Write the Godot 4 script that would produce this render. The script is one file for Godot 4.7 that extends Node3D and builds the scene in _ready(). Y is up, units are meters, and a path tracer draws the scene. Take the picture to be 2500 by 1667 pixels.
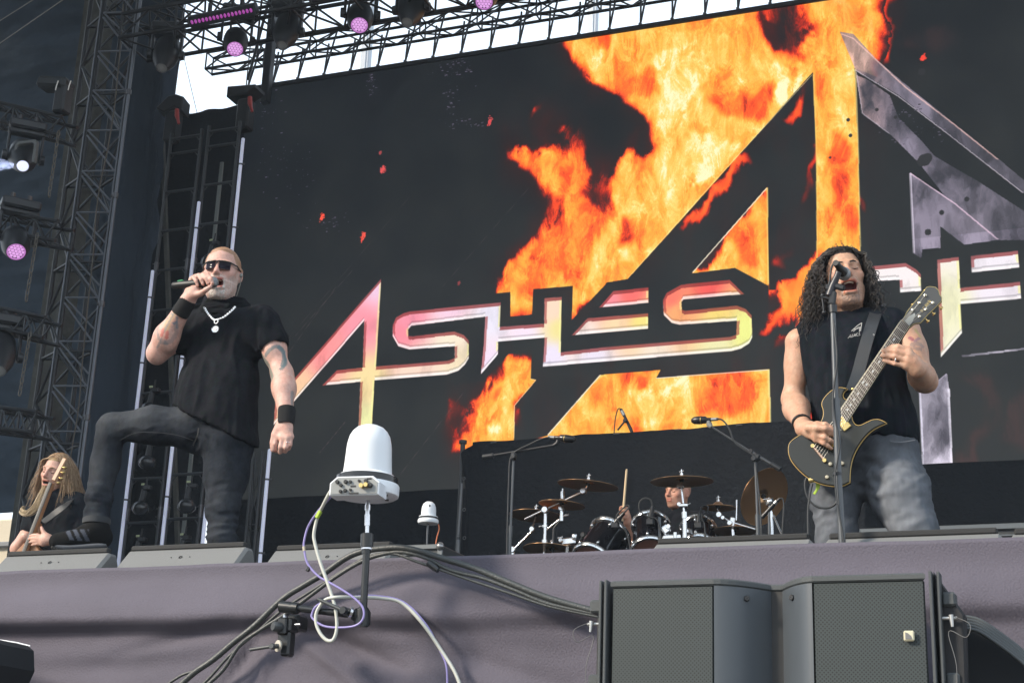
extends Node3D

# ------------------------------------------------------------------ camera maths
const FPX := 3794.0
const EYE := Vector3(0.0, 1.5, 0.0)
const ROWX := Vector3(0.93214459, 0.08002756, 0.35313178)
const ROWY := Vector3(0.03713471, 0.94899822, -0.31308689)
const ROWZ := Vector3(-0.36017701, 0.3049557, 0.88163175)
const FLOOR := 2.35          # stage floor
const ZEDGE := -4.3          # stage front
const ZSCR := -16.0          # video wall

func ray(px: float, py: float) -> Vector3:
	var c := Vector3(px - 1250.0, 833.5 - py, -FPX)
	return Vector3(ROWX.dot(c), ROWY.dot(c), ROWZ.dot(c))

# where the ray through a pixel meets the plane at depth z
func P(px: float, py: float, z: float) -> Vector3:
	var d := ray(px, py)
	return EYE + d * (z / d.z)

# metres per photo pixel there
func mpp(px: float, py: float, z: float) -> float:
	return z / ray(px, py).z

func PL(a: Array, z: float) -> Array:
	var r := []
	for q in a:
		r.append(P(q[0], q[1], z + (q[2] if q.size() > 2 else 0.0)))
	return r

# ------------------------------------------------------------------ mesh builder
class MB:
	var v := PackedVector3Array()
	var n := PackedVector3Array()
	var c := PackedColorArray()
	var u := PackedVector2Array()
	var ix := PackedInt32Array()
	var col := Color(1, 1, 1)
	func vert(p: Vector3, nn: Vector3, t := Vector2.ZERO) -> int:
		v.append(p); n.append(nn); c.append(col); u.append(t)
		return v.size() - 1
	func tri(a: int, b: int, d: int):
		var g := (v[b] - v[a]).cross(v[d] - v[a])
		if g.dot(n[a] + n[b] + n[d]) > 0.0:
			ix.append(a); ix.append(d); ix.append(b)
		else:
			ix.append(a); ix.append(b); ix.append(d)
	func quad(a: int, b: int, d: int, e: int):
		tri(a, b, d); tri(a, d, e)
	func face(pts: Array, hint: Vector3):
		var g: Vector3 = (pts[1] - pts[0]).cross(pts[2] - pts[0]).normalized()
		if g.dot(hint) < 0.0: g = -g
		var k := []
		for p in pts: k.append(vert(p, g))
		for i in range(1, k.size() - 1): tri(k[0], k[i], k[i + 1])
	func box(ce: Vector3, s: Vector3, b := Basis.IDENTITY, bev := 0.0):
		var hx := s.x * 0.5; var hy := s.y * 0.5; var hz := s.z * 0.5
		bev = minf(bev, minf(hx, minf(hy, hz)) * 0.9)
		var f := func(x, y, z): return ce + b * Vector3(x, y, z)
		var ux := hx - bev; var uy := hy - bev; var uz := hz - bev
		for sg in [-1.0, 1.0]:
			face([f.call(sg * hx, -uy, -uz), f.call(sg * hx, uy, -uz), f.call(sg * hx, uy, uz), f.call(sg * hx, -uy, uz)], b * Vector3(sg, 0, 0))
			face([f.call(-ux, sg * hy, -uz), f.call(ux, sg * hy, -uz), f.call(ux, sg * hy, uz), f.call(-ux, sg * hy, uz)], b * Vector3(0, sg, 0))
			face([f.call(-ux, -uy, sg * hz), f.call(ux, -uy, sg * hz), f.call(ux, uy, sg * hz), f.call(-ux, uy, sg * hz)], b * Vector3(0, 0, sg))
		if bev <= 0.0: return
		for sa in [-1.0, 1.0]:
			for sb in [-1.0, 1.0]:
				face([f.call(sa * hx, sb * uy, -uz), f.call(sa * ux, sb * hy, -uz), f.call(sa * ux, sb * hy, uz), f.call(sa * hx, sb * uy, uz)], b * Vector3(sa, sb, 0))
				face([f.call(sa * hx, -uy, sb * uz), f.call(sa * ux, -uy, sb * hz), f.call(sa * ux, uy, sb * hz), f.call(sa * hx, uy, sb * uz)], b * Vector3(sa, 0, sb))
				face([f.call(-ux, sa * hy, sb * uz), f.call(-ux, sa * uy, sb * hz), f.call(ux, sa * uy, sb * hz), f.call(ux, sa * hy, sb * uz)], b * Vector3(0, sa, sb))
				for sc in [-1.0, 1.0]:
					face([f.call(sa * hx, sb * uy, sc * uz), f.call(sa * ux, sb * hy, sc * uz), f.call(sa * ux, sb * uy, sc * hz)], b * Vector3(sa, sb, sc))
	# tube through points; r a number or an array
	func tube(pts: Array, r, seg := 8, caps := true):
		var m := pts.size()
		var t0: Vector3 = (pts[1] - pts[0]).normalized()
		var up := Vector3(0, 1, 0) if absf(t0.y) < 0.9 else Vector3(1, 0, 0)
		var side := t0.cross(up).normalized()
		var prev := []
		for i in m:
			var t: Vector3 = (pts[mini(i + 1, m - 1)] - pts[maxi(i - 1, 0)]).normalized()
			side = (side - t * side.dot(t)).normalized()
			var s2 := t.cross(side)
			var rr: float = r[i] if r is Array else r
			var ring := []
			for k in seg:
				var a := TAU * k / seg
				var nn := side * cos(a) + s2 * sin(a)
				ring.append(vert(pts[i] + nn * rr, nn, Vector2(float(k) / seg, i)))
			if i > 0:
				for k in seg:
					quad(prev[k], prev[(k + 1) % seg], ring[(k + 1) % seg], ring[k])
			if caps and (i == 0 or i == m - 1):
				var nn := -t if i == 0 else t
				var cc := vert(pts[i], nn)
				var rim := []
				for k in seg: rim.append(vert(v[ring[k]], nn))
				for k in seg: tri(cc, rim[k], rim[(k + 1) % seg])
			prev = ring
	func rod(a: Vector3, b: Vector3, r: float, seg := 6): tube([a, b], r, seg)
	# profile of (radius, height) pairs turned about the y axis of xf
	func lathe(prof: Array, xf: Transform3D, seg := 24, smooth := true):
		var m := prof.size()
		for i in range(m - 1):
			var a: Vector2 = prof[i]; var b: Vector2 = prof[i + 1]
			var e := (b - a).normalized()
			var na := Vector2(e.y, -e.x); var nb := na
			if smooth and i > 0:
				var e0: Vector2 = (a - prof[i - 1]).normalized()
				if e0.dot(e) > 0.75: na = (na + Vector2(e0.y, -e0.x)).normalized()
			if smooth and i < m - 2:
				var e1: Vector2 = (prof[i + 2] - b).normalized()
				if e1.dot(e) > 0.75: nb = (nb + Vector2(e1.y, -e1.x)).normalized()
			var pa := -1; var pb := -1
			for k in seg + 1:
				var an := TAU * k / seg
				var cs := cos(an); var sn := sin(an)
				var qa := vert(xf * Vector3(a.x * cs, a.y, a.x * sn), (xf.basis * Vector3(na.x * cs, na.y, na.x * sn)).normalized(), Vector2(float(k) / seg, a.y))
				var qb := vert(xf * Vector3(b.x * cs, b.y, b.x * sn), (xf.basis * Vector3(nb.x * cs, nb.y, nb.x * sn)).normalized(), Vector2(float(k) / seg, b.y))
				if k > 0: quad(pa, qa, qb, pb)
				pa = qa; pb = qb
	func ball(ce: Vector3, r: Vector3, b := Basis.IDENTITY, seg := 14):
		var prof := []
		for i in seg / 2 + 1:
			var a := -PI / 2 + PI * i / (seg / 2)
			prof.append(Vector2(maxf(cos(a), 0.0005), sin(a)))
		lathe(prof, Transform3D(b * Basis.from_scale(r), ce), seg)
	# polygon (x, y of xf) extruded along z of xf from -d/2 to d/2, edges chamfered by bev
	func prism(poly: PackedVector2Array, xf: Transform3D, d: float, bev := 0.0, soft := false):
		var m := poly.size()
		var area := 0.0
		for i in m: area += poly[i].cross(poly[(i + 1) % m])
		if area < 0.0: poly.reverse()
		var nr := PackedVector2Array()
		for i in m:
			var e := (poly[(i + 1) % m] - poly[i]).normalized()
			nr.append(Vector2(e.y, -e.x))
		var inn := PackedVector2Array()
		for i in m:
			var q := nr[(i + m - 1) % m] + nr[i]
			inn.append(poly[i] - q / maxf(0.4, 1.0 + nr[(i + m - 1) % m].dot(nr[i])) * bev)
		var tr := Geometry2D.triangulate_polygon(inn)
		if tr.is_empty():
			inn = poly.duplicate()
			bev = 0.0
			tr = Geometry2D.triangulate_polygon(inn)
			if tr.is_empty(): print("polygon crosses itself")
		for sg in [-1.0, 1.0]:
			var nn := (xf.basis * Vector3(0, 0, sg)).normalized()
			var base := v.size()
			for q in inn: vert(xf * Vector3(q.x, q.y, sg * d * 0.5), nn, q)
			for i in range(0, tr.size(), 3): tri(base + tr[i], base + tr[i + 1], base + tr[i + 2])
			if bev > 0.0:
				for i in m:
					var j := (i + 1) % m
					var h: Vector3 = xf.basis * Vector3(nr[i].x, nr[i].y, sg)
					face([xf * Vector3(inn[i].x, inn[i].y, sg * d * 0.5), xf * Vector3(inn[j].x, inn[j].y, sg * d * 0.5), xf * Vector3(poly[j].x, poly[j].y, sg * (d * 0.5 - bev)), xf * Vector3(poly[i].x, poly[i].y, sg * (d * 0.5 - bev))], h)
		var hz := d * 0.5 - bev
		for i in m:
			var j := (i + 1) % m
			var n1 := nr[i]; var n2 := nr[i]
			if soft:
				if nr[(i + m - 1) % m].dot(nr[i]) > 0.6: n1 = (nr[(i + m - 1) % m] + nr[i]).normalized()
				if nr[j].dot(nr[i]) > 0.6: n2 = (nr[j] + nr[i]).normalized()
			var w1 := (xf.basis * Vector3(n1.x, n1.y, 0)).normalized()
			var w2 := (xf.basis * Vector3(n2.x, n2.y, 0)).normalized()
			quad(vert(xf * Vector3(poly[i].x, poly[i].y, -hz), w1), vert(xf * Vector3(poly[j].x, poly[j].y, -hz), w2), vert(xf * Vector3(poly[j].x, poly[j].y, hz), w2), vert(xf * Vector3(poly[i].x, poly[i].y, hz), w1))
	# grid sheet; fn(i, j) gives the point
	func sheet(nu: int, nv: int, fn: Callable, hint: Vector3):
		var pts := PackedVector3Array()
		for j in nv + 1:
			for i in nu + 1: pts.append(fn.call(float(i) / nu, float(j) / nv))
		var w := nu + 1
		var base := v.size()
		for j in nv + 1:
			for i in nu + 1:
				var dx := pts[j * w + mini(i + 1, nu)] - pts[j * w + maxi(i - 1, 0)]
				var dy := pts[mini(j + 1, nv) * w + i] - pts[maxi(j - 1, 0) * w + i]
				var nn := dx.cross(dy).normalized()
				if nn.dot(hint) < 0.0: nn = -nn
				vert(pts[j * w + i], nn, Vector2(float(i) / nu, float(j) / nv))
		for j in nv:
			for i in nu:
				quad(base + j * w + i, base + j * w + i + 1, base + (j + 1) * w + i + 1, base + (j + 1) * w + i)
	func mesh(off := Vector3.ZERO) -> ArrayMesh:
		var a := []
		a.resize(Mesh.ARRAY_MAX)
		var vv := v
		if off != Vector3.ZERO:
			vv = PackedVector3Array()
			for p in v: vv.append(p - off)
		a[Mesh.ARRAY_VERTEX] = vv; a[Mesh.ARRAY_NORMAL] = n; a[Mesh.ARRAY_COLOR] = c
		a[Mesh.ARRAY_TEX_UV] = u; a[Mesh.ARRAY_INDEX] = ix
		var am := ArrayMesh.new()
		am.add_surface_from_arrays(Mesh.PRIMITIVE_TRIANGLES, a)
		return am

# ------------------------------------------------------------------ distance field, meshed as surface nets
class SDF:
	var o: Vector3
	var h: float
	var nx: int
	var ny: int
	var nz: int
	var d := PackedFloat32Array()
	func _init(lo: Vector3, hi: Vector3, cell: float):
		o = lo; h = cell
		nx = int((hi.x - lo.x) / cell) + 2; ny = int((hi.y - lo.y) / cell) + 2; nz = int((hi.z - lo.z) / cell) + 2
		d.resize(nx * ny * nz); d.fill(1.0)
	func put(i: int, dd: float, k: float, sub: bool):
		var a := d[i]
		if sub:
			dd = -dd
			var w := maxf(k - absf(a - dd), 0.0) / k
			d[i] = maxf(a, dd) + w * w * k * 0.25
		else:
			var w := maxf(k - absf(a - dd), 0.0) / k
			d[i] = minf(a, dd) - w * w * k * 0.25
	# tapered capsule; fd and fs flatten it along a direction
	func cap(a: Vector3, b: Vector3, ra: float, rb: float, k := 0.02, sub := false, fd := Vector3.ZERO, fs := 1.0):
		var m := maxf(ra, rb) * maxf(1.0, fs) + k + 2.0 * h
		var lo := ((a.min(b) - Vector3(m, m, m)) - o) / h
		var hi := ((a.max(b) + Vector3(m, m, m)) - o) / h
		var x0 := maxi(0, int(lo.x)); var y0 := maxi(0, int(lo.y)); var z0 := maxi(0, int(lo.z))
		var x1 := mini(nx - 1, int(hi.x) + 1); var y1 := mini(ny - 1, int(hi.y) + 1); var z1 := mini(nz - 1, int(hi.z) + 1)
		var flat := fs != 1.0
		var g := 1.0 / fs - 1.0
		var ab := b - a
		if flat: ab += fd * (ab.dot(fd) * g)
		var inv := 1.0 / maxf(ab.length_squared(), 1e-9)
		var dr := rb - ra
		for z in range(z0, z1 + 1):
			for y in range(y0, y1 + 1):
				var i := (z * ny + y) * nx + x0
				var q := o + Vector3(x0, y, z) * h - a
				for x in range(x0, x1 + 1):
					var s := q
					if flat: s += fd * (q.dot(fd) * g)
					var t := clampf(s.dot(ab) * inv, 0.0, 1.0)
					var dd := (s - ab * t).length() - (ra + t * dr)
					if dd < m: put(i, dd, k, sub)
					i += 1
					q.x += h
	func chain(pts: Array, rs: Array, k := 0.02, fd := Vector3.ZERO, fs := 1.0):
		for i in pts.size() - 1: cap(pts[i], pts[i + 1], rs[i], rs[i + 1], k, false, fd, fs)
	func ell(ce: Vector3, r: Vector3, k := 0.02, sub := false, b := Basis.IDENTITY):
		var m := maxf(r.x, maxf(r.y, r.z)) + k + 2.0 * h
		var lo := (ce - Vector3(m, m, m) - o) / h
		var hi := (ce + Vector3(m, m, m) - o) / h
		var x0 := maxi(0, int(lo.x)); var y0 := maxi(0, int(lo.y)); var z0 := maxi(0, int(lo.z))
		var x1 := mini(nx - 1, int(hi.x) + 1); var y1 := mini(ny - 1, int(hi.y) + 1); var z1 := mini(nz - 1, int(hi.z) + 1)
		var ir := Vector3(1.0 / r.x, 1.0 / r.y, 1.0 / r.z)
		var bt := b.transposed()
		var mn := minf(r.x, minf(r.y, r.z))
		for z in range(z0, z1 + 1):
			for y in range(y0, y1 + 1):
				var i := (z * ny + y) * nx + x0
				for x in range(x0, x1 + 1):
					var s := (bt * (o + Vector3(x, y, z) * h - ce)) * ir
					var k0 := s.length()
					var k1 := (s * ir).length()
					var dd := k0 * (k0 - 1.0) / k1 if k1 > 1e-6 else -mn
					put(i, dd, k, sub)
					i += 1
	# first surface point on the ray from eye through p
	func hit(eye: Vector3, p: Vector3) -> Vector3:
		var dr := (p - eye).normalized()
		var q := p - dr * 0.25
		for s in 140:
			var c := (q - o) / h
			if c.x >= 0 and c.y >= 0 and c.z >= 0 and c.x < nx - 1 and c.y < ny - 1 and c.z < nz - 1:
				if d[(int(c.z + 0.5) * ny + int(c.y + 0.5)) * nx + int(c.x + 0.5)] < 0.0: return q
			q += dr * 0.003
		return p
	# keep only the side of the plane that n points away from
	func cut(p: Vector3, n: Vector3, k := 0.004, rad := 0.0):
		var i := 0
		for z in nz:
			for y in ny:
				var dd := (o + Vector3(0, y, z) * h - p).dot(n)
				for x in nx:
					if d[i] < 0.5 and (rad <= 0.0 or (o + Vector3(x, y, z) * h).distance_squared_to(p) < rad * rad): put(i, -dd, k, true)
					dd += n.x * h
					i += 1
	func mesh(mb: MB, colfn: Callable, disp = null, xf := Transform3D.IDENTITY, relax := 1):
		var id := PackedInt32Array()
		id.resize(d.size()); id.fill(-1)
		var vs := PackedVector3Array()
		var cells := PackedInt32Array()
		var sxy := nx * ny
		var lim := 4.0 * h
		var off := [0, 1, nx, nx + 1, sxy, sxy + 1, sxy + nx, sxy + nx + 1]
		var ed := [[0, 1], [2, 3], [4, 5], [6, 7], [0, 2], [1, 3], [4, 6], [5, 7], [0, 4], [1, 5], [2, 6], [3, 7]]
		var cp := []
		for k in 8: cp.append(Vector3(k & 1, (k >> 1) & 1, (k >> 2) & 1))
		for z in nz - 1:
			for y in ny - 1:
				var i := (z * ny + y) * nx
				for x in nx - 1:
					var d0 := d[i]
					if d0 > lim or d0 < -lim:
						i += 1
						continue
					var neg := 0
					for k in 8:
						if d[i + off[k]] < 0.0: neg += 1
					if neg == 0 or neg == 8:
						i += 1
						continue
					var s := Vector3.ZERO
					var m := 0
					for e in ed:
						var da := d[i + off[e[0]]]
						var db := d[i + off[e[1]]]
						if (da < 0.0) != (db < 0.0):
							s += (cp[e[0]] as Vector3).lerp(cp[e[1]], da / (da - db))
							m += 1
					id[i] = vs.size()
					vs.append(o + (Vector3(x, y, z) + s / m) * h)
					cells.append(i)
					i += 1
		var tris := PackedInt32Array()
		for i in cells:
			var a := d[i] < 0.0
			for ax in 3:
				var st: int = [1, nx, sxy][ax]
				if (d[i + st] < 0.0) == a: continue
				var s1: int = [nx, sxy, 1][ax]
				var s2: int = [sxy, 1, nx][ax]
				if i - s1 - s2 < 0: continue
				var q0 := id[i - s1 - s2]; var q1 := id[i - s2]; var q2 := id[i]; var q3 := id[i - s1]
				if q0 < 0 or q1 < 0 or q2 < 0 or q3 < 0: continue
				if a: tris.append_array(PackedInt32Array([q0, q2, q1, q0, q3, q2]))
				else: tris.append_array(PackedInt32Array([q0, q1, q2, q0, q2, q3]))
		for r in relax:
			var sm := PackedVector3Array(); sm.resize(vs.size())
			var ct := PackedInt32Array(); ct.resize(vs.size())
			for t in range(0, tris.size(), 3):
				var a := tris[t]; var b := tris[t + 1]; var e := tris[t + 2]
				sm[a] += vs[b] + vs[e]; sm[b] += vs[a] + vs[e]; sm[e] += vs[a] + vs[b]
				ct[a] += 2; ct[b] += 2; ct[e] += 2
			for i in vs.size():
				if ct[i] > 0: vs[i] = vs[i].lerp(sm[i] / ct[i], 0.5)
		var ns := norms(vs, tris)
		if disp != null:
			for i in vs.size(): vs[i] += ns[i] * float(disp.call(vs[i], ns[i]))
			ns = norms(vs, tris)
		var base := mb.v.size()
		for i in vs.size():
			mb.col = colfn.call(vs[i])
			mb.vert(xf * vs[i], (xf.basis * ns[i]).normalized(), Vector2(vs[i].x, vs[i].y))
		mb.col = Color(1, 1, 1)
		for t in tris: mb.ix.append(base + t)
	func norms(vs: PackedVector3Array, tris: PackedInt32Array) -> PackedVector3Array:
		var ns := PackedVector3Array(); ns.resize(vs.size())
		for t in range(0, tris.size(), 3):
			var a := tris[t]; var b := tris[t + 1]; var e := tris[t + 2]
			var g := (vs[e] - vs[a]).cross(vs[b] - vs[a])
			ns[a] += g; ns[b] += g; ns[e] += g
		for i in ns.size(): ns[i] = ns[i].normalized()
		return ns

# ------------------------------------------------------------------ scene helpers
var names := {}
func numbered(s: String) -> String:
	if not names.has(s):
		names[s] = 0
		return s
	names[s] += 1
	return "%s_%03d" % [s, names[s]]

func tag(o: Node, label: String, category: String, group := ""):
	o.set_meta("label", label); o.set_meta("category", category)
	if group != "": o.set_meta("group", group)

func thing(called: String, label: String, category: String, at := Vector3.ZERO, group := "") -> Node3D:
	var o := Node3D.new()
	o.name = numbered(called)
	add_child(o)
	o.position = at
	tag(o, label, category, group)
	return o

func org(o: Node) -> Vector3:
	var s := Vector3.ZERO
	while o != self:
		s += (o as Node3D).position
		o = o.get_parent()
	return s

# commit a builder (built in world coordinates) as one part
func obj(called: String, mb: MB, m: Material, parent: Node) -> MeshInstance3D:
	var o := MeshInstance3D.new()
	o.name = called
	o.mesh = mb.mesh(org(parent))
	o.material_override = m
	parent.add_child(o, true)
	return o

# a thing that is a single mesh
func solo(called: String, mb: MB, m: Material, label: String, category: String, at: Vector3, group := "") -> MeshInstance3D:
	var o := MeshInstance3D.new()
	o.name = numbered(called)
	o.mesh = mb.mesh(at)
	o.material_override = m
	add_child(o)
	o.position = at
	tag(o, label, category, group)
	return o

func struct(called: String, mb: MB, m: Material) -> MeshInstance3D:
	var o := MeshInstance3D.new()
	o.name = numbered(called)
	o.mesh = mb.mesh()
	o.material_override = m
	add_child(o)
	o.set_meta("kind", "structure")
	return o

func copy(o: Node3D, xf: Transform3D, label := "") -> Node3D:
	var r := o.duplicate() as Node3D
	r.name = numbered(String(o.name).rstrip("0123456789").trim_suffix("_"))
	add_child(r)
	r.transform = xf
	if label != "": r.set_meta("label", label)
	return r

var mats := {}
# colour given as linear reflectance
func mat(key: String, c := Color(1, 1, 1), rough := 0.6, metal := 0.0) -> StandardMaterial3D:
	if mats.has(key): return mats[key]
	var m := StandardMaterial3D.new()
	m.albedo_color = c.linear_to_srgb()
	m.roughness = rough
	m.metallic = metal
	m.vertex_color_use_as_albedo = false
	mats[key] = m
	return m

func vmat(key: String, rough := 0.6) -> StandardMaterial3D:
	var m := mat(key, Color(1, 1, 1), rough)
	m.vertex_color_use_as_albedo = true
	return m

func noise(seed_: int, freq: float, oct := 4, kind := FastNoiseLite.TYPE_SIMPLEX_SMOOTH) -> FastNoiseLite:
	var n := FastNoiseLite.new()
	n.seed = seed_; n.frequency = freq; n.noise_type = kind
	n.fractal_type = FastNoiseLite.FRACTAL_FBM; n.fractal_octaves = oct
	return n

# give a material fine relief from noise, in triplanar mapping
func relief(m: StandardMaterial3D, seed_: int, freq: float, scale: float, strength: float, oct := 3):
	var im := noise(seed_, freq, oct).get_seamless_image(256, 256)
	im.convert(Image.FORMAT_RGBA8)
	im.bump_map_to_normal_map(6.0)
	m.normal_enabled = true
	m.normal_texture = ImageTexture.create_from_image(im)
	m.normal_scale = strength
	m.uv1_triplanar = true
	m.uv1_world_triplanar = true
	m.uv1_scale = Vector3(scale, scale, scale)

# mottled colour, so that surfaces are not one flat tone
func mottle(m: StandardMaterial3D, seed_: int, freq: float, scale: float, lo: float, hi: float):
	var im := noise(seed_, freq, 5).get_seamless_image(256, 256)
	im.convert(Image.FORMAT_RGB8)
	for y in 256:
		for x in 256:
			var g := lo + (hi - lo) * im.get_pixel(x, y).r
			im.set_pixel(x, y, Color(g, g, g))
	m.albedo_texture = ImageTexture.create_from_image(im)
	m.uv1_triplanar = true
	m.uv1_world_triplanar = true
	m.uv1_scale = Vector3(scale, scale, scale)

func catmull(pts: Array, per := 8) -> Array:
	var r := []
	var m := pts.size()
	for i in m - 1:
		var a: Vector3 = pts[maxi(i - 1, 0)]; var b: Vector3 = pts[i]; var c: Vector3 = pts[i + 1]; var d: Vector3 = pts[mini(i + 2, m - 1)]
		for k in per: r.append(b.cubic_interpolate(c, a, d, float(k) / per))
	r.append(pts[m - 1])
	return r

# axes with y along dir
func along(dir: Vector3, hint := Vector3(0, 0, 1)) -> Basis:
	var y := dir.normalized()
	if absf(hint.dot(y)) > 0.97: hint = Vector3(1, 0, 0)
	var x := y.cross(hint).normalized()
	return Basis(x, y, x.cross(y))

func _ready():
	var t0 := Time.get_ticks_msec()
	# ---- camera
	var cam := Camera3D.new()
	cam.name = "camera"
	add_child(cam)
	cam.transform = Transform3D(Basis(Vector3(ROWX.x, ROWY.x, ROWZ.x), Vector3(ROWX.y, ROWY.y, ROWZ.y), Vector3(ROWX.z, ROWY.z, ROWZ.z)), EYE)
	cam.fov = 2.0 * rad_to_deg(atan(833.5 / FPX))
	cam.near = 0.05
	cam.far = 500.0
	cam.current = true
	# ---- sky and sun
	var we := WorldEnvironment.new()
	we.name = "environment"
	var env := Environment.new()
	env.background_mode = Environment.BG_SKY
	var sky := Sky.new()
	var sm := ProceduralSkyMaterial.new()
	sm.sky_top_color = Color(0.84, 0.91, 0.98)
	sm.sky_horizon_color = Color(0.98, 0.99, 1.0)
	sm.sky_curve = 0.25
	sm.ground_bottom_color = Color(0.2, 0.2, 0.19)
	sm.ground_horizon_color = Color(0.5, 0.52, 0.52)
	sm.sky_energy_multiplier = 1.2
	sky.sky_material = sm
	env.sky = sky
	env.tonemap_mode = Environment.TONE_MAPPER_LINEAR
	env.tonemap_exposure = 1.12
	env.sdfgi_enabled = true
	env.ssao_enabled = true
	env.ssil_enabled = true
	env.fog_enabled = true
	env.fog_density = 0.0014
	env.fog_light_color = Color(0.86, 0.93, 1.0)
	env.volumetric_fog_enabled = true
	env.volumetric_fog_density = 0.0
	we.environment = env
	add_child(we)
	var sun := DirectionalLight3D.new()
	sun.name = "sun"
	sun.light_energy = 1.6
	sun.light_color = Color(1.0, 0.95, 0.88)
	sun.light_angular_distance = 10.0
	sun.shadow_enabled = true
	add_child(sun)
	sun.look_at_from_position(Vector3.ZERO, Vector3(0.78, -0.62, -0.72), Vector3.UP)
	# ---- the place
	build_setting(); print("setting ", Time.get_ticks_msec() - t0)
	build_screen(); print("screen ", Time.get_ticks_msec() - t0)
	build_rig(); print("rig ", Time.get_ticks_msec() - t0)
	build_backline(); print("backline ", Time.get_ticks_msec() - t0)
	build_front(); print("front ", Time.get_ticks_msec() - t0)
	build_people(); print("people ", Time.get_ticks_msec() - t0)

# ------------------------------------------------------------------ setting
func build_setting():
	mat("mic_black", Color(0.012, 0.012, 0.013), 0.3)
	mat("gloss_black", Color(0.02, 0.022, 0.025), 0.18)
	mat("stand_black", Color(0.02, 0.021, 0.023), 0.4, 0.2)
	mat("camera_white", Color(0.72, 0.75, 0.78), 0.35)
	mat("gold", Color(0.75, 0.55, 0.22), 0.25, 0.9)
	var black_cloth := mat("black_cloth", Color(0.0145, 0.0165, 0.02), 0.9)
	relief(black_cloth, 5, 0.03, 1.7, 0.5)
	black_cloth.metallic_specular = 0.15
	var g := MB.new()
	g.box(Vector3(0, -0.05, -10), Vector3(400, 0.1, 400))
	var gm := mat("ground", Color(0.16, 0.14, 0.11), 0.95)
	mottle(gm, 9, 0.02, 0.2, 0.6, 1.0)
	struct("ground", g, gm)
	var s := MB.new()
	s.box(Vector3(-4, FLOOR - 0.06, -13.2), Vector3(26, 0.12, 17.7), Basis.IDENTITY, 0.01)
	struct("stage_floor", s, mat("stage_floor", Color(0.03, 0.03, 0.032), 0.6))
	# stage front cloth with sagging folds: [from pixel, to pixel, width m, depth m]
	var folds := []
	for f in [[[100, 1610], [640, 1580], 0.04, 0.012], [[60, 1640], [520, 1620], 0.035, -0.01],
			[[760, 1535], [1000, 1640], 0.022, -0.024], [[740, 1560], [900, 1680], 0.02, 0.018], [[800, 1530], [1120, 1600], 0.025, 0.016], [[960, 1560], [1400, 1680], 0.03, -0.016], [[1000, 1530], [1400, 1560], 0.03, 0.01],
			[[660, 1540], [560, 1690], 0.022, -0.02], [[690, 1570], [640, 1700], 0.018, 0.015], [[600, 1530], [300, 1600], 0.02, -0.012], [[1050, 1440], [1330, 1470], 0.03, 0.006], [[100, 1430], [700, 1425], 0.03, 0.005], [[1500, 1372], [2500, 1345], 0.03, 0.005], [[2200, 1440], [2500, 1480], 0.05, 0.012], [[1030, 1470], [1180, 1660], 0.04, 0.012], [[300, 1470], [650, 1460], 0.035, -0.006]]:
		folds.append([P(f[0][0], f[0][1], ZEDGE), P(f[1][0], f[1][1], ZEDGE), f[2], f[3]])
	var nz := noise(3, 1.3, 3)
	var xa := -6.5; var xb := 1.6
	var sk := MB.new()
	var fn := func(u, v):
		var x := lerpf(xa, xb, u)
		# v: 0 back on the stage, 0.06 at the edge, then down
		if v < 0.03: return Vector3(x, FLOOR + 0.006 + 0.002 * nz.get_noise_2d(x * 4, 7), ZEDGE - 0.25 * (1.0 - v / 0.03))
		var y: float = FLOOR + 0.006 - (v - 0.03) / 0.97 * (FLOOR if v > 0.999 else lerpf(1.25, 2.3, smoothstep(0.9, 1.0, v)))
		var p := Vector3(x, y, ZEDGE + 0.03)
		var d := 0.0
		for f in folds:
			var a: Vector3 = f[0]; var b: Vector3 = f[1]
			var ab := Vector2(b.x - a.x, b.y - a.y)
			var t := clampf(Vector2(x - a.x, y - a.y).dot(ab) / ab.length_squared(), 0.0, 1.0)
			var q := Vector2(x - a.x, y - a.y) - ab * t
			d += f[3] * exp(-q.length_squared() / (f[2] * f[2])) * (1.0 - 0.7 * absf(2.0 * t - 1.0))
		var xf := 1.0 - 0.55 * smoothstep(-2.6, -1.2, x)
		d += (0.06 * smoothstep(0.0, 0.19, FLOOR - y) - 0.052 * smoothstep(0.18, 0.235, FLOOR - y + 0.012 * nz.get_noise_2d(x * 0.8, 3.0)) + 0.03 * smoothstep(0.26, 0.5, FLOOR - y)) * xf
		d += 0.008 * nz.get_noise_2d(x * 0.5, y * 1.6) + 0.0018 * nz.get_noise_2d(x * 1.6, y * 7.0 + 40) + 0.0012 * nz.get_noise_2d(x * 5.0 + 9.0, y * 14.0)
		d *= smoothstep(0.0, 0.12, FLOOR - y)
		p.y += 0.004 * nz.get_noise_2d(x * 1.1, 90.0) * (1.0 - smoothstep(0.0, 0.1, FLOOR - y))
		return p + Vector3(0, 0, d)
	sk.sheet(420, 110, fn, Vector3(0, 0.2, 1))
	var skm := mat("stage_skirt", Color(0.1, 0.09, 0.116), 0.85)
	relief(skm, 11, 0.35, 9.0, 0.12)
	mottle(skm, 12, 0.006, 0.7, 0.93, 1.0)
	skm.uv1_scale = Vector3(1.5, 1.5, 1.5)
	skm.rim_enabled = true
	skm.rim = 0.15
	solo("stage_skirt", sk, skm, "purple-grey cloth skirt stretched over the stage front", "cloth", Vector3(-2.5, 0, ZEDGE))
	# roof above the stage, out of the picture: shades the back of the stage
	var rf := MB.new()
	rf.box(Vector3(-4, 14.0, -9.5), Vector3(24, 0.15, 11), Basis.IDENTITY, 0.02)
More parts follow.
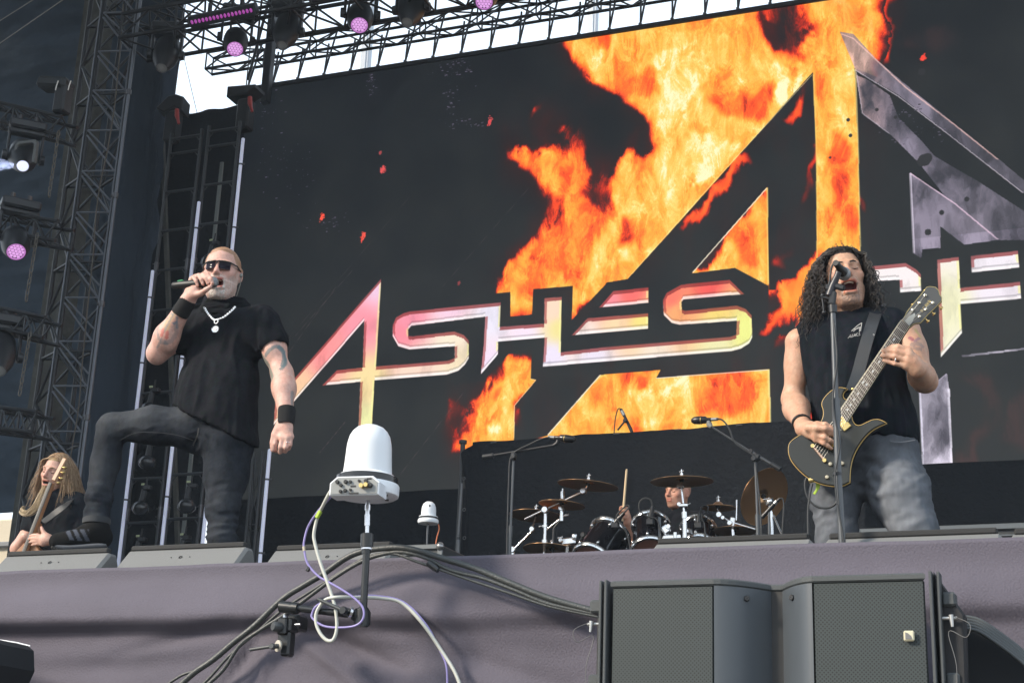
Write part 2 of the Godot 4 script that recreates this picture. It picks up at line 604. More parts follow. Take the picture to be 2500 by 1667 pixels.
	solo("canopy_cover", rf, mat("roof_cloth", Color(0.05, 0.055, 0.06), 0.9), "black fabric roof high over the stage", "roof", Vector3(-4, 14, -9.5))
	# unseen tower added out of the picture to keep the sun off the wings
	var wg := MB.new()
	wg.box(Vector3(-21.5, 11.0, -5.0), Vector3(16.0, 22.0, 1.2), Basis.IDENTITY, 0.05)
	solo("sun_block_tower", wg, black_cloth, "unseen black tower added to block the sun, beyond the singer's side", "tower", Vector3(-21.5, 0, -5.0))

# ------------------------------------------------------------------ video wall
var sx0 := 0.0
var sx1 := 0.0
var sy0 := 0.0
var sy1 := 0.0
const TW := 2048
const TH := 768

func tx(px: float, py: float) -> Vector2:
	var p := P(px, py, ZSCR)
	return Vector2((p.x - sx0) / (sx1 - sx0) * TW, (sy1 - p.y) / (sy1 - sy0) * TH)

# even-odd scanline fill of a photo-pixel polygon in an 8 bit mask
func fill(im: Image, pts: Array, val := 1.0):
	var q := PackedVector2Array()
	var sc := float(im.get_width()) / TW
	for p in pts: q.append(tx(p[0], p[1]) * sc)
	var y0 := 1e9; var y1 := -1e9
	for p in q:
		y0 = minf(y0, p.y); y1 = maxf(y1, p.y)
	for y in range(maxi(0, int(y0)), mini(im.get_height() - 1, int(y1) + 1) + 1):
		var yy := y + 0.5
		var xs := []
		for i in q.size():
			var a := q[i]; var b := q[(i + 1) % q.size()]
			if (a.y <= yy) != (b.y <= yy): xs.append(a.x + (yy - a.y) / (b.y - a.y) * (b.x - a.x))
		xs.sort()
		for i in range(0, xs.size() - 1, 2):
			var xa := maxi(0, roundi(xs[i])); var xb := mini(im.get_width(), roundi(xs[i + 1]))
			if xb > xa: im.fill_rect(Rect2i(xa, y, xb - xa, 1), Color(val, val, val))

func mask(polys: Array, scale: float, blur := 1) -> Image:
	var im := Image.create(int(TW * scale), int(TH * scale), false, Image.FORMAT_L8)
	for p in polys:
		var v := 1.0
		if p[0] is float or p[0] is int: v = p[0]
		fill(im, p.slice(1) if (p[0] is float or p[0] is int) else p, v)
	if blur > 1: im.resize(maxi(1, im.get_width() / blur), maxi(1, im.get_height() / blur), Image.INTERPOLATE_TRILINEAR if false else Image.INTERPOLATE_LANCZOS)
	im.resize(TW, TH, Image.INTERPOLATE_CUBIC)
	return im

func z6(a: Array) -> Array:      # points noted on an enlargement
	var r := []
	for q in a: r.append([1200.0 + q[0] / 1.809, q[1] / 1.809])
	return r
func z5(a: Array) -> Array:
	var r := []
	for q in a: r.append([1080.0 + q[0] / 2.868, 840.0 + q[1] / 2.868])
	return r

func screen_image() -> Image:
	# flames: soft shapes first
	var soft := [
		z6([[320, 190], [300, 150], [700, 40], [1180, -20], [1760, -60], [1690, 110], [1700, 230], [1640, 260], [1560, 300], [1480, 360], [1340, 540], [1170, 710], [890, 1040], [680, 1300], [300, 1400], [-20, 1400], [30, 1250], [150, 1150], [215, 1070], [230, 960], [205, 800], [100, 770], [100, 670], [260, 630], [375, 570], [400, 640], [450, 750], [500, 800], [545, 760], [600, 690], [690, 650], [700, 580], [640, 500], [560, 420], [470, 420], [425, 400], [400, 320]]),
		[0.8] + z6([[100, 680], [260, 630], [375, 570], [440, 740], [500, 900], [470, 1100], [200, 1330], [-20, 1400], [150, 1150], [230, 960], [205, 800], [100, 770]]),
		z6([[1360, 300], [1380, 1170], [1700, 1170], [1690, 700], [1690, 290], [1600, 100], [1440, 150]]),
		z6([[1290, 740], [1290, 1340], [1060, 1240], [800, 1270]]),
		z5([[430, 30], [700, 0], [720, 250], [580, 450], [560, 760], [90, 800], [160, 640], [220, 420], [380, 220]]),
		z5([[1050, 140], [1535, 110], [2400, 90], [2400, 720], [1500, 760], [550, 760], [640, 620]]),
		[0.62] + z5([[35, 490], [100, 390], [190, 320], [185, 440], [110, 590], [40, 545]]),
		[0.42] + z6([[30, 640], [80, 540], [140, 470], [260, 480], [240, 540], [150, 560], [100, 620]]),
		[0.5] + z6([[1180, 60], [1440, 0], [1420, 320], [1300, 300], [1230, 190]]),
		[0.45] + z6([[1800, 280], [1880, 220], [1900, 100], [1950, 110], [1940, 220], [1860, 270]]),
		[0.3] + z6([[1700, 250], [1900, 290], [2030, 400], [1980, 430], [1850, 400]]),
	]
	var hot := mask(soft, 0.5, 12)
	var halo := mask(soft, 0.25, 16)
	# holes and deep red patches inside the flames
	var holes := mask([
		z6([[480, 450], [600, 470], [690, 560], [700, 640], [620, 660], [560, 720], [520, 780], [490, 690], [520, 590]]),
		z6([[430, 800], [510, 780], [515, 890], [480, 945], [420, 880]]),
		z6([[570, 940], [640, 950], [650, 1070], [570, 1060]]),
		z6([[1190, 40], [1290, 100], [1300, 240], [1240, 200], [1190, 120]]),
		[0.5] + z6([[430, 160], [560, 140], [470, 225]]),
		[0.6] + z6([[980, 420], [1070, 380], [1060, 460], [1150, 360], [1260, 380], [1200, 540], [1040, 560], [1010, 470]]),
		[0.5] + z6([[470, 430], [640, 470], [620, 560], [520, 560]]),
		[0.45] + z6([[560, 330], [700, 330], [690, 400], [600, 420]]),
		[0.5] + z6([[1450, 700], [1530, 560], [1600, 660], [1620, 1000], [1500, 1000], [1540, 800]]),
		[0.4] + z6([[1060, 1000], [1200, 920], [1210, 1120], [1100, 1110]]),
		[0.5] + z6([[260, 880], [330, 900], [320, 1000], [240, 980]]),
		[0.6] + z5([[1870, 210], [2200, 200], [2230, 380], [2100, 500], [1960, 520], [1790, 490], [1820, 330]]),
		[0.6] + z5([[1350, 410], [1430, 440], [1450, 520], [1400, 580], [1350, 500]]),
		[0.45] + z5([[1170, 215], [1500, 200], [1440, 280], [1160, 280]]),
		[0.4] + z5([[1040, 380], [1110, 350], [1080, 460], [1030, 440]]),
		[0.45] + z5([[360, 340], [440, 320], [400, 430], [350, 430]]),
		[0.5] + z5([[200, 480], [300, 440], [260, 600], [180, 640]]),
	], 0.5, 6)
	# hot cores
	var core := mask([
		z6([[900, 860], [1080, 680], [1110, 640], [1000, 650], [860, 840]]), z6([[1250, 440], [1400, 330], [1410, 370], [1300, 480]]),
		z6([[560, 1090], [620, 1090], [640, 1150], [560, 1150]]), z5([[380, 500], [440, 480], [440, 590], [370, 600]]),
		[0.6] + z6([[700, 300], [900, 200], [950, 330], [860, 560], [980, 700], [780, 880], [740, 700], [720, 500]]),
		[0.5] + z5([[1500, 250], [1800, 240], [1760, 420], [1500, 500], [1300, 480], [1150, 330]]),
		z5([[1630, 240], [1740, 235], [1700, 290], [1640, 290]]),
	], 0.5, 4)
	# crisp black shapes of the big letter that cut the flames
	var crisp := mask([
		z6([[1421, 318], [1000, 790], [790, 1025], [602, 1232], [508, 1248], [480, 1300], [500, 1400], [1225, 1400], [1225, 1262], [1076, 1183], [886, 1207], [1219, 825], [1226, 1280], [1440, 1280], [1437, 700]]),
		z6([[1605, 300], [1622, 700], [1632, 1300], [2500, 1300], [2500, -100], [1900, -100], [1720, 330], [1830, 390]]),
		z5([[625, 60], [620, 243], [660, 250], [507, 428], [500, 700], [735, 640], [1105, 215], [1530, 180], [1500, 235], [2290, 175], [2300, 700], [2800, 700], [2800, 0], [700, 0]]),
		[[1060, 730], [1246, 713], [1246, 773], [1299, 767.5], [1302, 706], [1399, 698], [1396, 781], [1484, 689], [1532, 682], [1700, 671], [1794, 655], [1875, 697], [1880, 870], [1296, 859], [1242, 864], [1180, 930], [1100, 940]],
	], 2.0)
	# red glow that spills over the cut edges
	var spill := mask([
		[0.75] + z6([[830, 1000], [1000, 800], [1110, 690], [1160, 705], [1080, 790], [1030, 900], [900, 970]]), [0.7] + z6([[1280, 490], [1420, 380], [1420, 480], [1340, 530]]),
		[0.6] + z6([[1390, 660], [1435, 600], [1440, 760], [1400, 830], [1340, 910], [1400, 780]]), [0.5] + z6([[1625, 820], [1660, 840], [1650, 910], [1630, 930]]),
		[1.0] + z6([[1310, 1270], [1440, 1110], [1450, 1360], [1240, 1540], [1330, 1400], [1180, 1430], [1290, 1330]]), [0.6] + z6([[1700, -40], [1790, -60], [1720, 120], [1740, 270], [1680, 240]]), [0.4] + z6([[1270, 1090], [1340, 1080], [1330, 1170], [1280, 1160]]),
		[0.65] + z5([[505, 440], [620, 330], [590, 400], [550, 480], [540, 620], [505, 600]]), [0.5] + z5([[2800, 480], [2350, 560], [2700, 330]]),
	], 0.5, 6)
	# grey ashen half of the letter
	var ash := mask([
		z6([[1540, 140], [1600, 150], [1700, 260], [1840, 380], [2040, 540], [2240, 700], [2360, 800], [2540, 960], [2530, 990], [2352, 850], [2020, 590], [1800, 420], [1610, 310]]),
		z6([[1610, 330], [1660, 350], [1760, 420], [1800, 520], [1900, 620], [1960, 690], [2150, 800], [2352, 930], [2700, 1160], [2500, 1060], [2240, 1060], [2090, 1080], [1985, 1000], [1985, 1095], [1905, 1100], [1900, 1140], [1868, 1120], [1850, 760], [1900, 800], [2000, 860], [1890, 720], [1760, 590], [1640, 500]]),
		[[2245, 950], [2275, 945], [2313, 911], [2320, 958], [2328, 1160], [2256, 1160]],
		[0.85] + [[2348, 867], [2600, 838], [2600, 842], [2352, 872]],
	], 1.0)
	var ashn := mask([[0.35] + [[2340, 900], [2420, 900], [2450, 960], [2420, 1040], [2370, 1130], [2340, 1120], [2380, 1030], [2390, 960]], [0.22] + [[2440, 1000], [2530, 920], [2540, 1100], [2450, 1080]], [0.2] + [[2030, 0], [2060, 60], [2340, 60], [2300, 140], [2210, 100]]], 0.5, 6)
	# bevelled lettering
	var A := [[930.4, 680], [918, 890], [914, 928], [905, 1085], [873, 1085], [879.5, 929], [885, 898], [889, 783], [700, 1000], [667, 1038], [672, 980], [700, 945]]
	var B1 := [[822, 904], [885, 897], [1092, 881], [1110, 874], [1110, 845], [998.7, 853], [972, 845], [958.5, 821], [958.5, 794], [966.6, 775], [985, 764.5], [1001, 760], [1222.4, 738], [1184.7, 773], [1004, 795], [996, 804.6], [997, 820], [1006.7, 821], [1108.5, 809], [1132.6, 818], [1144.6, 831], [1144.6, 874], [1135, 890], [1119, 905], [1092, 914], [914, 928.5], [786, 941]]
	var H1 := [[1180, 760], [1222.4, 737], [1220, 798], [1328.6, 790], [1329.6, 727.8], [1371.4, 724.7], [1369, 860], [1480, 847], [1783.6, 822], [1798, 817], [1799.6, 783], [1658.6, 792.7], [1640.7, 788], [1621, 768.6], [1619, 733], [1628, 715], [1664, 695], [1781.8, 682.9], [1817.5, 717.7], [1669, 731], [1664, 738], [1665.7, 756], [1674.6, 759], [1799.6, 746], [1821, 754], [1836, 770], [1837, 824], [1830, 838], [1810, 850.7], [1787, 857], [1480, 882], [1325.5, 895], [1330, 824], [1216, 834], [1216, 864.5], [1173.5, 914.5], [1180.6, 844], [1184.7, 773]]
	var E1 := [[1498, 710.5], [1583.6, 701.6], [1583.6, 739], [1462, 751]]
	var E2 := [[1434.7, 776.7], [1582.7, 765], [1582.7, 802.5], [1396, 818.6]]
	var R1 := [[2100, 653], [2212, 642], [2237, 657], [2249, 669], [2250, 710], [2199, 714], [2197, 683], [2100, 688]]
	var F1 := [[2289, 634], [2342, 627], [2345.6, 703], [2492, 688], [2495, 729], [2345.6, 742], [2350, 812.6], [2298, 873]]
	var F2 := [[2371.6, 625], [2486.5, 612], [2490, 653], [2374, 665]]
	var let := mask([A, B1, H1, E1, E2, R1, F1, F2], 2.0)
	var keys := [[930, 690, 238, 200, 225], [880, 800, 255, 150, 165], [800, 860, 255, 150, 150], [720, 950, 245, 200, 160], [900, 920, 245, 220, 160], [890, 1040, 235, 235, 170], [1000, 900, 250, 215, 195], [1120, 880, 245, 225, 190], [1000, 780, 250, 150, 170], [975, 810, 250, 140, 155], [1100, 830, 248, 230, 205], [1100, 750, 245, 205, 225], [1200, 780, 235, 230, 245], [1195, 880, 240, 220, 240], [1280, 810, 245, 225, 240], [1350, 760, 245, 215, 190], [1365, 800, 240, 225, 150], [1345, 870, 235, 225, 245], [1450, 870, 235, 225, 240], [1600, 840, 245, 225, 205], [1750, 830, 235, 230, 175], [1820, 800, 235, 238, 140], [1750, 760, 245, 215, 120], [1650, 760, 250, 170, 110], [1640, 730, 255, 120, 100], [1730, 705, 255, 95, 90], [1540, 720, 255, 110, 105], [1490, 735, 255, 140, 150], [1500, 790, 250, 215, 170], [1420, 810, 250, 225, 215], [1570, 780, 245, 225, 130], [2200, 670, 245, 235, 235], [2320, 740, 238, 235, 195], [2420, 640, 240, 232, 240], [2430, 715, 240, 230, 240]]
	var kp := PackedVector2Array(); var kc := []
	for k in keys:
		kp.append(tx(k[0], k[1])); kc.append(Vector3(k[2], k[3], k[4]) / 255.0)
	# noise fields, drawn out along the rise of the flames
	var wn := noise(21, 0.006, 3)
	var n1 := wn.get_image(TW, TH, false, false, false)
	var n2 := noise(22, 0.006, 3).get_image(TW, TH, false, false, false)
	var fl := noise(23, 0.016, 5)
	fl.fractal_gain = 0.52
	fl.domain_warp_enabled = true
	fl.domain_warp_amplitude = 46.0
	fl.domain_warp_frequency = 0.011
	fl.domain_warp_fractal_octaves = 3
	var n3 := fl.get_image(TW, TH / 2, false, false, false)
	n3.resize(TW, TH, Image.INTERPOLATE_CUBIC)
	fl.seed = 91
	fl.frequency = 0.022
	fl.fractal_type = FastNoiseLite.FRACTAL_RIDGED
	fl.domain_warp_amplitude = 60.0
	fl.domain_warp_frequency = 0.02
	var n5 := fl.get_image(TW, TH / 2, false, false, false)
	n5.resize(TW, TH, Image.INTERPOLATE_CUBIC)
	n5.convert(Image.FORMAT_L8)
	var b5 := n5.get_data()
	var n4 := noise(24, 0.006, 3).get_image(TW, TH, false, false, false)
	var bg := halo.get_data()
	var bh := hot.get_data(); var bo := holes.get_data(); var bc := core.get_data(); var bk := crisp.get_data(); var bs := spill.get_data()
	var ba := ash.get_data(); var bn := ashn.get_data(); var bl := let.get_data()
	n1.convert(Image.FORMAT_L8); n2.convert(Image.FORMAT_L8); n3.convert(Image.FORMAT_L8); n4.convert(Image.FORMAT_L8)
	var b1 := n1.get_data(); var b2 := n2.get_data(); var b3 := n3.get_data(); var b4 := n4.get_data()
	var ramp := Gradient.new()
	ramp.offsets = PackedFloat32Array([0.0, 0.12, 0.28, 0.41, 0.56, 0.72, 0.88, 1.0])
	ramp.colors = PackedColorArray([Color(0.12, 0.13, 0.14), Color(0.25, 0.1, 0.09), Color(0.72, 0.13, 0.07), Color(0.97, 0.3, 0.12), Color(1.0, 0.5, 0.16), Color(1.0, 0.68, 0.24), Color(1.0, 0.83, 0.42), Color(1.0, 0.95, 0.75)])
	var lut := PackedColorArray()
	for i in 257: lut.append(ramp.sample(i / 256.0))
	var out := PackedByteArray()
	out.resize(TW * TH * 3)
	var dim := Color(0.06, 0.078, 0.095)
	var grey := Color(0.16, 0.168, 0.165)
	for y in TH:
		for x in TW:
			var i := y * TW + x
			# video black lifted by painted haze, a little lighter low and to the middle
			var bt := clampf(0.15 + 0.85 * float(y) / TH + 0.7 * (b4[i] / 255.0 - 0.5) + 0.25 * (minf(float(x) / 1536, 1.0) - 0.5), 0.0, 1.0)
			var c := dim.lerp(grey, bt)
			var wisp := (b3[i] - 128) / 255.0
			var wx := clampi(x + int((b1[i] - 128) * 0.26 + wisp * 26.0), 0, TW - 1)
			var wy := clampi(y + int((b2[i] - 128) * 0.3 + wisp * 34.0), 0, TH - 1)
			var j := wy * TW + wx
			var t := bh[j] / 255.0
			var hg := bg[j] / 255.0
			if hg > 0.01: c = c.lerp(Color(0.42, 0.07, 0.04), clampf(hg * (0.5 + wisp * 1.4), 0.0, 0.6))
			if t > 0.02:
				var fine := (b5[i] - 168) / 255.0
				var heat := t * 0.76 + t * (wisp * 0.5 + fine * 0.42) - bo[j] / 255.0 * (0.46 + 0.3 * wisp) + bc[j] / 255.0 * 0.22
				heat *= smoothstep(-0.05, 0.95, t + wisp * 0.45 + fine * 0.25)
				var f := clampf(heat, 0.0, 1.0)
				c = c.lerp(lut[int(f * 256)], smoothstep(0.0, 0.4, f))
			var k := bk[i] / 255.0
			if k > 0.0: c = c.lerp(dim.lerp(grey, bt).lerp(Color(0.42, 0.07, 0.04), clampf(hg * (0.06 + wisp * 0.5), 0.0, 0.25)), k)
			var sp := bs[j] / 255.0
			if sp > 0.03 and (k > 0.3 or t < 0.35):
				var f := clampf(sp * 0.6 + wisp * 0.4 * sp, 0.0, 1.0)
				c = c.lerp(lut[int(f * 256)], smoothstep(0.03, 0.36, f))
			var a := ba[i] / 255.0
			if a > 0.0:
				var nf := clampf(0.6 + wisp * 2.0 + (b1[i] - 128) / 255.0, 0.0, 1.0)
				var fx := clampf((x - 1536 * 0.76) / (1536 * 0.22), 0.0, 1.0)
				var tone := Color(0.98, 0.74, 0.68).lerp(Color(0.6, 0.55, 0.64), smoothstep(0.05, 0.35, fx))
				if float(y) / TH > 0.62: tone = Color(0.86, 0.82, 0.9)
				c = c.lerp(Color(0.26, 0.25, 0.29).lerp(tone.lightened(0.12), nf), a * (0.95 - 0.35 * fx * (1.0 if float(y) / TH < 0.55 else 0.0)))
			var an := bn[j] / 255.0
			if an > 0.01: c = c.lerp(Color(0.62, 0.26, 0.24), an * clampf(0.5 + wisp * 1.6, 0.0, 1.0))
			var l := bl[i] / 255.0
			if l > 0.0:
				var up := bl[maxi(0, y - 6) * TW + x]
				var lf := bl[y * TW + maxi(0, x - 5)]
				var dn := bl[mini(TH - 1, y + 5) * TW + x]
				var dn2 := bl[mini(TH - 1, y + 8) * TW + x]
				var rt := bl[y * TW + mini(TW - 1, x + 4)]
				var sw := 0.0; var s := Vector3.ZERO
				for q in kp.size():
					var w := 1.0 / pow(kp[q].distance_squared_to(Vector2(x, y)) + 60.0, 1.6)
					sw += w; s += kc[q] * w
				s /= sw
				var b := Color(s.x, s.y, s.z)
				if up < 128: b = b.lerp(Color(0.52, 0.17, 0.17), 0.75)
				elif dn < 128: b = b.lerp(Color(1, 0.97, 0.97), 0.7)
				elif dn2 < 128: b = b.darkened(0.16)
				elif lf < 128: b = b.lerp(Color(0.6, 0.2, 0.2), 0.6)
				elif rt < 128: b = b.lerp(Color(0.98, 0.95, 0.62), 0.6)
				b = b.darkened(clampf(wisp * 0.35, 0.0, 0.2))
				c = c.lerp(b, l)
			out[i * 3] = int(clampf(c.r, 0, 1) * 255); out[i * 3 + 1] = int(clampf(c.g, 0, 1) * 255); out[i * 3 + 2] = int(clampf(c.b, 0, 1) * 255)
	var im := Image.create_from_data(TW, TH, false, Image.FORMAT_RGB8, out)
	# bright rims along the cut edges of the big letter
	for s in [[z6([[1418, 330], [1000, 785], [790, 1020], [604, 1228]]), Color(1.0, 0.93, 0.66), 0.5, 2], [z6([[1424, 330], [1437, 700], [1440, 1180]]), Color(1.0, 0.86, 0.45), 0.6, 3], [z6([[1608, 305], [1622, 700], [1632, 1180]]), Color(1.0, 0.9, 0.55), 0.6, 3], [z6([[1217, 830], [890, 1203]]), Color(1.0, 0.96, 0.85), 0.8, 3], [z6([[1219, 830], [1223, 1255]]), Color(1.0, 0.88, 0.5), 0.7, 3], [z5([[1105, 217], [738, 636]]), Color(1.0, 0.97, 0.9), 0.8, 3], [z5([[1500, 238], [2290, 178]]), Color(0.95, 0.97, 1.0), 0.6, 2], [z5([[2289, 180], [2299, 560]]), Color(1.0, 0.93, 0.6), 0.8, 4], [z5([[620, 243], [655, 252], [507, 428], [501, 660]]), Color(1.0, 0.92, 0.7), 0.6, 2],
			[z6([[1548, 150], [1600, 170], [1830, 385], [2040, 545], [2240, 705]]), Color(1.0, 0.8, 0.76), 0.55, 3], [z6([[1610, 310], [1800, 425], [2020, 592], [2352, 852]]), Color(0.9, 0.85, 0.9), 0.6, 2], [z6([[1852, 765], [1870, 1118]]), Color(0.95, 0.9, 0.97), 0.7, 4], [z6([[1852, 765], [2050, 900], [2240, 1058]]), Color(0.93, 0.8, 0.88), 0.65, 3], [z6([[1615, 320], [1640, 500], [1760, 590]]), Color(0.85, 0.8, 0.85), 0.5, 2], [[[2247, 955], [2256, 1150]], Color(0.95, 0.93, 1.0), 0.6, 4], [[[2318, 950], [2326, 1150]], Color(0.97, 0.95, 1.0), 0.7, 4], [[[2270, 948], [2313, 912]], Color(0.9, 0.85, 0.95), 0.5, 2]]:
		for e in s[0].size() - 1:
			var a := tx(s[0][e][0], s[0][e][1]); var b := tx(s[0][e + 1][0], s[0][e + 1][1])
			var steps := int(a.distance_to(b) * 1.5)
			for k in steps:
				var q := a.lerp(b, float(k) / steps)
				for o in s[3]:
					var xx := clampi(int(q.x) + o - s[3] / 2, 0, TW - 1); var yy := clampi(int(q.y), 0, TH - 1)
					if bl[yy * TW + xx] < 40: im.set_pixel(xx, yy, im.get_pixel(xx, yy).lerp(s[1], s[2] * (0.55 + 0.45 * b3[yy * TW + xx] / 160.0) * (1.0 if o == s[3] / 2 else 0.6)))
	# drifting sparks, scratches and ash flecks
	var rng := RandomNumberGenerator.new()
	rng.seed = 77
	for s in [[785, 530, 10, 0.95, 0.25, 0.15], [885, 576, 11, 0.9, 0.25, 0.18], [933, 413, 12, 0.85, 0.25, 0.25], [1195, 295, 10, 0.8, 0.2, 0.2], [2255, 140, 9, 0.9, 0.2, 0.12], [928, 372, 4, 0.6, 0.2, 0.2], [1120, 690, 4, 0.5, 0.15, 0.15]]:
		var e := tx(s[0], s[1])
		for k in 60:
			var d: Vector2 = Vector2(rng.randfn(0, 0.35), rng.randfn(0, 0.3)) * s[2] * 0.8
			d = d.rotated(-0.8) * Vector2(0.8, 1.2)
			im.fill_rect(Rect2i(Vector2i(e + d), Vector2i(2, 2)), Color(s[3], s[4], s[5]).lightened(rng.randf() * 0.15))
	for s in [[1095, 175, 60, 30], [1120, 160, 40, 20], [1130, 300, 60, 12], [650, 270, 40, 70], [720, 460, 80, 60], [790, 545, 60, 20], [905, 200, 10, 40], [1100, 240, 20, 60], [690, 380, 60, 40], [2200, 290, 60, 60], [2260, 330, 60, 50]]:
		for k in 26:
			var e := tx(s[0] + rng.randfn() * s[2] * 0.5, s[1] + rng.randfn() * s[3] * 0.5)
			var g := rng.randf_range(0.2, 0.44)
			im.fill_rect(Rect2i(Vector2i(e), Vector2i(rng.randi_range(1, 5), rng.randi_range(1, 2))), Color(g, g * 0.92, g * 1.1))
	for s in [[[1000, 480], [700, 830]], [[860, 660], [720, 820]], [[1130, 960], [960, 1180]], [[842, 1030], [780, 1105]], [[1290, 460], [1080, 700]], [[820, 700], [690, 880]]]:
		var a := tx(s[0][0], s[0][1]); var b := tx(s[1][0], s[1][1])
		for k in 300:
			var e := a.lerp(b, k / 300.0)
			var w := im.get_pixel(clampi(int(e.x), 0, TW - 1), clampi(int(e.y), 0, TH - 1))
			im.set_pixel(clampi(int(e.x), 0, TW - 1), clampi(int(e.y), 0, TH - 1), w.lerp(Color(0.42, 0.35, 0.34), 0.3 + 0.25 * sin(k * 0.13)))
	for s in [[2071, 293, 5], [2078, 330, 5], [2027, 384, 4], [2258, 391, 15], [2252, 395, 12], [2266, 385, 12], [2266, 566, 8], [2251, 176, 9], [2187, 286, 5], [2142, 268, 5], [2300, 518, 6], [2362, 486, 6]]:
		var e := tx(s[0], s[1])
		var r := int(s[2] * 0.72)
		for yy in range(-r, r + 1):
			var w := int(sqrt(maxf(0, r * r - yy * yy)))
			im.fill_rect(Rect2i(int(e.x) - w, int(e.y) + yy, 2 * w + 1, 1), Color(0.17, 0.17, 0.18))
	return im

func build_screen():
	var a := P(596, 222, ZSCR)
	var top := P(1250, 122, ZSCR).y
	var bot := P(1125, 1193, ZSCR).y
	sx0 = a.x; sy1 = top; sy0 = bot
	sx1 = sx0 + (P(2640, 700, ZSCR).x - sx0) * 2048.0 / 1536.0
	print("screen ", sx0, " ", sx1, " ", sy0, " ", sy1)
	var w := sx1 - sx0; var hh := sy1 - sy0
	var t := thing("video_screen", "huge LED video screen showing flames and a metallic band logo", "screen", Vector3((sx0 + sx1) / 2, sy0, ZSCR))
	var m := MB.new()
	var q := []
	q.append(m.vert(Vector3(sx0, sy1, ZSCR), Vector3(0, 0, 1), Vector2(0, 0)))
	q.append(m.vert(Vector3(sx1, sy1, ZSCR), Vector3(0, 0, 1), Vector2(1, 0)))
	q.append(m.vert(Vector3(sx1, sy0, ZSCR), Vector3(0, 0, 1), Vector2(1, 1)))
	q.append(m.vert(Vector3(sx0, sy0, ZSCR), Vector3(0, 0, 1), Vector2(0, 1)))
	m.quad(q[0], q[1], q[2], q[3])
	var lm := StandardMaterial3D.new()
	lm.albedo_color = Color(0.1, 0.1, 0.105)
	lm.roughness = 0.75
	lm.emission_enabled = true
	lm.emission = Color(0, 0, 0)
	lm.emission_operator = BaseMaterial3D.EMISSION_OP_ADD
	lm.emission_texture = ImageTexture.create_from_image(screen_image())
	lm.emission_energy_multiplier = 1.0
	obj("display", m, lm, t)
	var fm := mat("screen_frame", Color(0.012, 0.013, 0.015), 0.6)
	var f := MB.new()
	f.box(Vector3((sx0 + sx1) / 2, sy1 + 0.03, ZSCR - 0.03), Vector3(w + 0.06, 0.06, 0.12), Basis.IDENTITY, 0.005)
	obj("top_rail", f, fm, t)
	f = MB.new()
	f.box(Vector3((sx0 + sx1) / 2, (sy0 + sy1) / 2, ZSCR - 0.09), Vector3(w, hh, 0.12))
	obj("cabinet_back", f, fm, t)
	f = MB.new()
	f.box(Vector3(sx0 - 0.025, (sy0 + sy1) / 2, ZSCR - 0.03), Vector3(0.05, hh, 0.13), Basis.IDENTITY, 0.005)
	obj("side_rail", f, fm, t)

# ------------------------------------------------------------------ trusses, towers, lamps
# box truss along a -> b, cross-section u, w; every chord and brace its own part
func truss(called: String, label: String, group: String, a: Vector3, b: Vector3, u: Vector3, w: Vector3, n: int, rc: float, rb: float, m: Material, mb2 = null, zig := 1) -> Node3D:
	var t := thing(called, label, "truss", a, group)
	var offs := [Vector3.ZERO, u, u + w, w]
	for o in offs:
		var c := MB.new()
		c.tube([a + o, b + o], rc, 8)
		obj("chord", c, m, t)
	for k in 4:
		var p: Vector3 = offs[k]; var q: Vector3 = offs[(k + 1) % 4]
		for i in n:
			var s := MB.new()
			var f0 := float(i) / n; var f1 := float(i + 1) / n
			if zig == 1:
				if (i + k) % 2 == 0: s.rod(a.lerp(b, f0) + p, a.lerp(b, f1) + q, rb, 5)
				else: s.rod(a.lerp(b, f0) + q, a.lerp(b, f1) + p, rb, 5)
			else:
				s.rod(a.lerp(b, f0) + p, a.lerp(b, f1) + q, rb, 5)
			obj("brace", s, mb2 if mb2 != null else m, t)
			if i % 2 == 0 or zig == 2:
				s = MB.new()
				s.rod(a.lerp(b, f0) + p, a.lerp(b, f0) + q, rb, 5)
				obj("brace", s, mb2 if mb2 != null else m, t)
	return t

# upright pole through a pixel
func upright(px: float, py: float, z: float) -> Vector2:
	var p := P(px, py, z)
	return Vector2(p.x, p.z)

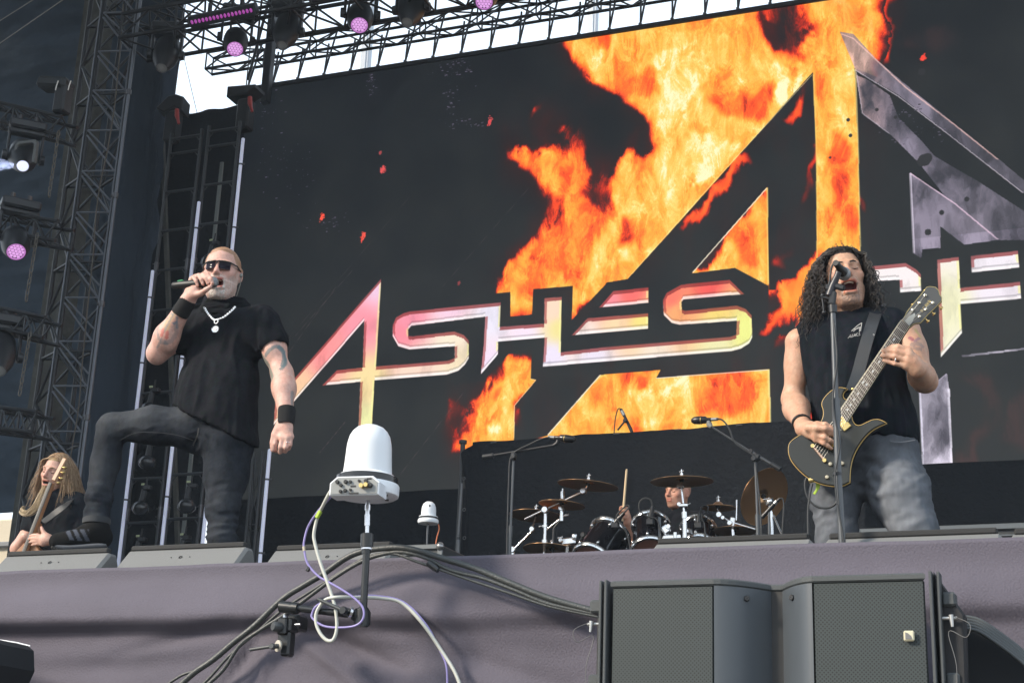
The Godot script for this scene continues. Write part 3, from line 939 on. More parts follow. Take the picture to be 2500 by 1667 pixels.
# moving head hanging from above; at: centre of the lens, aim: where it points
func moving_head(called: String, label: String, group: String, at: Vector3, aim: Vector3, kind: String, s: float, roll := 0.0) -> Node3D:
	var shell := mat("lamp_shell", Color(0.018, 0.02, 0.023), 0.45)
	var t := thing(called, label, "stage light", at, group)
	var d := (aim - at).normalized()
	var bs := along(-d, Vector3.UP)      # y runs from the lens back into the head
	var hd := MB.new()
	var prof := [Vector2(0.001, 0.34), Vector2(0.09, 0.34), Vector2(0.125, 0.3), Vector2(0.14, 0.2), Vector2(0.135, 0.1), Vector2(0.108, 0.02), Vector2(0.096, -0.006), Vector2(0.088, -0.006), Vector2(0.086, 0.012), Vector2(0.001, 0.014)]
	if kind == "spot": prof = [Vector2(0.001, 0.5), Vector2(0.1, 0.5), Vector2(0.14, 0.45), Vector2(0.15, 0.24), Vector2(0.13, 0.14), Vector2(0.078, 0.02), Vector2(0.068, -0.006), Vector2(0.06, -0.006), Vector2(0.058, 0.01), Vector2(0.001, 0.012)]
	for i in prof.size(): prof[i] *= s
	prof.reverse()
	hd.lathe(prof, Transform3D(bs, at), 24)
	obj("head", hd, shell, t)
	var hl: float = 0.25 * s
	var piv := at - d * hl
	var sd := d.cross(Vector3.UP).normalized()
	# yoke: two arms up to the base
	var top := piv + Vector3(0, 0.27 * s, 0)
	for sg in [-1.0, 1.0]:
		var y := MB.new()
		y.box(piv + sd * sg * 0.165 * s + Vector3(0, 0.1 * s, 0), Vector3(0.03 * s, 0.3 * s, 0.09 * s), Basis(sd, Vector3.UP, sd.cross(Vector3.UP)), 0.012 * s)
		obj("yoke_arm", y, shell, t)
		y = MB.new()
		y.lathe([Vector2(0.001, -0.02 * s), Vector2(0.05 * s, -0.02 * s), Vector2(0.055 * s, 0), Vector2(0.05 * s, 0.03 * s), Vector2(0.001, 0.032 * s)], Transform3D(along(sd * sg), piv + sd * sg * 0.18 * s), 16)
		obj("pivot_cover", y, shell, t)
	var b := MB.new()
	b.box(top, Vector3(0.37 * s, 0.06 * s, 0.12 * s), Basis(sd, Vector3.UP, sd.cross(Vector3.UP)), 0.015 * s)
	b.box(top + Vector3(0, 0.07 * s, 0), Vector3(0.37 * s, 0.1 * s, 0.22 * s), Basis(sd, Vector3.UP, sd.cross(Vector3.UP)), 0.02 * s)
	obj("base", b, shell, t)
	for sg in [-1.0, 1.0]:
		b = MB.new()
		b.box(top + Vector3(0, 0.15 * s, 0) + sd * sg * 0.08 * s, Vector3(0.03, 0.09, 0.04) * s, Basis.IDENTITY, 0.004)
		obj("clamp", b, mat("steel_dark", Color(0.1, 0.1, 0.105), 0.4, 0.6), t)
	var l := MB.new()
	if kind == "wash":
		l.lathe([Vector2(0.074 * s, 0.0), Vector2(0.078 * s, -0.008 * s), Vector2(0.088 * s, -0.008 * s), Vector2(0.09 * s, 0.0)], Transform3D(bs, at), 28)
		obj("lens_ring", l, glow("pink_ring", Color(0.72, 0.45, 0.74), 0.85), t)
		l = MB.new()
		for q in hexes(19): l.ball(at + bs * Vector3(q.x * 0.0335 * s, 0.008 * s, q.y * 0.0335 * s), Vector3(0.0165, 0.006, 0.0165) * s, bs, 8)
		obj("led_lens", l, glow("pink_cells", Color(0.86, 0.62, 0.88), 0.95), t)
		l = MB.new()
		l.lathe([Vector2(0.001, 0.013 * s), Vector2(0.085 * s, 0.0125 * s)], Transform3D(bs, at), 24)
		obj("lens_plate", l, glow("pink_plate", Color(0.35, 0.17, 0.38), 0.7), t)
	else:
		l.lathe([Vector2(0.001, 0.002 * s), Vector2(0.03 * s, 0.001 * s), Vector2(0.059 * s, 0.009 * s)], Transform3D(bs, at), 24)
		var gm := mat("front_lens", Color(0.5, 0.51, 0.5), 0.2, 0.1)
		relief(gm, 31, 0.05, 12.0, 0.8)
		obj("lens", l, gm, t)
		l = MB.new()
		l.lathe([Vector2(0.058 * s, 0.008 * s), Vector2(0.06 * s, -0.008 * s), Vector2(0.067 * s, -0.008 * s), Vector2(0.069 * s, 0.004 * s)], Transform3D(bs, at), 24)
		obj("lens_ring", l, mat("lens_ring", Color(0.16, 0.16, 0.16), 0.4), t)
	return t

# aim of a lamp whose body hangs above its lens: dx pixels to the side for 80 up, k how steeply it hangs
func hang_aim(px: float, py: float, z: float, dx: float, k: float) -> Vector3:
	var at := P(px, py, z)
	var vd := (at - EYE).normalized()
	var up := (P(px + dx, py - 80.0, z) - at).normalized()
	up = (up - vd * up.dot(vd)).normalized()
	return at - (vd * sqrt(1.0 - k * k) + up * k)

func hexes(n: int) -> Array:
	var r := []
	for a in range(-2, 3):
		for b in range(-2, 3):
			if absi(a + b) <= 2: r.append(Vector2(a + b * 0.5, b * 0.866))
	return r.slice(0, n)

func glow(key: String, c: Color, e: float) -> StandardMaterial3D:
	if mats.has(key): return mats[key]
	var m := mat(key, Color(0.12, 0.1, 0.12), 0.4)
	m.emission_enabled = true
	m.emission = c
	m.emission_energy_multiplier = e
	return m

func chain(label: String, a: Vector3, b: Vector3, link: float):
	var t := thing("hoist_chain", label, "chain", a)
	var n := int((b - a).length() / link)
	var d := (b - a).normalized()
	for i in n:
		var m := MB.new()
		var c := a.lerp(b, (i + 0.5) / n)
		var s := d.cross(Vector3(0, 0, 1)).normalized()
		if i % 2 == 1: s = d.cross(s).normalized()
		var pts := []
		for k in 11:
			var an := TAU * k / 10.0
			pts.append(c + s * cos(an) * link * 0.27 + d * sin(an) * link * 0.66)
		m.tube(pts, link * 0.11, 5, false)
		obj("link", m, mat("chain_steel", Color(0.13, 0.12, 0.1), 0.5, 0.5), t)

func build_rig():
	var blk := mat("truss_black", Color(0.013, 0.014, 0.016), 0.5)
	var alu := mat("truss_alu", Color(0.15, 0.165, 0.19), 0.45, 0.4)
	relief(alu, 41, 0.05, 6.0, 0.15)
	var dusk := mat("truss_painted", Color(0.03, 0.034, 0.038), 0.5)
	# ---- tall tower on the stage side: corner chords through the photographed lines
	var c0 := upright(192, 467, -13.0); var cl := upright(157, 467, -13.2); var cr := upright(281, 467, -13.1)
	var y0 := FLOOR; var y1 := 12.6
	var a := Vector3(c0.x, y0, c0.y)
	var tw := truss("tower_truss", "tall black lattice tower with bare metal edges beside the dark side drape", "", a, Vector3(c0.x, y1, c0.y), Vector3(cl.x - c0.x, 0, cl.y - c0.y), Vector3(cr.x - c0.x, 0, cr.y - c0.y), 20, 0.026, 0.017, blk, dusk, 1)
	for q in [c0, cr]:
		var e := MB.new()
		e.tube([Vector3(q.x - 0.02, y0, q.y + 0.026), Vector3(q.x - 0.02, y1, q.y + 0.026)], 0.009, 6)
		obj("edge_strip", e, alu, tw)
	# bracing on the right face, the sky light on it put into pale metal
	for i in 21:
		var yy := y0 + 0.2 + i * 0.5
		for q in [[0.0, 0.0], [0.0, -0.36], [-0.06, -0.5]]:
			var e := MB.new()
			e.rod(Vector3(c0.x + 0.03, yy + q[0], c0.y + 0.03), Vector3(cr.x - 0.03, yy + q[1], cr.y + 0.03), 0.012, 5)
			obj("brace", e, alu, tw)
	# bright pipe with couplers in front of the tower's right edge
	var pp := upright(291, 400, -12.85)
	var pt := thing("steel_pipe", "long bare steel pipe with clamps running up beside the lattice tower", "pipe", Vector3(pp.x, y0, pp.y))
	var pm := MB.new()
	pm.tube([Vector3(pp.x, y0, pp.y), Vector3(pp.x, y1, pp.y)], 0.017, 8)
	obj("tube", pm, alu, pt)
	for i in 8:
		pm = MB.new()
		pm.tube([Vector3(pp.x, 3.1 + i * 1.25, pp.y), Vector3(pp.x, 3.16 + i * 1.25, pp.y)], 0.03, 8)
		pm.box(Vector3(pp.x - 0.03, 3.13 + i * 1.25, pp.y), Vector3(0.05, 0.03, 0.03), Basis.IDENTITY, 0.004)
		obj("clamp", pm, mat("steel_dark", Color(0.1, 0.1, 0.105), 0.4, 0.6), pt)
	# loose rope along the tower
	var rp := MB.new()
	var rpts := PL([[300, 10, 0.0], [285, 200, 0.0], [268, 330, 0], [238, 480, 0], [226, 620, 0], [212, 760, 0], [200, 880, 0], [190, 1000, 0], [172, 1110, 0], [165, 1200, 0]], -12.8)
	rp.tube(catmull(rpts, 5), 0.007, 5)
	solo("rope", rp, mat("rope", Color(0.12, 0.105, 0.085), 0.9), "thin pale rope hanging down along the lattice tower", "rope", rpts[rpts.size() - 1])
	# grey column behind the tower
	var gc := MB.new()
	var g0 := upright(182, 467, -14.6)
	gc.box(Vector3(g0.x, 6.5, g0.y), Vector3(0.3, 13.0, 0.3), Basis.IDENTITY, 0.01)
	var gcm := mat("grey_column", Color(0.115, 0.115, 0.1), 0.85)
	mottle(gcm, 43, 0.02, 1.0, 0.75, 1.0)
	solo("roof_column", gc, gcm, "plain grey column standing behind the lattice tower", "column", Vector3(g0.x, 0, g0.y))
	# slanting grey mast and the pale column beside it
	var ms := MB.new()
	var ma := P(375, -200, -15.2); var mb_ := P(434, 1350, -15.2)
	ms.box((ma + mb_) / 2, Vector3(0.055, ma.distance_to(mb_), 0.05), along(ma - mb_), 0.006)
	solo("slanted_mast", ms, gcm, "narrow grey mast leaning behind the lighting ladders", "mast", mb_)
	var wm := mat("white_column", Color(0.55, 0.6, 0.66), 0.5)
	for q in [[408, 180, -17.4, 0.1, "pale blue roof column seen between the side drape and the sky"], [893, 150, -19.5, 0.14, "pale roof column showing above the video screen behind the hanging truss"], [1448, 55, -19.5, 0.14, "second pale roof column showing above the video screen, over the flames"]]:
		var u := upright(q[0], q[1], q[2])
		var w := MB.new()
		w.box(Vector3(u.x, 8.0, u.y), Vector3(q[3], 16.0, 0.12), Basis.IDENTITY, 0.01)
		w.box(Vector3(u.x + 0.02, 8.0, u.y + 0.065), Vector3(0.015, 15.9, 0.02), Basis.IDENTITY, 0.002)
		solo("roof_column", w, wm, q[4], "column", Vector3(u.x, 0, u.y))
	# ---- tarpaulin and drapes at the side
	var tarp := mat("tarpaulin", Color(0.075, 0.1, 0.13), 0.75)
	relief(tarp, 44, 0.02, 0.8, 0.35)
	var nz := noise(45, 0.9, 4)
	var ta := P(-260, 700, -15.4).x; var tb := P(345, 700, -15.4).x
	var tbot := P(30, 1252, -15.4).y
	var tm := MB.new()
	tm.sheet(70, 140, func(u, v): 
		var x := lerpf(ta, tb, u); var y := lerpf(13.0, tbot, v)
		return Vector3(x, y, -15.4 + 0.10 * nz.get_noise_2d(x * 0.5, y * 1.6) + 0.035 * nz.get_noise_2d(x * 1.4 + y * 1.5, y * 4.0)), Vector3(0, 0, 1))
	solo("side_tarpaulin", tm, tarp, "dark blue wrinkled tarpaulin closing the side of the stage behind the light trusses", "tarpaulin", Vector3((ta + tb) / 2, FLOOR, -15.4))
	var da := P(250, 700, -15.0).x; var db := P(368, 700, -15.0).x
	tm = MB.new()
	tm.sheet(60, 160, func(u, v):
		var y := lerpf(13.0, FLOOR, v)
		var x := lerpf(da, db, u)
		var sag: float = 0.07 * sin((u * 2.2 + y * 0.9) * 3.0 + nz.get_noise_2d(u * 2.0, y) * 3.0) * u * smoothstep(6.0, 9.0, y)
		return Vector3(x, y, -15.0 + 0.05 * sin(u * 9.0) + sag + 0.05 * nz.get_noise_2d(x * 2.0, y * 0.7)), Vector3(0, 0, 1))
	var drape := mat("side_drape", Color(0.045, 0.06, 0.082), 0.8)
	drape.metallic_specular = 0.2
	tarp.metallic_specular = 0.2
	solo("side_drape", tm, drape, "long dark drape hanging between the lattice tower and the lighting ladders", "drape", Vector3((da + db) / 2, FLOOR, -15.0))
	var bc: StandardMaterial3D = mats["black_cloth"]
	# black cloth behind the ladders, beside the screen
	var ba := P(335, 700, -15.6); var bb := P(556, 700, -15.6)
	tm = MB.new()
	var btop := P(510, 268, -15.6).y
	tm.sheet(40, 60, func(u, v):
		var x := lerpf(ba.x, bb.x, u)
		return Vector3(x, lerpf(btop, FLOOR, v), -15.6 + 0.02 * sin(x * 14.0) + 0.03 * nz.get_noise_2d(x * 2.0, v * 3.0)), Vector3(0, 0, 1))
	solo("black_backdrop", tm, bc, "black cloth backdrop behind the lighting ladders beside the video screen", "backdrop", Vector3((ba.x + bb.x) / 2, FLOOR, -15.6))
	# cloth below the screen, two pieces
	tm = MB.new()
	var la := P(540, 1250, -15.7).x; var lb := P(1600, 1250, -15.7).x
	var lt := P(900, 1204, -15.7).y
	tm.sheet(60, 20, func(u, v): return Vector3(lerpf(la, lb, u), lerpf(lt, FLOOR, v), -15.7 + 0.015 * sin(u * 40.0)), Vector3(0, 0, 1))
	solo("black_valance", tm, bc, "black cloth hanging below the video screen behind the white cameras", "cloth", Vector3((la + lb) / 2, FLOOR, -15.7))
	tm = MB.new()
	var ra := P(1850, 1250, -15.7).x; var rb := 6.0
	var rt := P(2380, 1128, -15.7).y
	tm.sheet(60, 20, func(u, v): return Vector3(lerpf(ra, rb, u), lerpf(rt, FLOOR, v), -15.69 + 0.015 * sin(u * 40.0)), Vector3(0, 0, 1))
	solo("black_valance", tm, bc, "black cloth hanging below the video screen behind the guitarist", "cloth", Vector3((ra + rb) / 2, FLOOR, -15.7))
	# drape closing the far side, beyond the picture
	tm = MB.new()
	tm.sheet(40, 40, func(u, v): return Vector3(lerpf(sx1 + 0.05, sx1 + 4.0, u), lerpf(13.0, FLOOR, v), -15.8 + 0.06 * sin(u * 30.0)), Vector3(0, 0, 1))
	solo("side_drape", tm, drape, "long dark drape beyond the guitarist's end of the video screen", "drape", Vector3(sx1 + 2.0, FLOOR, -15.8))
	# ---- truss that carries the screen
	var zt := -16.1
	var q0 := P(500, 168, zt)
	var mp := mpp(700, 120, zt)
	var len_ := P(2100, -60, zt).x - q0.x
	var hang := truss("screen_truss", "black box truss carrying the video screen, open against the white sky", "", q0, q0 + Vector3(len_, 0, 0), Vector3(0, 46 * mp, 0), Vector3(0.0, 0.0, -0.17), 22, 0.021, 0.012, blk)
	# hanging brackets between truss and screen top
	for x in [601, 662, 723, 787, 852, 919, 986, 1054, 1123, 1194, 1265, 1337, 1411, 1486, 1562, 1640, 1720, 1801, 1880]:
		var wx: float = P(x, 215 - (x - 650) * 0.157, ZSCR).x
		var top := Vector3(wx, q0.y, zt)
		var bot := Vector3(wx, sy1 + 0.1, ZSCR - 0.03)
		var bt := thing("hanging_bracket", "black V-shaped steel bracket holding up the video screen", "bracket", bot, "brackets between the truss and the screen")
		for sg in [-1.0, 1.0]:
			var s := MB.new()
			s.rod(bot, top + Vector3(0.055 * sg + 0.02, 0.1 + 0.18 * maxf(sg, 0.0), -0.05), 0.014, 5)
			obj("strut", s, blk, bt)
		var s2 := MB.new()
		s2.box(bot - Vector3(0, 0.03, 0), Vector3(0.04, 0.08, 0.05), Basis.IDENTITY, 0.006)
		obj("shackle", s2, mat("steel_dark", Color(0.1, 0.1, 0.105), 0.4, 0.6), bt)
	# upright post crossing the truss
	var po := upright(662, 90, -15.8)
	var pb := MB.new()
	pb.box(Vector3(po.x, 12.3, po.y), Vector3(0.11, 3.2, 0.11), Basis.IDENTITY, 0.01)
	pb.rod(Vector3(po.x - 0.02, 12.4, po.y + 0.06), Vector3(po.x - 0.26, 11.05, po.y + 0.06), 0.02, 6)
	solo("hanging_post", pb, blk, "thick black post with a brace in front of the screen truss", "post", Vector3(po.x, 10.7, po.y))
	# ---- lighting truss at the top
	var zl := -12.6
	var b0 := P(290, 92, zl)
	var b1 := P(1500, -170, zl)
	truss("lighting_truss", "black lighting truss with moving lights hung along it, above the singer", "", b0, Vector3(b1.x, b0.y, zl), Vector3(0, 0.3, 0), Vector3(0, 0, -0.55), 16, 0.024, 0.013, blk)
	truss("lighting_truss", "second black truss crossing behind the moving lights at the top", "", P(250, 40, -13.6), Vector3(b1.x, P(250, 40, -13.6).y, -13.6), Vector3(0, 0.28, 0), Vector3(0, 0, -0.4), 16, 0.022, 0.012, blk)
	# moving lights on it
	var aim := Vector3(-4.6, -1.0, 0)
	var ml := [[573, 119, "wash", 0.98, "pink LED wash light hanging below the purple light bar over the sky gap"], [877, 61, "wash", 1.02, "pink LED wash light in front of the middle of the screen truss"], [1182, 4, "wash", 1.0, "pink LED wash light cut by the picture's top above the dark part of the screen"],
		[394, 165, "spot", 0.98, "black moving spotlight hanging in front of the blue drape"], [688, 110, "spot", 0.96, "black moving spotlight with grey lens beside the thick post"], [994, 54, "spot", 0.98, "black moving spotlight with grey lens between two pink wash lights"], [1322, -14, "spot", 0.98, "black moving spotlight at the top edge over the screen's flames"]]
	for q in ml:
		moving_head("moving_light" if q[2] == "spot" else "wash_light", q[4], "moving lights on the top truss", P(q[0], q[1], -12.9), hang_aim(q[0], q[1], -12.9, 26.0 if q[2] == "spot" else 8.0, 0.6 if q[2] == "spot" else 0.45), q[2], q[3])
	# purple LED bars
	for q in [[[468, 54], [612, 25], "purple LED light bar with a row of lenses over the sky gap"], [[766, -6], [900, -33], "second purple LED light bar, mostly above the picture"]]:
		var pa := P(q[0][0], q[0][1], -12.45); var pb2 := P(q[1][0], q[1][1], -12.45)
		var t := thing("light_bar", q[2], "light bar", (pa + pb2) / 2, "purple light bars")
		var ax := (pb2 - pa).normalized()
		var fw := (aim - pa).normalized(); fw = (fw - ax * fw.dot(ax)).normalized()
		var bs := Basis(ax, fw.cross(ax).normalized(), fw)
		var bx := MB.new()
		var ctr := (pa + pb2) / 2 - fw * 0.05
		bx.box(ctr, Vector3(pa.distance_to(pb2) + 0.1, 0.13, 0.1), bs, 0.015)
		obj("housing", bx, mat("lamp_shell"), t)
		for i in 17:
			var l := MB.new()
			l.ball(pa.lerp(pb2, i / 16.0) + fw * 0.002, Vector3(0.017, 0.024, 0.012), bs, 8)
			obj("led_lens", l, glow("purple_cells", Color(0.62, 0.22, 0.6), 0.9), t)
		for sg in [-1.0, 1.0]:
			var c := MB.new()
			c.box(ctr + ax * sg * 0.2 + Vector3(0, 0.12, -0.03), Vector3(0.03, 0.16, 0.05), Basis.IDENTITY, 0.005)
			obj("clamp", c, blk, t)
	# chain hoists above the ladders
	for q in [[422, 262, 0.36, "black chain hoist under a peaked rain cover above the lighting ladder"], [598, 232, 0.42, "black chain hoist under a flat rain cover at the screen's top corner"]]:
		var c := P(q[0], q[1], -14.6)
		var t := thing("chain_hoist", q[3], "hoist", c, "hoists above the lighting ladders")
		var m := MB.new()
		if q[0] < 500:
			m.prism(PackedVector2Array([Vector2(-0.17, -0.06), Vector2(-0.14, -0.02), Vector2(-0.03, 0.1), Vector2(0.07, 0.12), Vector2(0.17, 0.08), Vector2(0.17, -0.1), Vector2(0.06, -0.05), Vector2(-0.06, -0.12)]), Transform3D(Basis(Vector3.UP, 0.2), c), 0.25, 0.012)
		else:
			m.prism(PackedVector2Array([Vector2(-0.19, -0.05), Vector2(-0.19, 0.09), Vector2(0.2, 0.06), Vector2(0.2, 0.02), Vector2(0.08, -0.05)]), Transform3D(Basis.IDENTITY, c), 0.25, 0.012)
		obj("rain_cover", m, blk, t)
		m = MB.new()
		m.box(c + Vector3(0.03, -0.28, 0), Vector3(0.17, 0.4, 0.17), Basis.IDENTITY, 0.02)
		obj("motor", m, blk, t)
		m = MB.new()
		m.rod(c + Vector3(0, 0.1, 0), c + Vector3(0, 2.4, 0), 0.008, 5)
		obj("load_chain", m, blk, t)
		m = MB.new()
		var rd := c + Vector3(0.16, -0.12, 0.14)
		m.tube([rd, rd + Vector3(0.01, -0.09, 0), rd + Vector3(0.03, -0.14, 0), rd + Vector3(0.05, -0.2, 0)], [0.028, 0.03, 0.02, 0.018], 8)
		obj("red_plug", m, mat("red_plastic", Color(0.45, 0.04, 0.03), 0.5), t)
	# stay wires
	for q in [[[420, 20], [480, 275], -17.0, "thin stay wire running down across the sky gap"], [[-20, 118], [180, -20], -11.0, "upper thin wire slanting across the dark tarpaulin"], [[-20, 62], [110, -20], -11.2, "lower thin wire slanting across the corner of the tarpaulin"]]:
		var m := MB.new()
		var wa := P(q[0][0], q[0][1], q[2]); var wb := P(q[1][0], q[1][1], q[2])
		m.rod(wa, wb, 0.0055, 5)
		solo("stay_wire", m, mat("wire", Color(0.3, 0.3, 0.28), 0.5, 0.3), q[3], "wire", wa)
	# ---- lighting ladders
	var zz := -14.3
	var labels := ["black lighting ladder frame nearest the side drape", "black lighting ladder frame next to the video screen"]
	var k := 0
	for q in [[[417, 340], [491, 330]], [[509, 322], [584, 312]]]:
		var ua := upright(q[0][0], q[0][1], zz); var ub := upright(q[1][0], q[1][1], zz)
		var top := P(q[0][0], q[0][1], zz).y
		var t := thing("lighting_ladder", labels[k], "lighting ladder", Vector3(ua.x, FLOOR, zz), "lighting ladders")
		for u in [ua, ub]:
			var m := MB.new()
			m.tube([Vector3(u.x, FLOOR, zz), Vector3(u.x, top + 0.08, zz)], 0.02, 8)
			obj("upright", m, dusk, t)
			for i in 6:
				m = MB.new()
				m.tube([Vector3(u.x, 2.9 + i * 0.98, zz), Vector3(u.x, 3.04 + i * 0.98, zz)], 0.026, 8)
				for sg in [-1.0, 1.0]:
					m.rod(Vector3(u.x - 0.045, 2.97 + sg * 0.045 + i * 0.98, zz + 0.015), Vector3(u.x + 0.045, 2.97 + sg * 0.045 + i * 0.98, zz + 0.015), 0.005, 5)
				obj("coupler", m, mat("steel_dark", Color(0.1, 0.1, 0.105), 0.4, 0.6), t)
		var n := 0
		var yy := top
		while yy > FLOOR + 0.1:
			var m := MB.new()
			m.rod(Vector3(ua.x, yy, zz), Vector3(ub.x, yy, zz), 0.018, 8)
			m.rod(Vector3(ua.x, yy - 0.09, zz), Vector3(ua.x + 0.08, yy, zz), 0.007, 5)
			m.rod(Vector3(ub.x, yy - 0.09, zz), Vector3(ub.x - 0.08, yy, zz), 0.007, 5)
			obj("rung", m, dusk, t)
			yy -= 0.2 if n == 0 else 0.5
			n += 1
		k += 1
	# white light tubes clipped to the ladders
	k = 0
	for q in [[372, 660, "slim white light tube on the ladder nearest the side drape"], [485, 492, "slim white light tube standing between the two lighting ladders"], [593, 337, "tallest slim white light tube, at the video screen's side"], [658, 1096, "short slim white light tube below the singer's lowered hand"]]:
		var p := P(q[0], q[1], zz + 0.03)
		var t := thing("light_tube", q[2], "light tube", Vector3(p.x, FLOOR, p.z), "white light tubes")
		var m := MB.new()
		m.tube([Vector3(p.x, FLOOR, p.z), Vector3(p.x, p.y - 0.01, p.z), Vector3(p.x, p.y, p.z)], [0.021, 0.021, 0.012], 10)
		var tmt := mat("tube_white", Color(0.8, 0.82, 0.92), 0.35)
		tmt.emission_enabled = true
		tmt.emission = Color(0.62, 0.65, 0.78)  # faint glow added to brighten tubes that look unlit
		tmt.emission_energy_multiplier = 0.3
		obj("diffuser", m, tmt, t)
		var y := p.y - 0.35
		while y > FLOOR:
			m = MB.new()
			m.tube([Vector3(p.x, y, p.z), Vector3(p.x, y + 0.02, p.z)], 0.025, 10)
			m.box(Vector3(p.x + 0.035, y + 0.01, p.z), Vector3(0.04, 0.02, 0.02), Basis.IDENTITY, 0.003)
			obj("clip", m, mat("steel_dark", Color(0.1, 0.1, 0.105), 0.4, 0.6), t)
			y -= 0.8
	# grey flat strip behind ladder two
	var sp := upright(541, 400, -14.9)
	var sm := MB.new()
	var stp := P(541, 396, -14.9).y
	sm.box(Vector3(sp.x, (stp + FLOOR) / 2, -14.9), Vector3(0.045, stp - FLOOR, 0.03), Basis.IDENTITY, 0.004)
	solo("grey_batten", sm, mat("grey_batten", Color(0.2, 0.22, 0.21), 0.7), "grey flat batten standing behind the lighting ladder", "batten", Vector3(sp.x, FLOOR, -14.9))
	# small lamps on the ladders
	var proto = null
	var fl := ["small black round lamp on the ladder behind the singer's raised thigh", "small black round lamp on a ladder rung below the singer's raised thigh", "small black round lamp between two white tubes, above the monitor wedge", "lowest small black lamp on the ladder nearest the drape", "small black round lamp in front of the grey batten", "lowest small black lamp in front of the grey batten", "small black round lamp behind the singer's head"]
	var fi := 0
	for q in [[372, 948], [367, 1076], [353, 1186], [340, 1312], [462, 1180], [448, 1308], [519, 590]]:
		var p := P(q[0], q[1], zz + 0.08)
		if proto == null:
			proto = thing("bulb_lamp", fl[0], "lamp", Vector3.ZERO, "small lamps on the ladders")
			var m := MB.new()
			m.box(Vector3(0, 0, 0), Vector3(0.05, 0.05, 0.05), Basis.IDENTITY, 0.008)
			m.box(Vector3(0.05, -0.03, 0), Vector3(0.09, 0.05, 0.07), Basis.IDENTITY, 0.01)
			m.rod(Vector3(0.02, 0.02, 0), Vector3(0.025, 0.1, 0), 0.009, 6)
			obj("clamp", m, blk, proto)
			m = MB.new()
			m.tube([Vector3(0, -0.04, 0), Vector3(-0.005, -0.14, 0.01), Vector3(0, -0.2, 0.03)], [0.03, 0.032, 0.035], 10)
			obj("yoke", m, blk, proto)
			m = MB.new()
			m.ball(Vector3(0, -0.26, 0.03), Vector3(0.105, 0.085, 0.09), Basis.IDENTITY, 16)
			obj("housing", m, mat("gloss_black", Color(0.02, 0.022, 0.025), 0.18), proto)
			m = MB.new()
			m.box(Vector3(-0.005, 0.012, 0.03), Vector3(0.045, 0.022, 0.012), Basis.IDENTITY, 0.003)
			obj("label_tag", m, mat("pale_tag", Color(0.5, 0.55, 0.32), 0.6), proto)
			proto.position = p
		else:
			copy(proto, Transform3D(Basis(Vector3.UP, 0.3 * sin(fi * 2.0)), p), fl[fi])
		fi += 1
	# low lattice beside the screen's foot
	var ua := upright(608, 1220, -14.9); 
	truss("floor_truss", "short black lattice truss standing behind the singer's straight leg", "", Vector3(ua.x, FLOOR, -14.9), Vector3(ua.x, P(626, 1102, -14.9).y, -14.9), Vector3(0.12, 0, 0), Vector3(-0.14, 0, -0.3), 8, 0.018, 0.008, dusk)
	# ---- side trusses with lamps at the far left
	var zs := -11.2
	for q in [[[-80, 232], [150, 285], "topmost black truss arm carrying the lit white spotlight"], [[-80, 505], [140, 540], "black truss arm carrying the violet wash light"], [[-80, 735], [110, 775], "black truss arm below the violet wash light"], [[-80, 985], [90, 1005], "lowest black truss arm above the bass player's head"]]:
		var sa := P(q[0][0], q[0][1], zs); var sb := P(q[1][0], q[1][1], zs)
		truss("side_truss", q[2], "side trusses for lamps", sa, sb, Vector3(0, -0.2, 0), Vector3(0, 0, -0.25), 8, 0.02, 0.01, blk, dusk)
	var mv := moving_head("spotlight", "lit white spotlight in a pale grey yoke on the side truss", "side lights", P(54, 405, zs + 0.2), hang_aim(54, 405, zs + 0.2, 6.0, 0.35), "spot", 0.95)
	var yk := MB.new()
	var yc := P(62, 372, zs + 0.2)
	yk.prism(PackedVector2Array([Vector2(-0.13, -0.13), Vector2(-0.13, 0.09), Vector2(-0.1, 0.12), Vector2(0.1, 0.12), Vector2(0.13, 0.09), Vector2(0.13, -0.13), Vector2(0.1, -0.13), Vector2(0.1, 0.06), Vector2(0.075, 0.085), Vector2(-0.075, 0.085), Vector2(-0.1, 0.06), Vector2(-0.1, -0.13)]), Transform3D(Basis.IDENTITY, yc), 0.05, 0.006)
	obj("yoke", yk, mat("yoke_grey", Color(0.11, 0.115, 0.11), 0.6), mv)
	var ln := MB.new()
	ln.lathe([Vector2(0.001, -0.012), Vector2(0.035, -0.01), Vector2(0.055, 0.0)], Transform3D(along(-(hang_aim(54, 405, zs + 0.2, 6.0, 0.35) - mv.position).normalized()), mv.position), 20)
	obj("lit_lens", ln, glow("white_lit", Color(0.86, 0.89, 1.0), 1.15), mv)
	var sl := SpotLight3D.new()
	sl.name = "spot_beam"
	sl.light_energy = 14.0
	sl.light_color = Color(0.86, 0.89, 1.0)
	sl.spot_range = 14.0
	sl.spot_angle = 9.0
	sl.light_size = 0.05
	sl.shadow_enabled = true
	mv.add_child(sl)
	sl.look_at_from_position(mv.position + (Vector3(-7.5, 2.0, 2.0) - mv.position).normalized() * 0.03, Vector3(-7.5, 2.0, 2.0), Vector3.UP)
	# smoke cone added in the shape of the beam, so that it shows
	var fv := FogVolume.new()
	fv.name = "beam_shaped_smoke"
	fv.shape = RenderingServer.FOG_VOLUME_SHAPE_CONE
	fv.size = Vector3(0.3, 0.9, 0.3)
	var fmt := FogMaterial.new()
	fmt.density = 0.55
	fmt.albedo = Color(0.85, 0.88, 0.95)
	fmt.edge_fade = 0.4
	fv.material = fmt
	var bd := (Vector3(-7.5, 2.0, 2.0) - mv.position).normalized()
	add_child(fv)
	fv.transform = Transform3D(along(-bd), mv.position + bd * 0.5)
	fv.set_meta("kind", "stuff")
	moving_head("wash_light", "violet LED wash light hanging from the dark side truss", "side lights", P(38, 614, zs + 0.1), hang_aim(38, 614, zs + 0.1, -4.0, 0.5), "wash", 1.0)
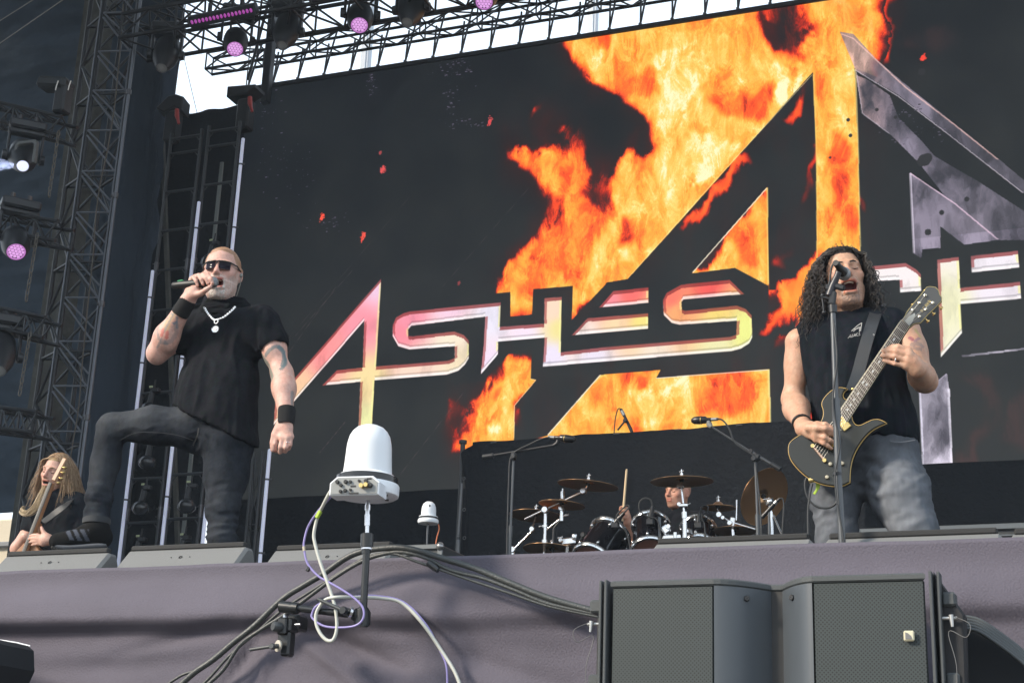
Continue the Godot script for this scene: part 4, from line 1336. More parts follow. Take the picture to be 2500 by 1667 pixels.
	moving_head("moving_light", "black moving light at the picture's edge over the bass player", "side lights", P(-4, 905, zs + 0.1), hang_aim(-4, 905, zs + 0.1, 4.0, 0.6), "spot", 1.0)
	# hoist on the side truss
	var hc := P(152, 245, zs)
	var ht := thing("chain_hoist", "black chain hoist with two hooks at the end of the top side truss", "hoist", hc)
	var hm := MB.new()
	hm.box(hc, Vector3(0.14, 0.3, 0.14), Basis.IDENTITY, 0.02)
	obj("motor", hm, blk, ht)
	hm = MB.new()
	var rc := P(135, 207, zs)
	hm.box(rc, Vector3(0.36, 0.12, 0.2), Basis(Vector3(0, 0, 1), -0.2), 0.03)
	obj("rain_cover", hm, mat("cover_dark", Color(0.016, 0.02, 0.022), 0.6), ht)
	for x in [137, 168]:
		hm = MB.new()
		hm.tube(PL([[x + 4, 197], [x, 208], [x - 3, 220]], zs + 0.12), 0.006, 6)
		obj("hook", hm, mat("hook_steel", Color(0.5, 0.48, 0.44), 0.35, 0.7), ht)
	chain("rusty hoist chain hanging beside the topmost side truss", P(142, 320, zs + 0.1), P(118, 480, zs + 0.1), 0.055)
	chain("rusty hoist chain hanging below the violet wash light's truss", P(90, 570, zs + 0.1), P(62, 735, zs + 0.1), 0.055)
	chain("rusty hoist chain hanging above the bass player", P(72, 812, zs + 0.1), P(46, 965, zs + 0.1), 0.055)
	# sliver of a sunlit building beyond the stage
	var hb := P(-60, 1300, -30.0); var hbt := thing("far_building", "sliver of a cream building seen past the stage edge beside the bass player", "building", Vector3(hb.x, 0, -30))
	var m3 := MB.new()
	m3.box(Vector3(hb.x - 1.0, 2.0, -30.5), Vector3(5.6, P(20, 1265, -30).y * 2 - 4.0, 1.0), Basis.IDENTITY, 0.05)
	obj("wall", m3, mat("cream_wall", Color(0.55, 0.48, 0.36), 0.85), hbt)
	m3 = MB.new()
	m3.box(Vector3(hb.x - 1.0, P(20, 1330, -30).y, -29.95), Vector3(5.6, 0.12, 0.15), Basis.IDENTITY, 0.02)
	obj("ledge", m3, mat("grey_trim", Color(0.2, 0.2, 0.2), 0.8), hbt)

# ------------------------------------------------------------------ drums and what stands at the back
const ZD := -11.2

func chrome() -> StandardMaterial3D:
	return mat("chrome", Color(0.72, 0.73, 0.74), 0.14, 0.95)

func hub(m: MB, at: Vector3, r: float, dir := Vector3(0, 0, 1)):
	m.lathe([Vector2(0.001, -r), Vector2(r * 0.8, -r), Vector2(r, -r * 0.7), Vector2(r, r * 0.7), Vector2(r * 0.8, r), Vector2(0.001, r)], Transform3D(along(dir), at), 12)

func wing(m: MB, at: Vector3, s: float):
	m.tube([at - Vector3(s, 0.2 * s, 0), at - Vector3(0.3 * s, 0, 0), at + Vector3(0.3 * s, 0, 0), at + Vector3(s, 0.3 * s, 0)], [s * 0.35, s * 0.2, s * 0.2, s * 0.35], 6)

func cymbal(label: String, px: float, py: float, rpx: float, n: Vector3, z: float, cup := 1.0):
	var c := P(px, py, z)
	var r := rpx * mpp(px, py, z)
	var t := thing("cymbal", label, "cymbal", c, "cymbals of the drum kit")
	var bz := mat("bronze", Color(0.42, 0.24, 0.12), 0.28, 0.9)
	if bz.normal_texture == null: relief(bz, 52, 0.08, 9.0, 0.12)
	var m := MB.new()
	var xf := Transform3D(along(n, Vector3(0, 0, 1)), c)
	# bell, then a bow turned with fine lathe grooves, upper and under side
	var top := [Vector2(0.006, 0.028), Vector2(0.02, 0.026), Vector2(0.032, 0.018), Vector2(0.042, 0.006)]
	var pr := top.duplicate()
	for k in 36:
		var u := 0.25 + 0.75 * k / 35.0
		pr.append(Vector2(u * r, 0.004 - 0.022 * cup * pow(u, 1.8) + (0.0005 if k % 2 else 0.0)))
	for k in 36:
		var u := 1.0 - 0.75 * k / 35.0
		pr.append(Vector2(u * r, 0.0025 - 0.022 * cup * pow(u, 1.8) + (0.0005 if k % 2 else 0.0)))
	top.reverse()
	for q in top: pr.append(q - Vector2(0.0, 0.0015))
	pr.reverse()
	m.lathe(pr, xf, 48)
	obj("plate", m, bz, t)
	m = MB.new()
	m.rod(c - n * 0.02, c + n * 0.075, 0.005, 6)
	m.tube([c + n * 0.03, c + n * 0.045], 0.013, 10)
	obj("post", m, chrome(), t)
	m = MB.new()
	wing(m, c + n * 0.06, 0.016)
	obj("wing_nut", m, chrome(), t)
	m = MB.new()
	m.tube([c - n * 0.02, c + n * 0.0], [0.016, 0.02], 10)
	obj("felt", m, mat("felt", Color(0.02, 0.02, 0.02), 0.95), t)
	return c

func tom(label: String, lo: Vector3, hi: Vector3, r: float):
	var t := thing("tom_drum", label, "drum", lo, "tom drums")
	var bs := along(hi - lo)
	var h := lo.distance_to(hi)
	var m := MB.new()
	m.lathe([Vector2(r, 0.012), Vector2(r, h - 0.012)], Transform3D(bs, lo), 40)
	obj("shell", m, mat("drum_black", Color(0.006, 0.006, 0.008), 0.08), t)
	for q in [[lo, "head_bottom", Color(0.16, 0.07, 0.05), 0.004], [hi, "head_top", Color(0.6, 0.58, 0.54), h - 0.004]]:
		m = MB.new()
		m.lathe([Vector2(0.001, q[3]), Vector2(r * 0.99, q[3])], Transform3D(bs, lo), 40)
		obj("drum_head", m, mat(q[1], q[2], 0.4), t)
	for y in [-0.006, h - 0.02]:
		m = MB.new()
		m.lathe([Vector2(r - 0.002, y), Vector2(r + 0.012, y), Vector2(r + 0.016, y + 0.008), Vector2(r + 0.012, y + 0.02), Vector2(r + 0.02, y + 0.026), Vector2(r - 0.002, y + 0.026)], Transform3D(bs, lo), 40)
		obj("hoop", m, chrome(), t)
	for i in 6:
		var a := TAU * (i + 0.3) / 6.0
		var d := Vector3(cos(a), 0, sin(a))
		for y in [0.03, h - 0.03]:
			m = MB.new()
			m.ball(lo + bs * (d * (r + 0.006) + Vector3(0, lerpf(y, h * 0.5, 0.2), 0)), Vector3(0.012, 0.024, 0.012), bs, 10)
			m.rod(lo + bs * (d * (r + 0.012) + Vector3(0, lerpf(y, h * 0.5, 0.2), 0)), lo + bs * (d * (r + 0.014) + Vector3(0, y - 0.03 if y < 0.1 else y + 0.03, 0)), 0.004, 5)
			obj("lug", m, chrome(), t)
	return t

func condenser(t: Node3D, a: Vector3, b: Vector3, r: float, ring := true):
	# microphone from its cable end a to its tip b
	var d := (b - a).normalized(); var l := a.distance_to(b)
	var m := MB.new()
	m.lathe([Vector2(0.001, 0), Vector2(r * 0.5, 0), Vector2(r * 0.55, l * 0.2), Vector2(r * 0.95, l * 0.28), Vector2(r, l * 0.45), Vector2(r * 1.02, l * 0.5)], Transform3D(along(d), a), 14)
	obj("microphone_body", m, mat("mic_black", Color(0.012, 0.012, 0.013), 0.3), t)
	m = MB.new()
	m.lathe([Vector2(r * 1.04, l * 0.5), Vector2(r * 1.08, l * 0.6), Vector2(r * 0.95, l * 0.85), Vector2(r * 0.5, l * 0.98), Vector2(0.001, l)], Transform3D(along(d), a), 14)
	obj("microphone_grille", m, mat("mic_grille", Color(0.03, 0.03, 0.032), 0.35, 0.6), t)
	if ring:
		m = MB.new()
		m.lathe([Vector2(r * 1.0, l * 0.48), Vector2(r * 1.1, l * 0.485), Vector2(r * 1.1, l * 0.515), Vector2(r * 1.0, l * 0.52)], Transform3D(along(d), a), 14)
		obj("gold_ring", m, mat("gold", Color(0.75, 0.55, 0.22), 0.25, 0.9), t)
	m = MB.new()
	m.tube([a - d * 0.05, a + d * 0.005], [r * 0.42, r * 0.45], 10)
	obj("plug", m, mat("plug_steel", Color(0.5, 0.5, 0.48), 0.3, 0.8), t)

func cable(t: Node3D, pts: Array, r: float, m: Material, called := "cable"):
	var b := MB.new()
	b.tube(catmull(pts, 8), r, 6)
	return obj(called, b, m, t)

func build_backline():
	var bc: StandardMaterial3D = mats["black_cloth"]
	var std := mat("stand_black", Color(0.02, 0.021, 0.023), 0.4, 0.2)
	var pole := mat("stand_pole", Color(0.09, 0.095, 0.1), 0.35, 0.6)
	var cab := mat("cable_black", Color(0.02, 0.022, 0.024), 0.5)
	var nz := noise(61, 1.0, 3)
	# riser and the black cloth wall behind the drummer
	var m := MB.new()
	m.box(Vector3(-3.2, FLOOR + 0.35, -11.7), Vector3(4.6, 0.7, 2.3), Basis.IDENTITY, 0.02)
	solo("drum_riser", m, bc, "low black platform under the drum kit", "platform", Vector3(-3.2, FLOOR, -11.7))
	var zb := -13.0
	var xa := P(1150, 1200, zb).x; var xb := P(2110, 1200, zb).x
	var yt := P(1157, 1080, zb).y; var yt2 := P(2020, 1020, zb).y
	var t := thing("drum_backdrop", "black cloth wall behind the drummer with eyelets along its side flap", "backdrop", Vector3((xa + xb) / 2, FLOOR, zb))
	m = MB.new()
	m.sheet(90, 40, func(u, v):
		var x := lerpf(xa, xb, u)
		var y := lerpf(lerpf(yt, yt2, u) + 0.012 * nz.get_noise_2d(x * 2.0, 5.0), FLOOR, v)
		return Vector3(x, y, zb + 0.03 * sin(x * 7.0) * v + 0.04 * nz.get_noise_2d(x, y * 0.7)), Vector3(0, 0, 1))
	obj("cloth", m, bc, t)
	m = MB.new()
	var fpt := PL([[1157, 1080], [1113, 1106], [1126, 1180], [1127, 1346], [1128, 1500]], zb)
	m.sheet(8, 40, func(u, v):
		var l: Vector3 = (fpt[1] as Vector3).lerp(fpt[2], minf(v * 5.0, 1.0)) if v < 0.2 else (fpt[2] as Vector3).lerp(fpt[4], (v - 0.2) / 0.8)
		var r := Vector3(xa, lerpf(yt, FLOOR, v), zb)
		return Vector3(lerpf(l.x, r.x, u), lerpf(l.y, r.y, u), zb + 0.06 * sin(u * 5.0) * 0.5 - 0.1 * (1.0 - u)), Vector3(0, 0, 1))
	obj("side_flap", m, bc, t)
	for py in [1168, 1244, 1313]:
		m = MB.new()
		var c := P(1132 + (py - 1168) * 0.01, py, zb + 0.03)
		var ring := []
		for k in 13: ring.append(c + Vector3(cos(TAU * k / 12) * 0.014, sin(TAU * k / 12) * 0.014, 0.0))
		m.tube(ring, 0.004, 5, false)
		obj("eyelet", m, pole, t)
	for i in 6:
		m = MB.new()
		var c := P(1205 + i * 150, 1080 - i * 10.6, zb + 0.02)
		m.box(c, Vector3(0.06, 0.008, 0.006), Basis.IDENTITY, 0.002)
		obj("cable_tie", m, pole, t)
	m = MB.new()
	m.tube([P(1130, 1083, zb - 0.1), Vector3(P(1130, 1083, zb - 0.1).x, FLOOR, zb - 0.1)], 0.025, 8)
	m.tube([P(1130, 1083, zb - 0.1), P(1130, 1083, zb - 0.1) + Vector3(0, 0.03, 0)], 0.04, 8)
	obj("frame_post", m, std, t)
	# plain grey stand pole beside the flap
	m = MB.new()
	m.tube(PL([[1119, 1310], [1124, 1240], [1128, 1180]], zb + 0.3), [0.014, 0.013, 0.011], 8)
	m.tube(PL([[1118, 1400], [1119, 1318]], zb + 0.3), 0.02, 8)
	solo("grey_pole", m, pole, "thin grey telescopic pole beside the drum backdrop's flap", "pole", P(1118, 1400, zb + 0.3))

	# ---- cymbals
	var up := Vector3(0, 1, 0)
	cymbal("coppery crash cymbal on a long chrome boom beside the raised drumstick", 1436, 1179.5, 75, Vector3(0.09, 1, 0.02).normalized(), ZD)
	cymbal("hi-hat cymbal under the chrome boom with a tall rod through it", 1372, 1227, 57, Vector3(0.07, 1, -0.02).normalized(), ZD)
	cymbal("dark cymbal edge-on behind the microphone stand's pole", 1308, 1254, 65, Vector3(0.03, 1, -0.06).normalized(), ZD - 0.2)
	cymbal("lowest cymbal, half hidden by the stage edge", 1347, 1338, 70, Vector3(0.04, 1, -0.08).normalized(), ZD)
	cymbal("large brown cymbal covering the top of the drummer's head", 1665, 1170, 77, Vector3(-0.02, 1, 0.05).normalized(), ZD + 0.3)
	cymbal("small splash cymbal on a curly chrome arm", 1754, 1234, 43, Vector3(0.01, 1, 0.02).normalized(), ZD)
	cymbal("big dark china cymbal tilted steeply on edge", 1863, 1211, 75, Vector3(-0.76, 0.49, -0.43).normalized(), ZD - 0.2)
	cymbal("reddish low cymbal behind a chrome bar", 1793, 1291, 54, Vector3(-0.02, 1, -0.04).normalized(), ZD - 0.1)
	# ---- chrome stands
	var ch := chrome()
	var floor_y := FLOOR + 0.7
	var dn := func(px, py): return Vector3(P(px, py, ZD).x, floor_y, ZD)
	t = thing("cymbal_stand", "chrome boom stand holding the coppery crash cymbal", "stand", dn.call(1332, 1245), "chrome drum hardware")
	m = MB.new(); m.rod(P(1281, 1267, ZD), P(1428, 1198, ZD), 0.0085, 8); obj("boom", m, ch, t)
	m = MB.new(); m.rod(P(1428, 1198, ZD), P(1435, 1183, ZD), 0.008, 8); hub(m, P(1425, 1199, ZD), 0.026); obj("tilter", m, ch, t)
	m = MB.new(); hub(m, P(1332, 1245, ZD + 0.01), 0.028); obj("boom_joint", m, ch, t)
	m = MB.new(); m.tube([P(1332, 1245, ZD), P(1331, 1300, ZD), dn.call(1332, 1245)], 0.014, 10); obj("tube", m, ch, t)
	m = MB.new(); m.tube([P(1331, 1282, ZD), P(1331, 1288, ZD)], 0.022, 10); wing(m, P(1322, 1284, ZD), 0.02); obj("clamp", m, ch, t)
	m = MB.new(); m.tube([P(1330, 1318, ZD), P(1330, 1326, ZD)], 0.024, 10); obj("collar", m, ch, t)
	m = MB.new(); m.rod(P(1333, 1294, ZD), P(1366, 1268, ZD), 0.007, 6); obj("side_arm", m, ch, t)
	t = thing("cymbal_stand", "short chrome boom arm rising to the dark edge-on cymbal", "stand", dn.call(1253, 1343), "chrome drum hardware")
	m = MB.new(); m.rod(P(1253, 1343, ZD), P(1299, 1296, ZD), 0.0085, 8); obj("boom", m, ch, t)
	m = MB.new(); m.rod(P(1299, 1292, ZD), P(1308, 1262, ZD - 0.1), 0.008, 8); hub(m, P(1300, 1292, ZD), 0.022); obj("tilter", m, ch, t)
	m = MB.new(); hub(m, P(1253, 1342, ZD), 0.026); m.tube([P(1253, 1344, ZD), dn.call(1253, 1343)], 0.014, 10); obj("tube", m, ch, t)
	t = thing("hi_hat_stand", "chrome rod stand through the hi-hat cymbal with wing clamps", "stand", dn.call(1371, 1300), "chrome drum hardware")
	m = MB.new(); m.tube([P(1375, 1193, ZD), P(1374, 1236, ZD)], 0.009, 8); m.tube([P(1374, 1200, ZD), P(1374, 1216, ZD)], 0.017, 8); obj("rod", m, ch, t)
	m = MB.new(); m.tube([P(1371, 1238, ZD), P(1371, 1246, ZD)], 0.028, 10); m.tube([P(1371, 1246, ZD), P(1371, 1272, ZD)], 0.016, 10); obj("seat", m, ch, t)
	m = MB.new(); wing(m, P(1380, 1259, ZD), 0.03); m.rod(P(1371, 1262, ZD), P(1384, 1256, ZD), 0.008, 6); obj("wing_clamp", m, ch, t)
	m = MB.new(); m.rod(P(1368, 1270, ZD), P(1352, 1290, ZD), 0.008, 6); m.rod(P(1352, 1290, ZD), dn.call(1352, 1290), 0.01, 6); obj("leg_tube", m, std, t)
	t = thing("tom_mount", "chunky chrome clamp block at the left of the first tom", "mount", dn.call(1386, 1330), "chrome drum hardware")
	m = MB.new(); m.box(P(1390, 1322, ZD + 0.1), Vector3(0.11, 0.06, 0.05), Basis(Vector3(0, 0, 1), 0.08), 0.012); obj("block", m, ch, t)
	m = MB.new(); m.tube([P(1386, 1330, ZD + 0.1), dn.call(1386, 1330)], 0.014, 10); obj("tube", m, ch, t)
	m = MB.new(); hub(m, P(1403, 1311, ZD + 0.12), 0.022, Vector3(0, 1, 0)); obj("knob", m, ch, t)
	m = MB.new(); hub(m, P(1370, 1319, ZD + 0.12), 0.018); wing(m, P(1368, 1312, ZD + 0.12), 0.02); obj("wing_clamp", m, ch, t)
	m = MB.new(); m.tube([P(1408, 1325, ZD + 0.1), P(1420, 1318, ZD), P(1426, 1300, ZD)], 0.012, 8); hub(m, P(1424, 1306, ZD), 0.02); obj("bracket", m, std, t)
	t = thing("cymbal_stand", "chrome stand in front of the drummer's face with two clamps", "stand", Vector3(P(1674, 1320, ZD + 0.3).x, floor_y, ZD + 0.3), "chrome drum hardware")
	var zf := ZD + 0.3
	m = MB.new(); m.tube(PL([[1665, 1172], [1664, 1190], [1669, 1230], [1671, 1255]], zf), [0.006, 0.007, 0.008, 0.009], 8); obj("tilter_rod", m, ch, t)
	m = MB.new(); m.tube([P(1672, 1262, zf), Vector3(P(1674, 1320, zf).x, floor_y, zf)], 0.016, 10); m.tube([P(1671, 1250, zf), P(1672, 1266, zf)], 0.021, 10); obj("tube", m, ch, t)
	m = MB.new(); m.box(P(1663, 1189, zf), Vector3(0.05, 0.022, 0.03), Basis.IDENTITY, 0.006); hub(m, P(1657, 1187, zf), 0.014); obj("clamp", m, ch, t)
	m = MB.new(); m.box(P(1669, 1234, zf), Vector3(0.07, 0.03, 0.04), Basis.IDENTITY, 0.008); hub(m, P(1659, 1231, zf), 0.016); wing(m, P(1680, 1231, zf), 0.02); obj("clamp", m, ch, t)
	t = thing("tom_mount", "wide chrome double tom holder between two toms", "mount", Vector3(P(1640, 1320, ZD + 0.2).x, floor_y, ZD + 0.2), "chrome drum hardware")
	m = MB.new(); m.box(P(1641, 1313, ZD + 0.2), Vector3(0.14, 0.05, 0.05), Basis(Vector3(0, 0, 1), 0.05), 0.012); obj("block", m, ch, t)
	m = MB.new(); m.box(P(1628, 1294, ZD + 0.2), Vector3(0.06, 0.07, 0.06), Basis(Vector3(0, 0, 1), 0.6), 0.012); hub(m, P(1633, 1286, ZD + 0.22), 0.02); obj("ratchet", m, ch, t)
	m = MB.new(); m.tube([P(1649, 1300, ZD + 0.22), P(1650, 1330, ZD + 0.22)], 0.016, 10); obj("upright_tube", m, ch, t)
	m = MB.new(); m.box(P(1680, 1297, ZD + 0.2), Vector3(0.07, 0.045, 0.05), Basis(Vector3(0, 0, 1), -0.3), 0.012); obj("ratchet", m, ch, t)
	m = MB.new(); m.tube([P(1645, 1320, ZD + 0.2), Vector3(P(1645, 1320, ZD + 0.2).x, floor_y, ZD + 0.2)], 0.018, 10); obj("tube", m, ch, t)
	t = thing("cymbal_stand", "chrome stand with a ratchet and a bar pointing down beside the splash cymbal", "stand", dn.call(1790, 1310), "chrome drum hardware")
	m = MB.new(); m.tube([P(1789, 1284, ZD), P(1791, 1318, ZD), dn.call(1791, 1318)], 0.014, 10); obj("tube", m, ch, t)
	m = MB.new(); m.box(P(1788, 1276, ZD), Vector3(0.04, 0.09, 0.04), Basis(Vector3(0, 0, 1), -0.15), 0.01); hub(m, P(1783, 1277, ZD + 0.02), 0.02); obj("ratchet", m, ch, t)
	m = MB.new(); m.rod(P(1794, 1277, ZD), P(1845, 1292, ZD), 0.009, 8); obj("boom", m, ch, t)
	m = MB.new(); m.rod(P(1799, 1220, ZD), P(1798, 1270, ZD), 0.006, 6); obj("spare_rod", m, ch, t)
	m = MB.new(); m.tube(PL([[1753, 1242], [1757, 1252], [1764, 1262], [1772, 1266], [1784, 1274]], ZD), 0.008, 8); hub(m, P(1757, 1257, ZD + 0.01), 0.024); hub(m, P(1766, 1264, ZD + 0.01), 0.016); obj("curly_arm", m, ch, t)
	m = MB.new(); wing(m, P(1800, 1311, ZD), 0.024); m.tube([P(1788, 1312, ZD), P(1803, 1310, ZD)], 0.018, 8); obj("wing_clamp", m, ch, t)
	t = thing("cymbal_stand", "chrome tripod stand holding the tilted china cymbal", "stand", dn.call(1886, 1310), "chrome drum hardware")
	m = MB.new(); m.tube([P(1883, 1250, ZD - 0.1), P(1885, 1285, ZD - 0.1), dn.call(1887, 1320)], 0.014, 10); obj("tube", m, ch, t)
	m = MB.new(); hub(m, P(1880, 1226, ZD - 0.1), 0.03, Vector3(1, 0.4, 0.3)); m.rod(P(1876, 1220, ZD - 0.1), P(1884, 1256, ZD - 0.1), 0.012, 8); wing(m, P(1872, 1218, ZD - 0.1), 0.024); obj("tilter", m, ch, t)
	m = MB.new(); m.rod(P(1889, 1258, ZD - 0.1), P(1913, 1312, ZD), 0.008, 6); m.rod(P(1913, 1312, ZD), Vector3(P(1925, 1330, ZD).x, floor_y, ZD + 0.1), 0.008, 6); obj("leg", m, ch, t)

	# ---- toms
	var z2 := ZD
	tom("glossy black tom tilted beside the drummer's raised arm", P(1446, 1372, z2 + 0.1), P(1490, 1306, z2 - 0.12), 0.155)
	tom("glossy black tom in front of the drummer", P(1588, 1350, z2 + 0.1), P(1589, 1284, z2 - 0.1), 0.135)
	tom("glossy black tom on the far side of the chrome holder", P(1706, 1345, z2 + 0.05), P(1704, 1296, z2 - 0.12), 0.13)
	m = MB.new()
	var bd := P(1600, 1430, z2 + 0.1)
	t = thing("bass_drum", "big black bass drum low behind the monitor wedges", "drum", Vector3(bd.x, floor_y, bd.z))
	m.lathe([Vector2(0.001, 0), Vector2(0.27, 0), Vector2(0.29, 0.01), Vector2(0.29, 0.4)], Transform3D(Basis(Vector3(1, 0, 0), Vector3(0, 0, -1), Vector3(0, 1, 0)), Vector3(bd.x, floor_y + 0.29, bd.z + 0.2)), 40)
	obj("shell", m, mat("drum_black"), t)
	# microphones clipped to the toms
	var mics := [[[1503, 1276], [1524, 1252], [[1524, 1252], [1536, 1238], [1530, 1234], [1512, 1250], [1505, 1262], [1510, 1272], [1530, 1300], [1540, 1345]], "small black drum microphone in front of the drummer's raised hand"], [[1588, 1268], [1594, 1236], [[1594, 1236], [1588, 1220], [1574, 1216], [1562, 1226], [1562, 1246], [1580, 1260], [1604, 1268], [1612, 1300], [1616, 1325]], "small black drum microphone with a looping cable at the drummer's chest"], [[1706, 1276], [1710, 1250], [[1710, 1250], [1716, 1236], [1728, 1236], [1728, 1246], [1714, 1262], [1720, 1280], [1724, 1315]], "small black drum microphone on the far tom"]]
	for q in mics:
		var a := P(q[0][0], q[0][1], z2 + 0.12); var b := P(q[1][0], q[1][1], z2 + 0.12)
		t = thing("drum_microphone", q[3], "microphone", a, "clip-on drum microphones")
		m = MB.new(); m.tube([a, a.lerp(b, 0.4), a.lerp(b, 0.6), b], [0.02, 0.024, 0.016, 0.013], 10); obj("body", m, mat("mic_black"), t)
		m = MB.new(); m.box(a - Vector3(0, 0.02, 0), Vector3(0.06, 0.05, 0.04), Basis.IDENTITY, 0.008); obj("clip", m, std, t)
		cable(t, PL(q[2], z2 + 0.14), 0.006, cab)
	# microphone on a rod by the china cymbal
	t = thing("overhead_microphone", "slim black pencil microphone pointing at the china cymbal", "microphone", P(1862, 1262, ZD + 0.2), "")
	m = MB.new(); m.tube(PL([[1860, 1264], [1886, 1236], [1892, 1229], [1905, 1217]], ZD + 0.2), [0.016, 0.016, 0.013, 0.011], 10); obj("body", m, mat("mic_black"), t)
	m = MB.new(); m.tube(PL([[1891, 1230], [1897, 1224]], ZD + 0.2), 0.0145, 10); obj("band", m, mat("plug_steel", Color(0.5, 0.5, 0.48), 0.3, 0.8), t)
	cable(t, PL([[1905, 1217], [1912, 1219], [1914, 1240], [1911, 1290], [1910, 1312]], ZD + 0.2), 0.006, cab)
	m = MB.new(); m.tube([P(1878, 1246, ZD + 0.2), Vector3(P(1878, 1246, ZD + 0.2).x, floor_y, ZD + 0.2)], 0.01, 8); obj("stand_tube", m, pole, t)

	# ---- tall overhead microphone stands
	var zm := ZD + 0.7
	t = thing("microphone_stand", "tall stand with a black overhead microphone pointing at the raised drumstick", "microphone stand", Vector3(P(1242, 1400, zm).x, FLOOR, zm), "overhead microphone stands")
	m = MB.new(); m.tube([P(1253.5, 1124, zm), P(1247, 1283, zm)], 0.0105, 8); obj("upper_pole", m, pole, t)
	m = MB.new(); m.tube([P(1247, 1283, zm), P(1245, 1310, zm)], 0.017, 10); m.tube([P(1245, 1310, zm), Vector3(P(1242, 1400, zm).x, FLOOR, zm)], 0.0145, 10); obj("lower_pole", m, pole, t)
	m = MB.new(); m.tube([P(1179, 1116, zm), P(1204, 1112, zm)], 0.02, 10); obj("counterweight", m, std, t)
	m = MB.new(); m.tube([P(1179, 1116, zm), P(1358, 1086, zm)], 0.0095, 8); obj("boom", m, std, t)
	m = MB.new(); m.box(P(1254, 1114, zm + 0.02), Vector3(0.04, 0.06, 0.04), Basis.IDENTITY, 0.01); hub(m, P(1254, 1115, zm + 0.04), 0.016); obj("boom_clamp", m, std, t)
	m = MB.new(); m.tube(PL([[1352, 1088], [1360, 1082], [1362, 1074]], zm), [0.016, 0.014, 0.012], 8); obj("cradle", m, std, t)
	condenser(t, P(1354, 1068, zm), P(1406, 1073, zm), 0.028)
	cable(t, PL([[1342, 1067], [1320, 1072], [1290, 1086], [1262, 1100], [1246, 1120], [1242, 1180], [1239, 1280], [1237, 1360]], zm + 0.02), 0.006, cab)
	t = thing("microphone_stand", "tall stand with a black overhead microphone reaching across the flames on screen", "microphone stand", Vector3(P(1853, 1400, zm).x, FLOOR, zm), "overhead microphone stands")
	m = MB.new(); m.tube([P(1845, 1128, zm), P(1850, 1258, zm)], 0.0105, 8); obj("upper_pole", m, pole, t)
	m = MB.new(); m.tube([P(1850, 1256, zm), P(1851, 1288, zm)], 0.017, 10); m.tube([P(1851, 1288, zm), Vector3(P(1853, 1400, zm).x, FLOOR, zm)], 0.0145, 10); obj("lower_pole", m, pole, t)
	m = MB.new(); m.tube([P(1735, 1040, zm), P(1835, 1103, zm)], 0.006, 8); m.tube([P(1832, 1101, zm), P(1884, 1133, zm)], 0.011, 8); obj("boom", m, pole, t)
	m = MB.new(); m.tube([P(1883, 1132, zm), P(1906, 1146, zm)], 0.018, 10); obj("counterweight", m, std, t)
	m = MB.new(); m.box(P(1848, 1117, zm), Vector3(0.045, 0.06, 0.04), Basis(Vector3(0, 0, 1), -0.5), 0.01); hub(m, P(1841, 1120, zm + 0.03), 0.018); hub(m, P(1834, 1102, zm), 0.016); obj("boom_clamp", m, std, t)
	m = MB.new(); m.tube(PL([[1737, 1042], [1732, 1036], [1730, 1028]], zm), [0.014, 0.022, 0.016], 8); obj("cradle", m, mat("cradle_grey", Color(0.2, 0.2, 0.19), 0.5), t)
	condenser(t, P(1737, 1024, zm), P(1688, 1027, zm), 0.028)
	cable(t, PL([[1750, 1022], [1765, 1026], [1780, 1045], [1790, 1072], [1800, 1085], [1830, 1105], [1842, 1118], [1851, 1180], [1858, 1260], [1860, 1340]], zm + 0.02), 0.0065, cab)
	t = thing("microphone_stand", "short black microphone stand poking up over the drum backdrop", "microphone stand", P(1538, 1090, zb - 0.3), "")
	m = MB.new(); m.tube(PL([[1516, 999], [1529, 1024], [1540, 1047], [1545, 1060]], zb - 0.3), [0.014, 0.013, 0.016, 0.014], 8); m.tube([P(1545, 1058, zb - 0.3), Vector3(P(1545, 1058, zb - 0.3).x, FLOOR, zb - 0.3)], 0.012, 8); obj("pole", m, std, t)
	m = MB.new(); m.tube(PL([[1525, 1029], [1508, 1050]], zb - 0.3), 0.009, 8); hub(m, P(1527, 1027, zb - 0.28), 0.02); obj("brace", m, std, t)
	m = MB.new(); m.tube(PL([[1518, 1003], [1524, 1014]], zb - 0.3), 0.0165, 10); obj("band", m, mat("plug_steel", Color(0.5, 0.5, 0.48), 0.3, 0.8), t)
	cable(t, PL([[1516, 998], [1509, 999], [1503, 1020], [1500, 1050], [1499, 1080]], zb - 0.3), 0.005, cab)

	# ---- cases
	var cs := mat("case_black", Color(0.025, 0.028, 0.03), 0.55)
	var al := mat("case_alu", Color(0.12, 0.13, 0.135), 0.4, 0.5)
	for q in [[[2090, 1291], [2203, 1287], -9.0, "black flight case with metal edges behind the guitarist's legs"], [[2218, 1286], [2600, 1272], -9.0, "longer black flight case with metal edges beside the guitarist"], [[880, 1334], [1076, 1328], -9.6, "black flight case carrying the small white camera"]]:
		var a := P(q[0][0], q[0][1], q[2]); var b := P(q[1][0], q[1][1], q[2])
		var y := (a.y + b.y) / 2
		t = thing("flight_case", q[3], "case", Vector3((a.x + b.x) / 2, FLOOR, q[2]), "flight cases")
		m = MB.new(); m.box(Vector3((a.x + b.x) / 2, (FLOOR + y) / 2, q[2] - 0.3), Vector3(b.x - a.x, y - FLOOR, 0.6), Basis.IDENTITY, 0.01); obj("body", m, cs, t)
		m = MB.new(); m.box(Vector3((a.x + b.x) / 2, y - 0.02, q[2] + 0.008), Vector3(b.x - a.x + 0.01, 0.034, 0.02), Basis.IDENTITY, 0.004); obj("edge_rail", m, al, t)
		m = MB.new(); m.box(Vector3((a.x + b.x) / 2, y - 0.07, q[2] + 0.004), Vector3(b.x - a.x, 0.012, 0.012), Basis.IDENTITY, 0.003); obj("edge_rail", m, al, t)
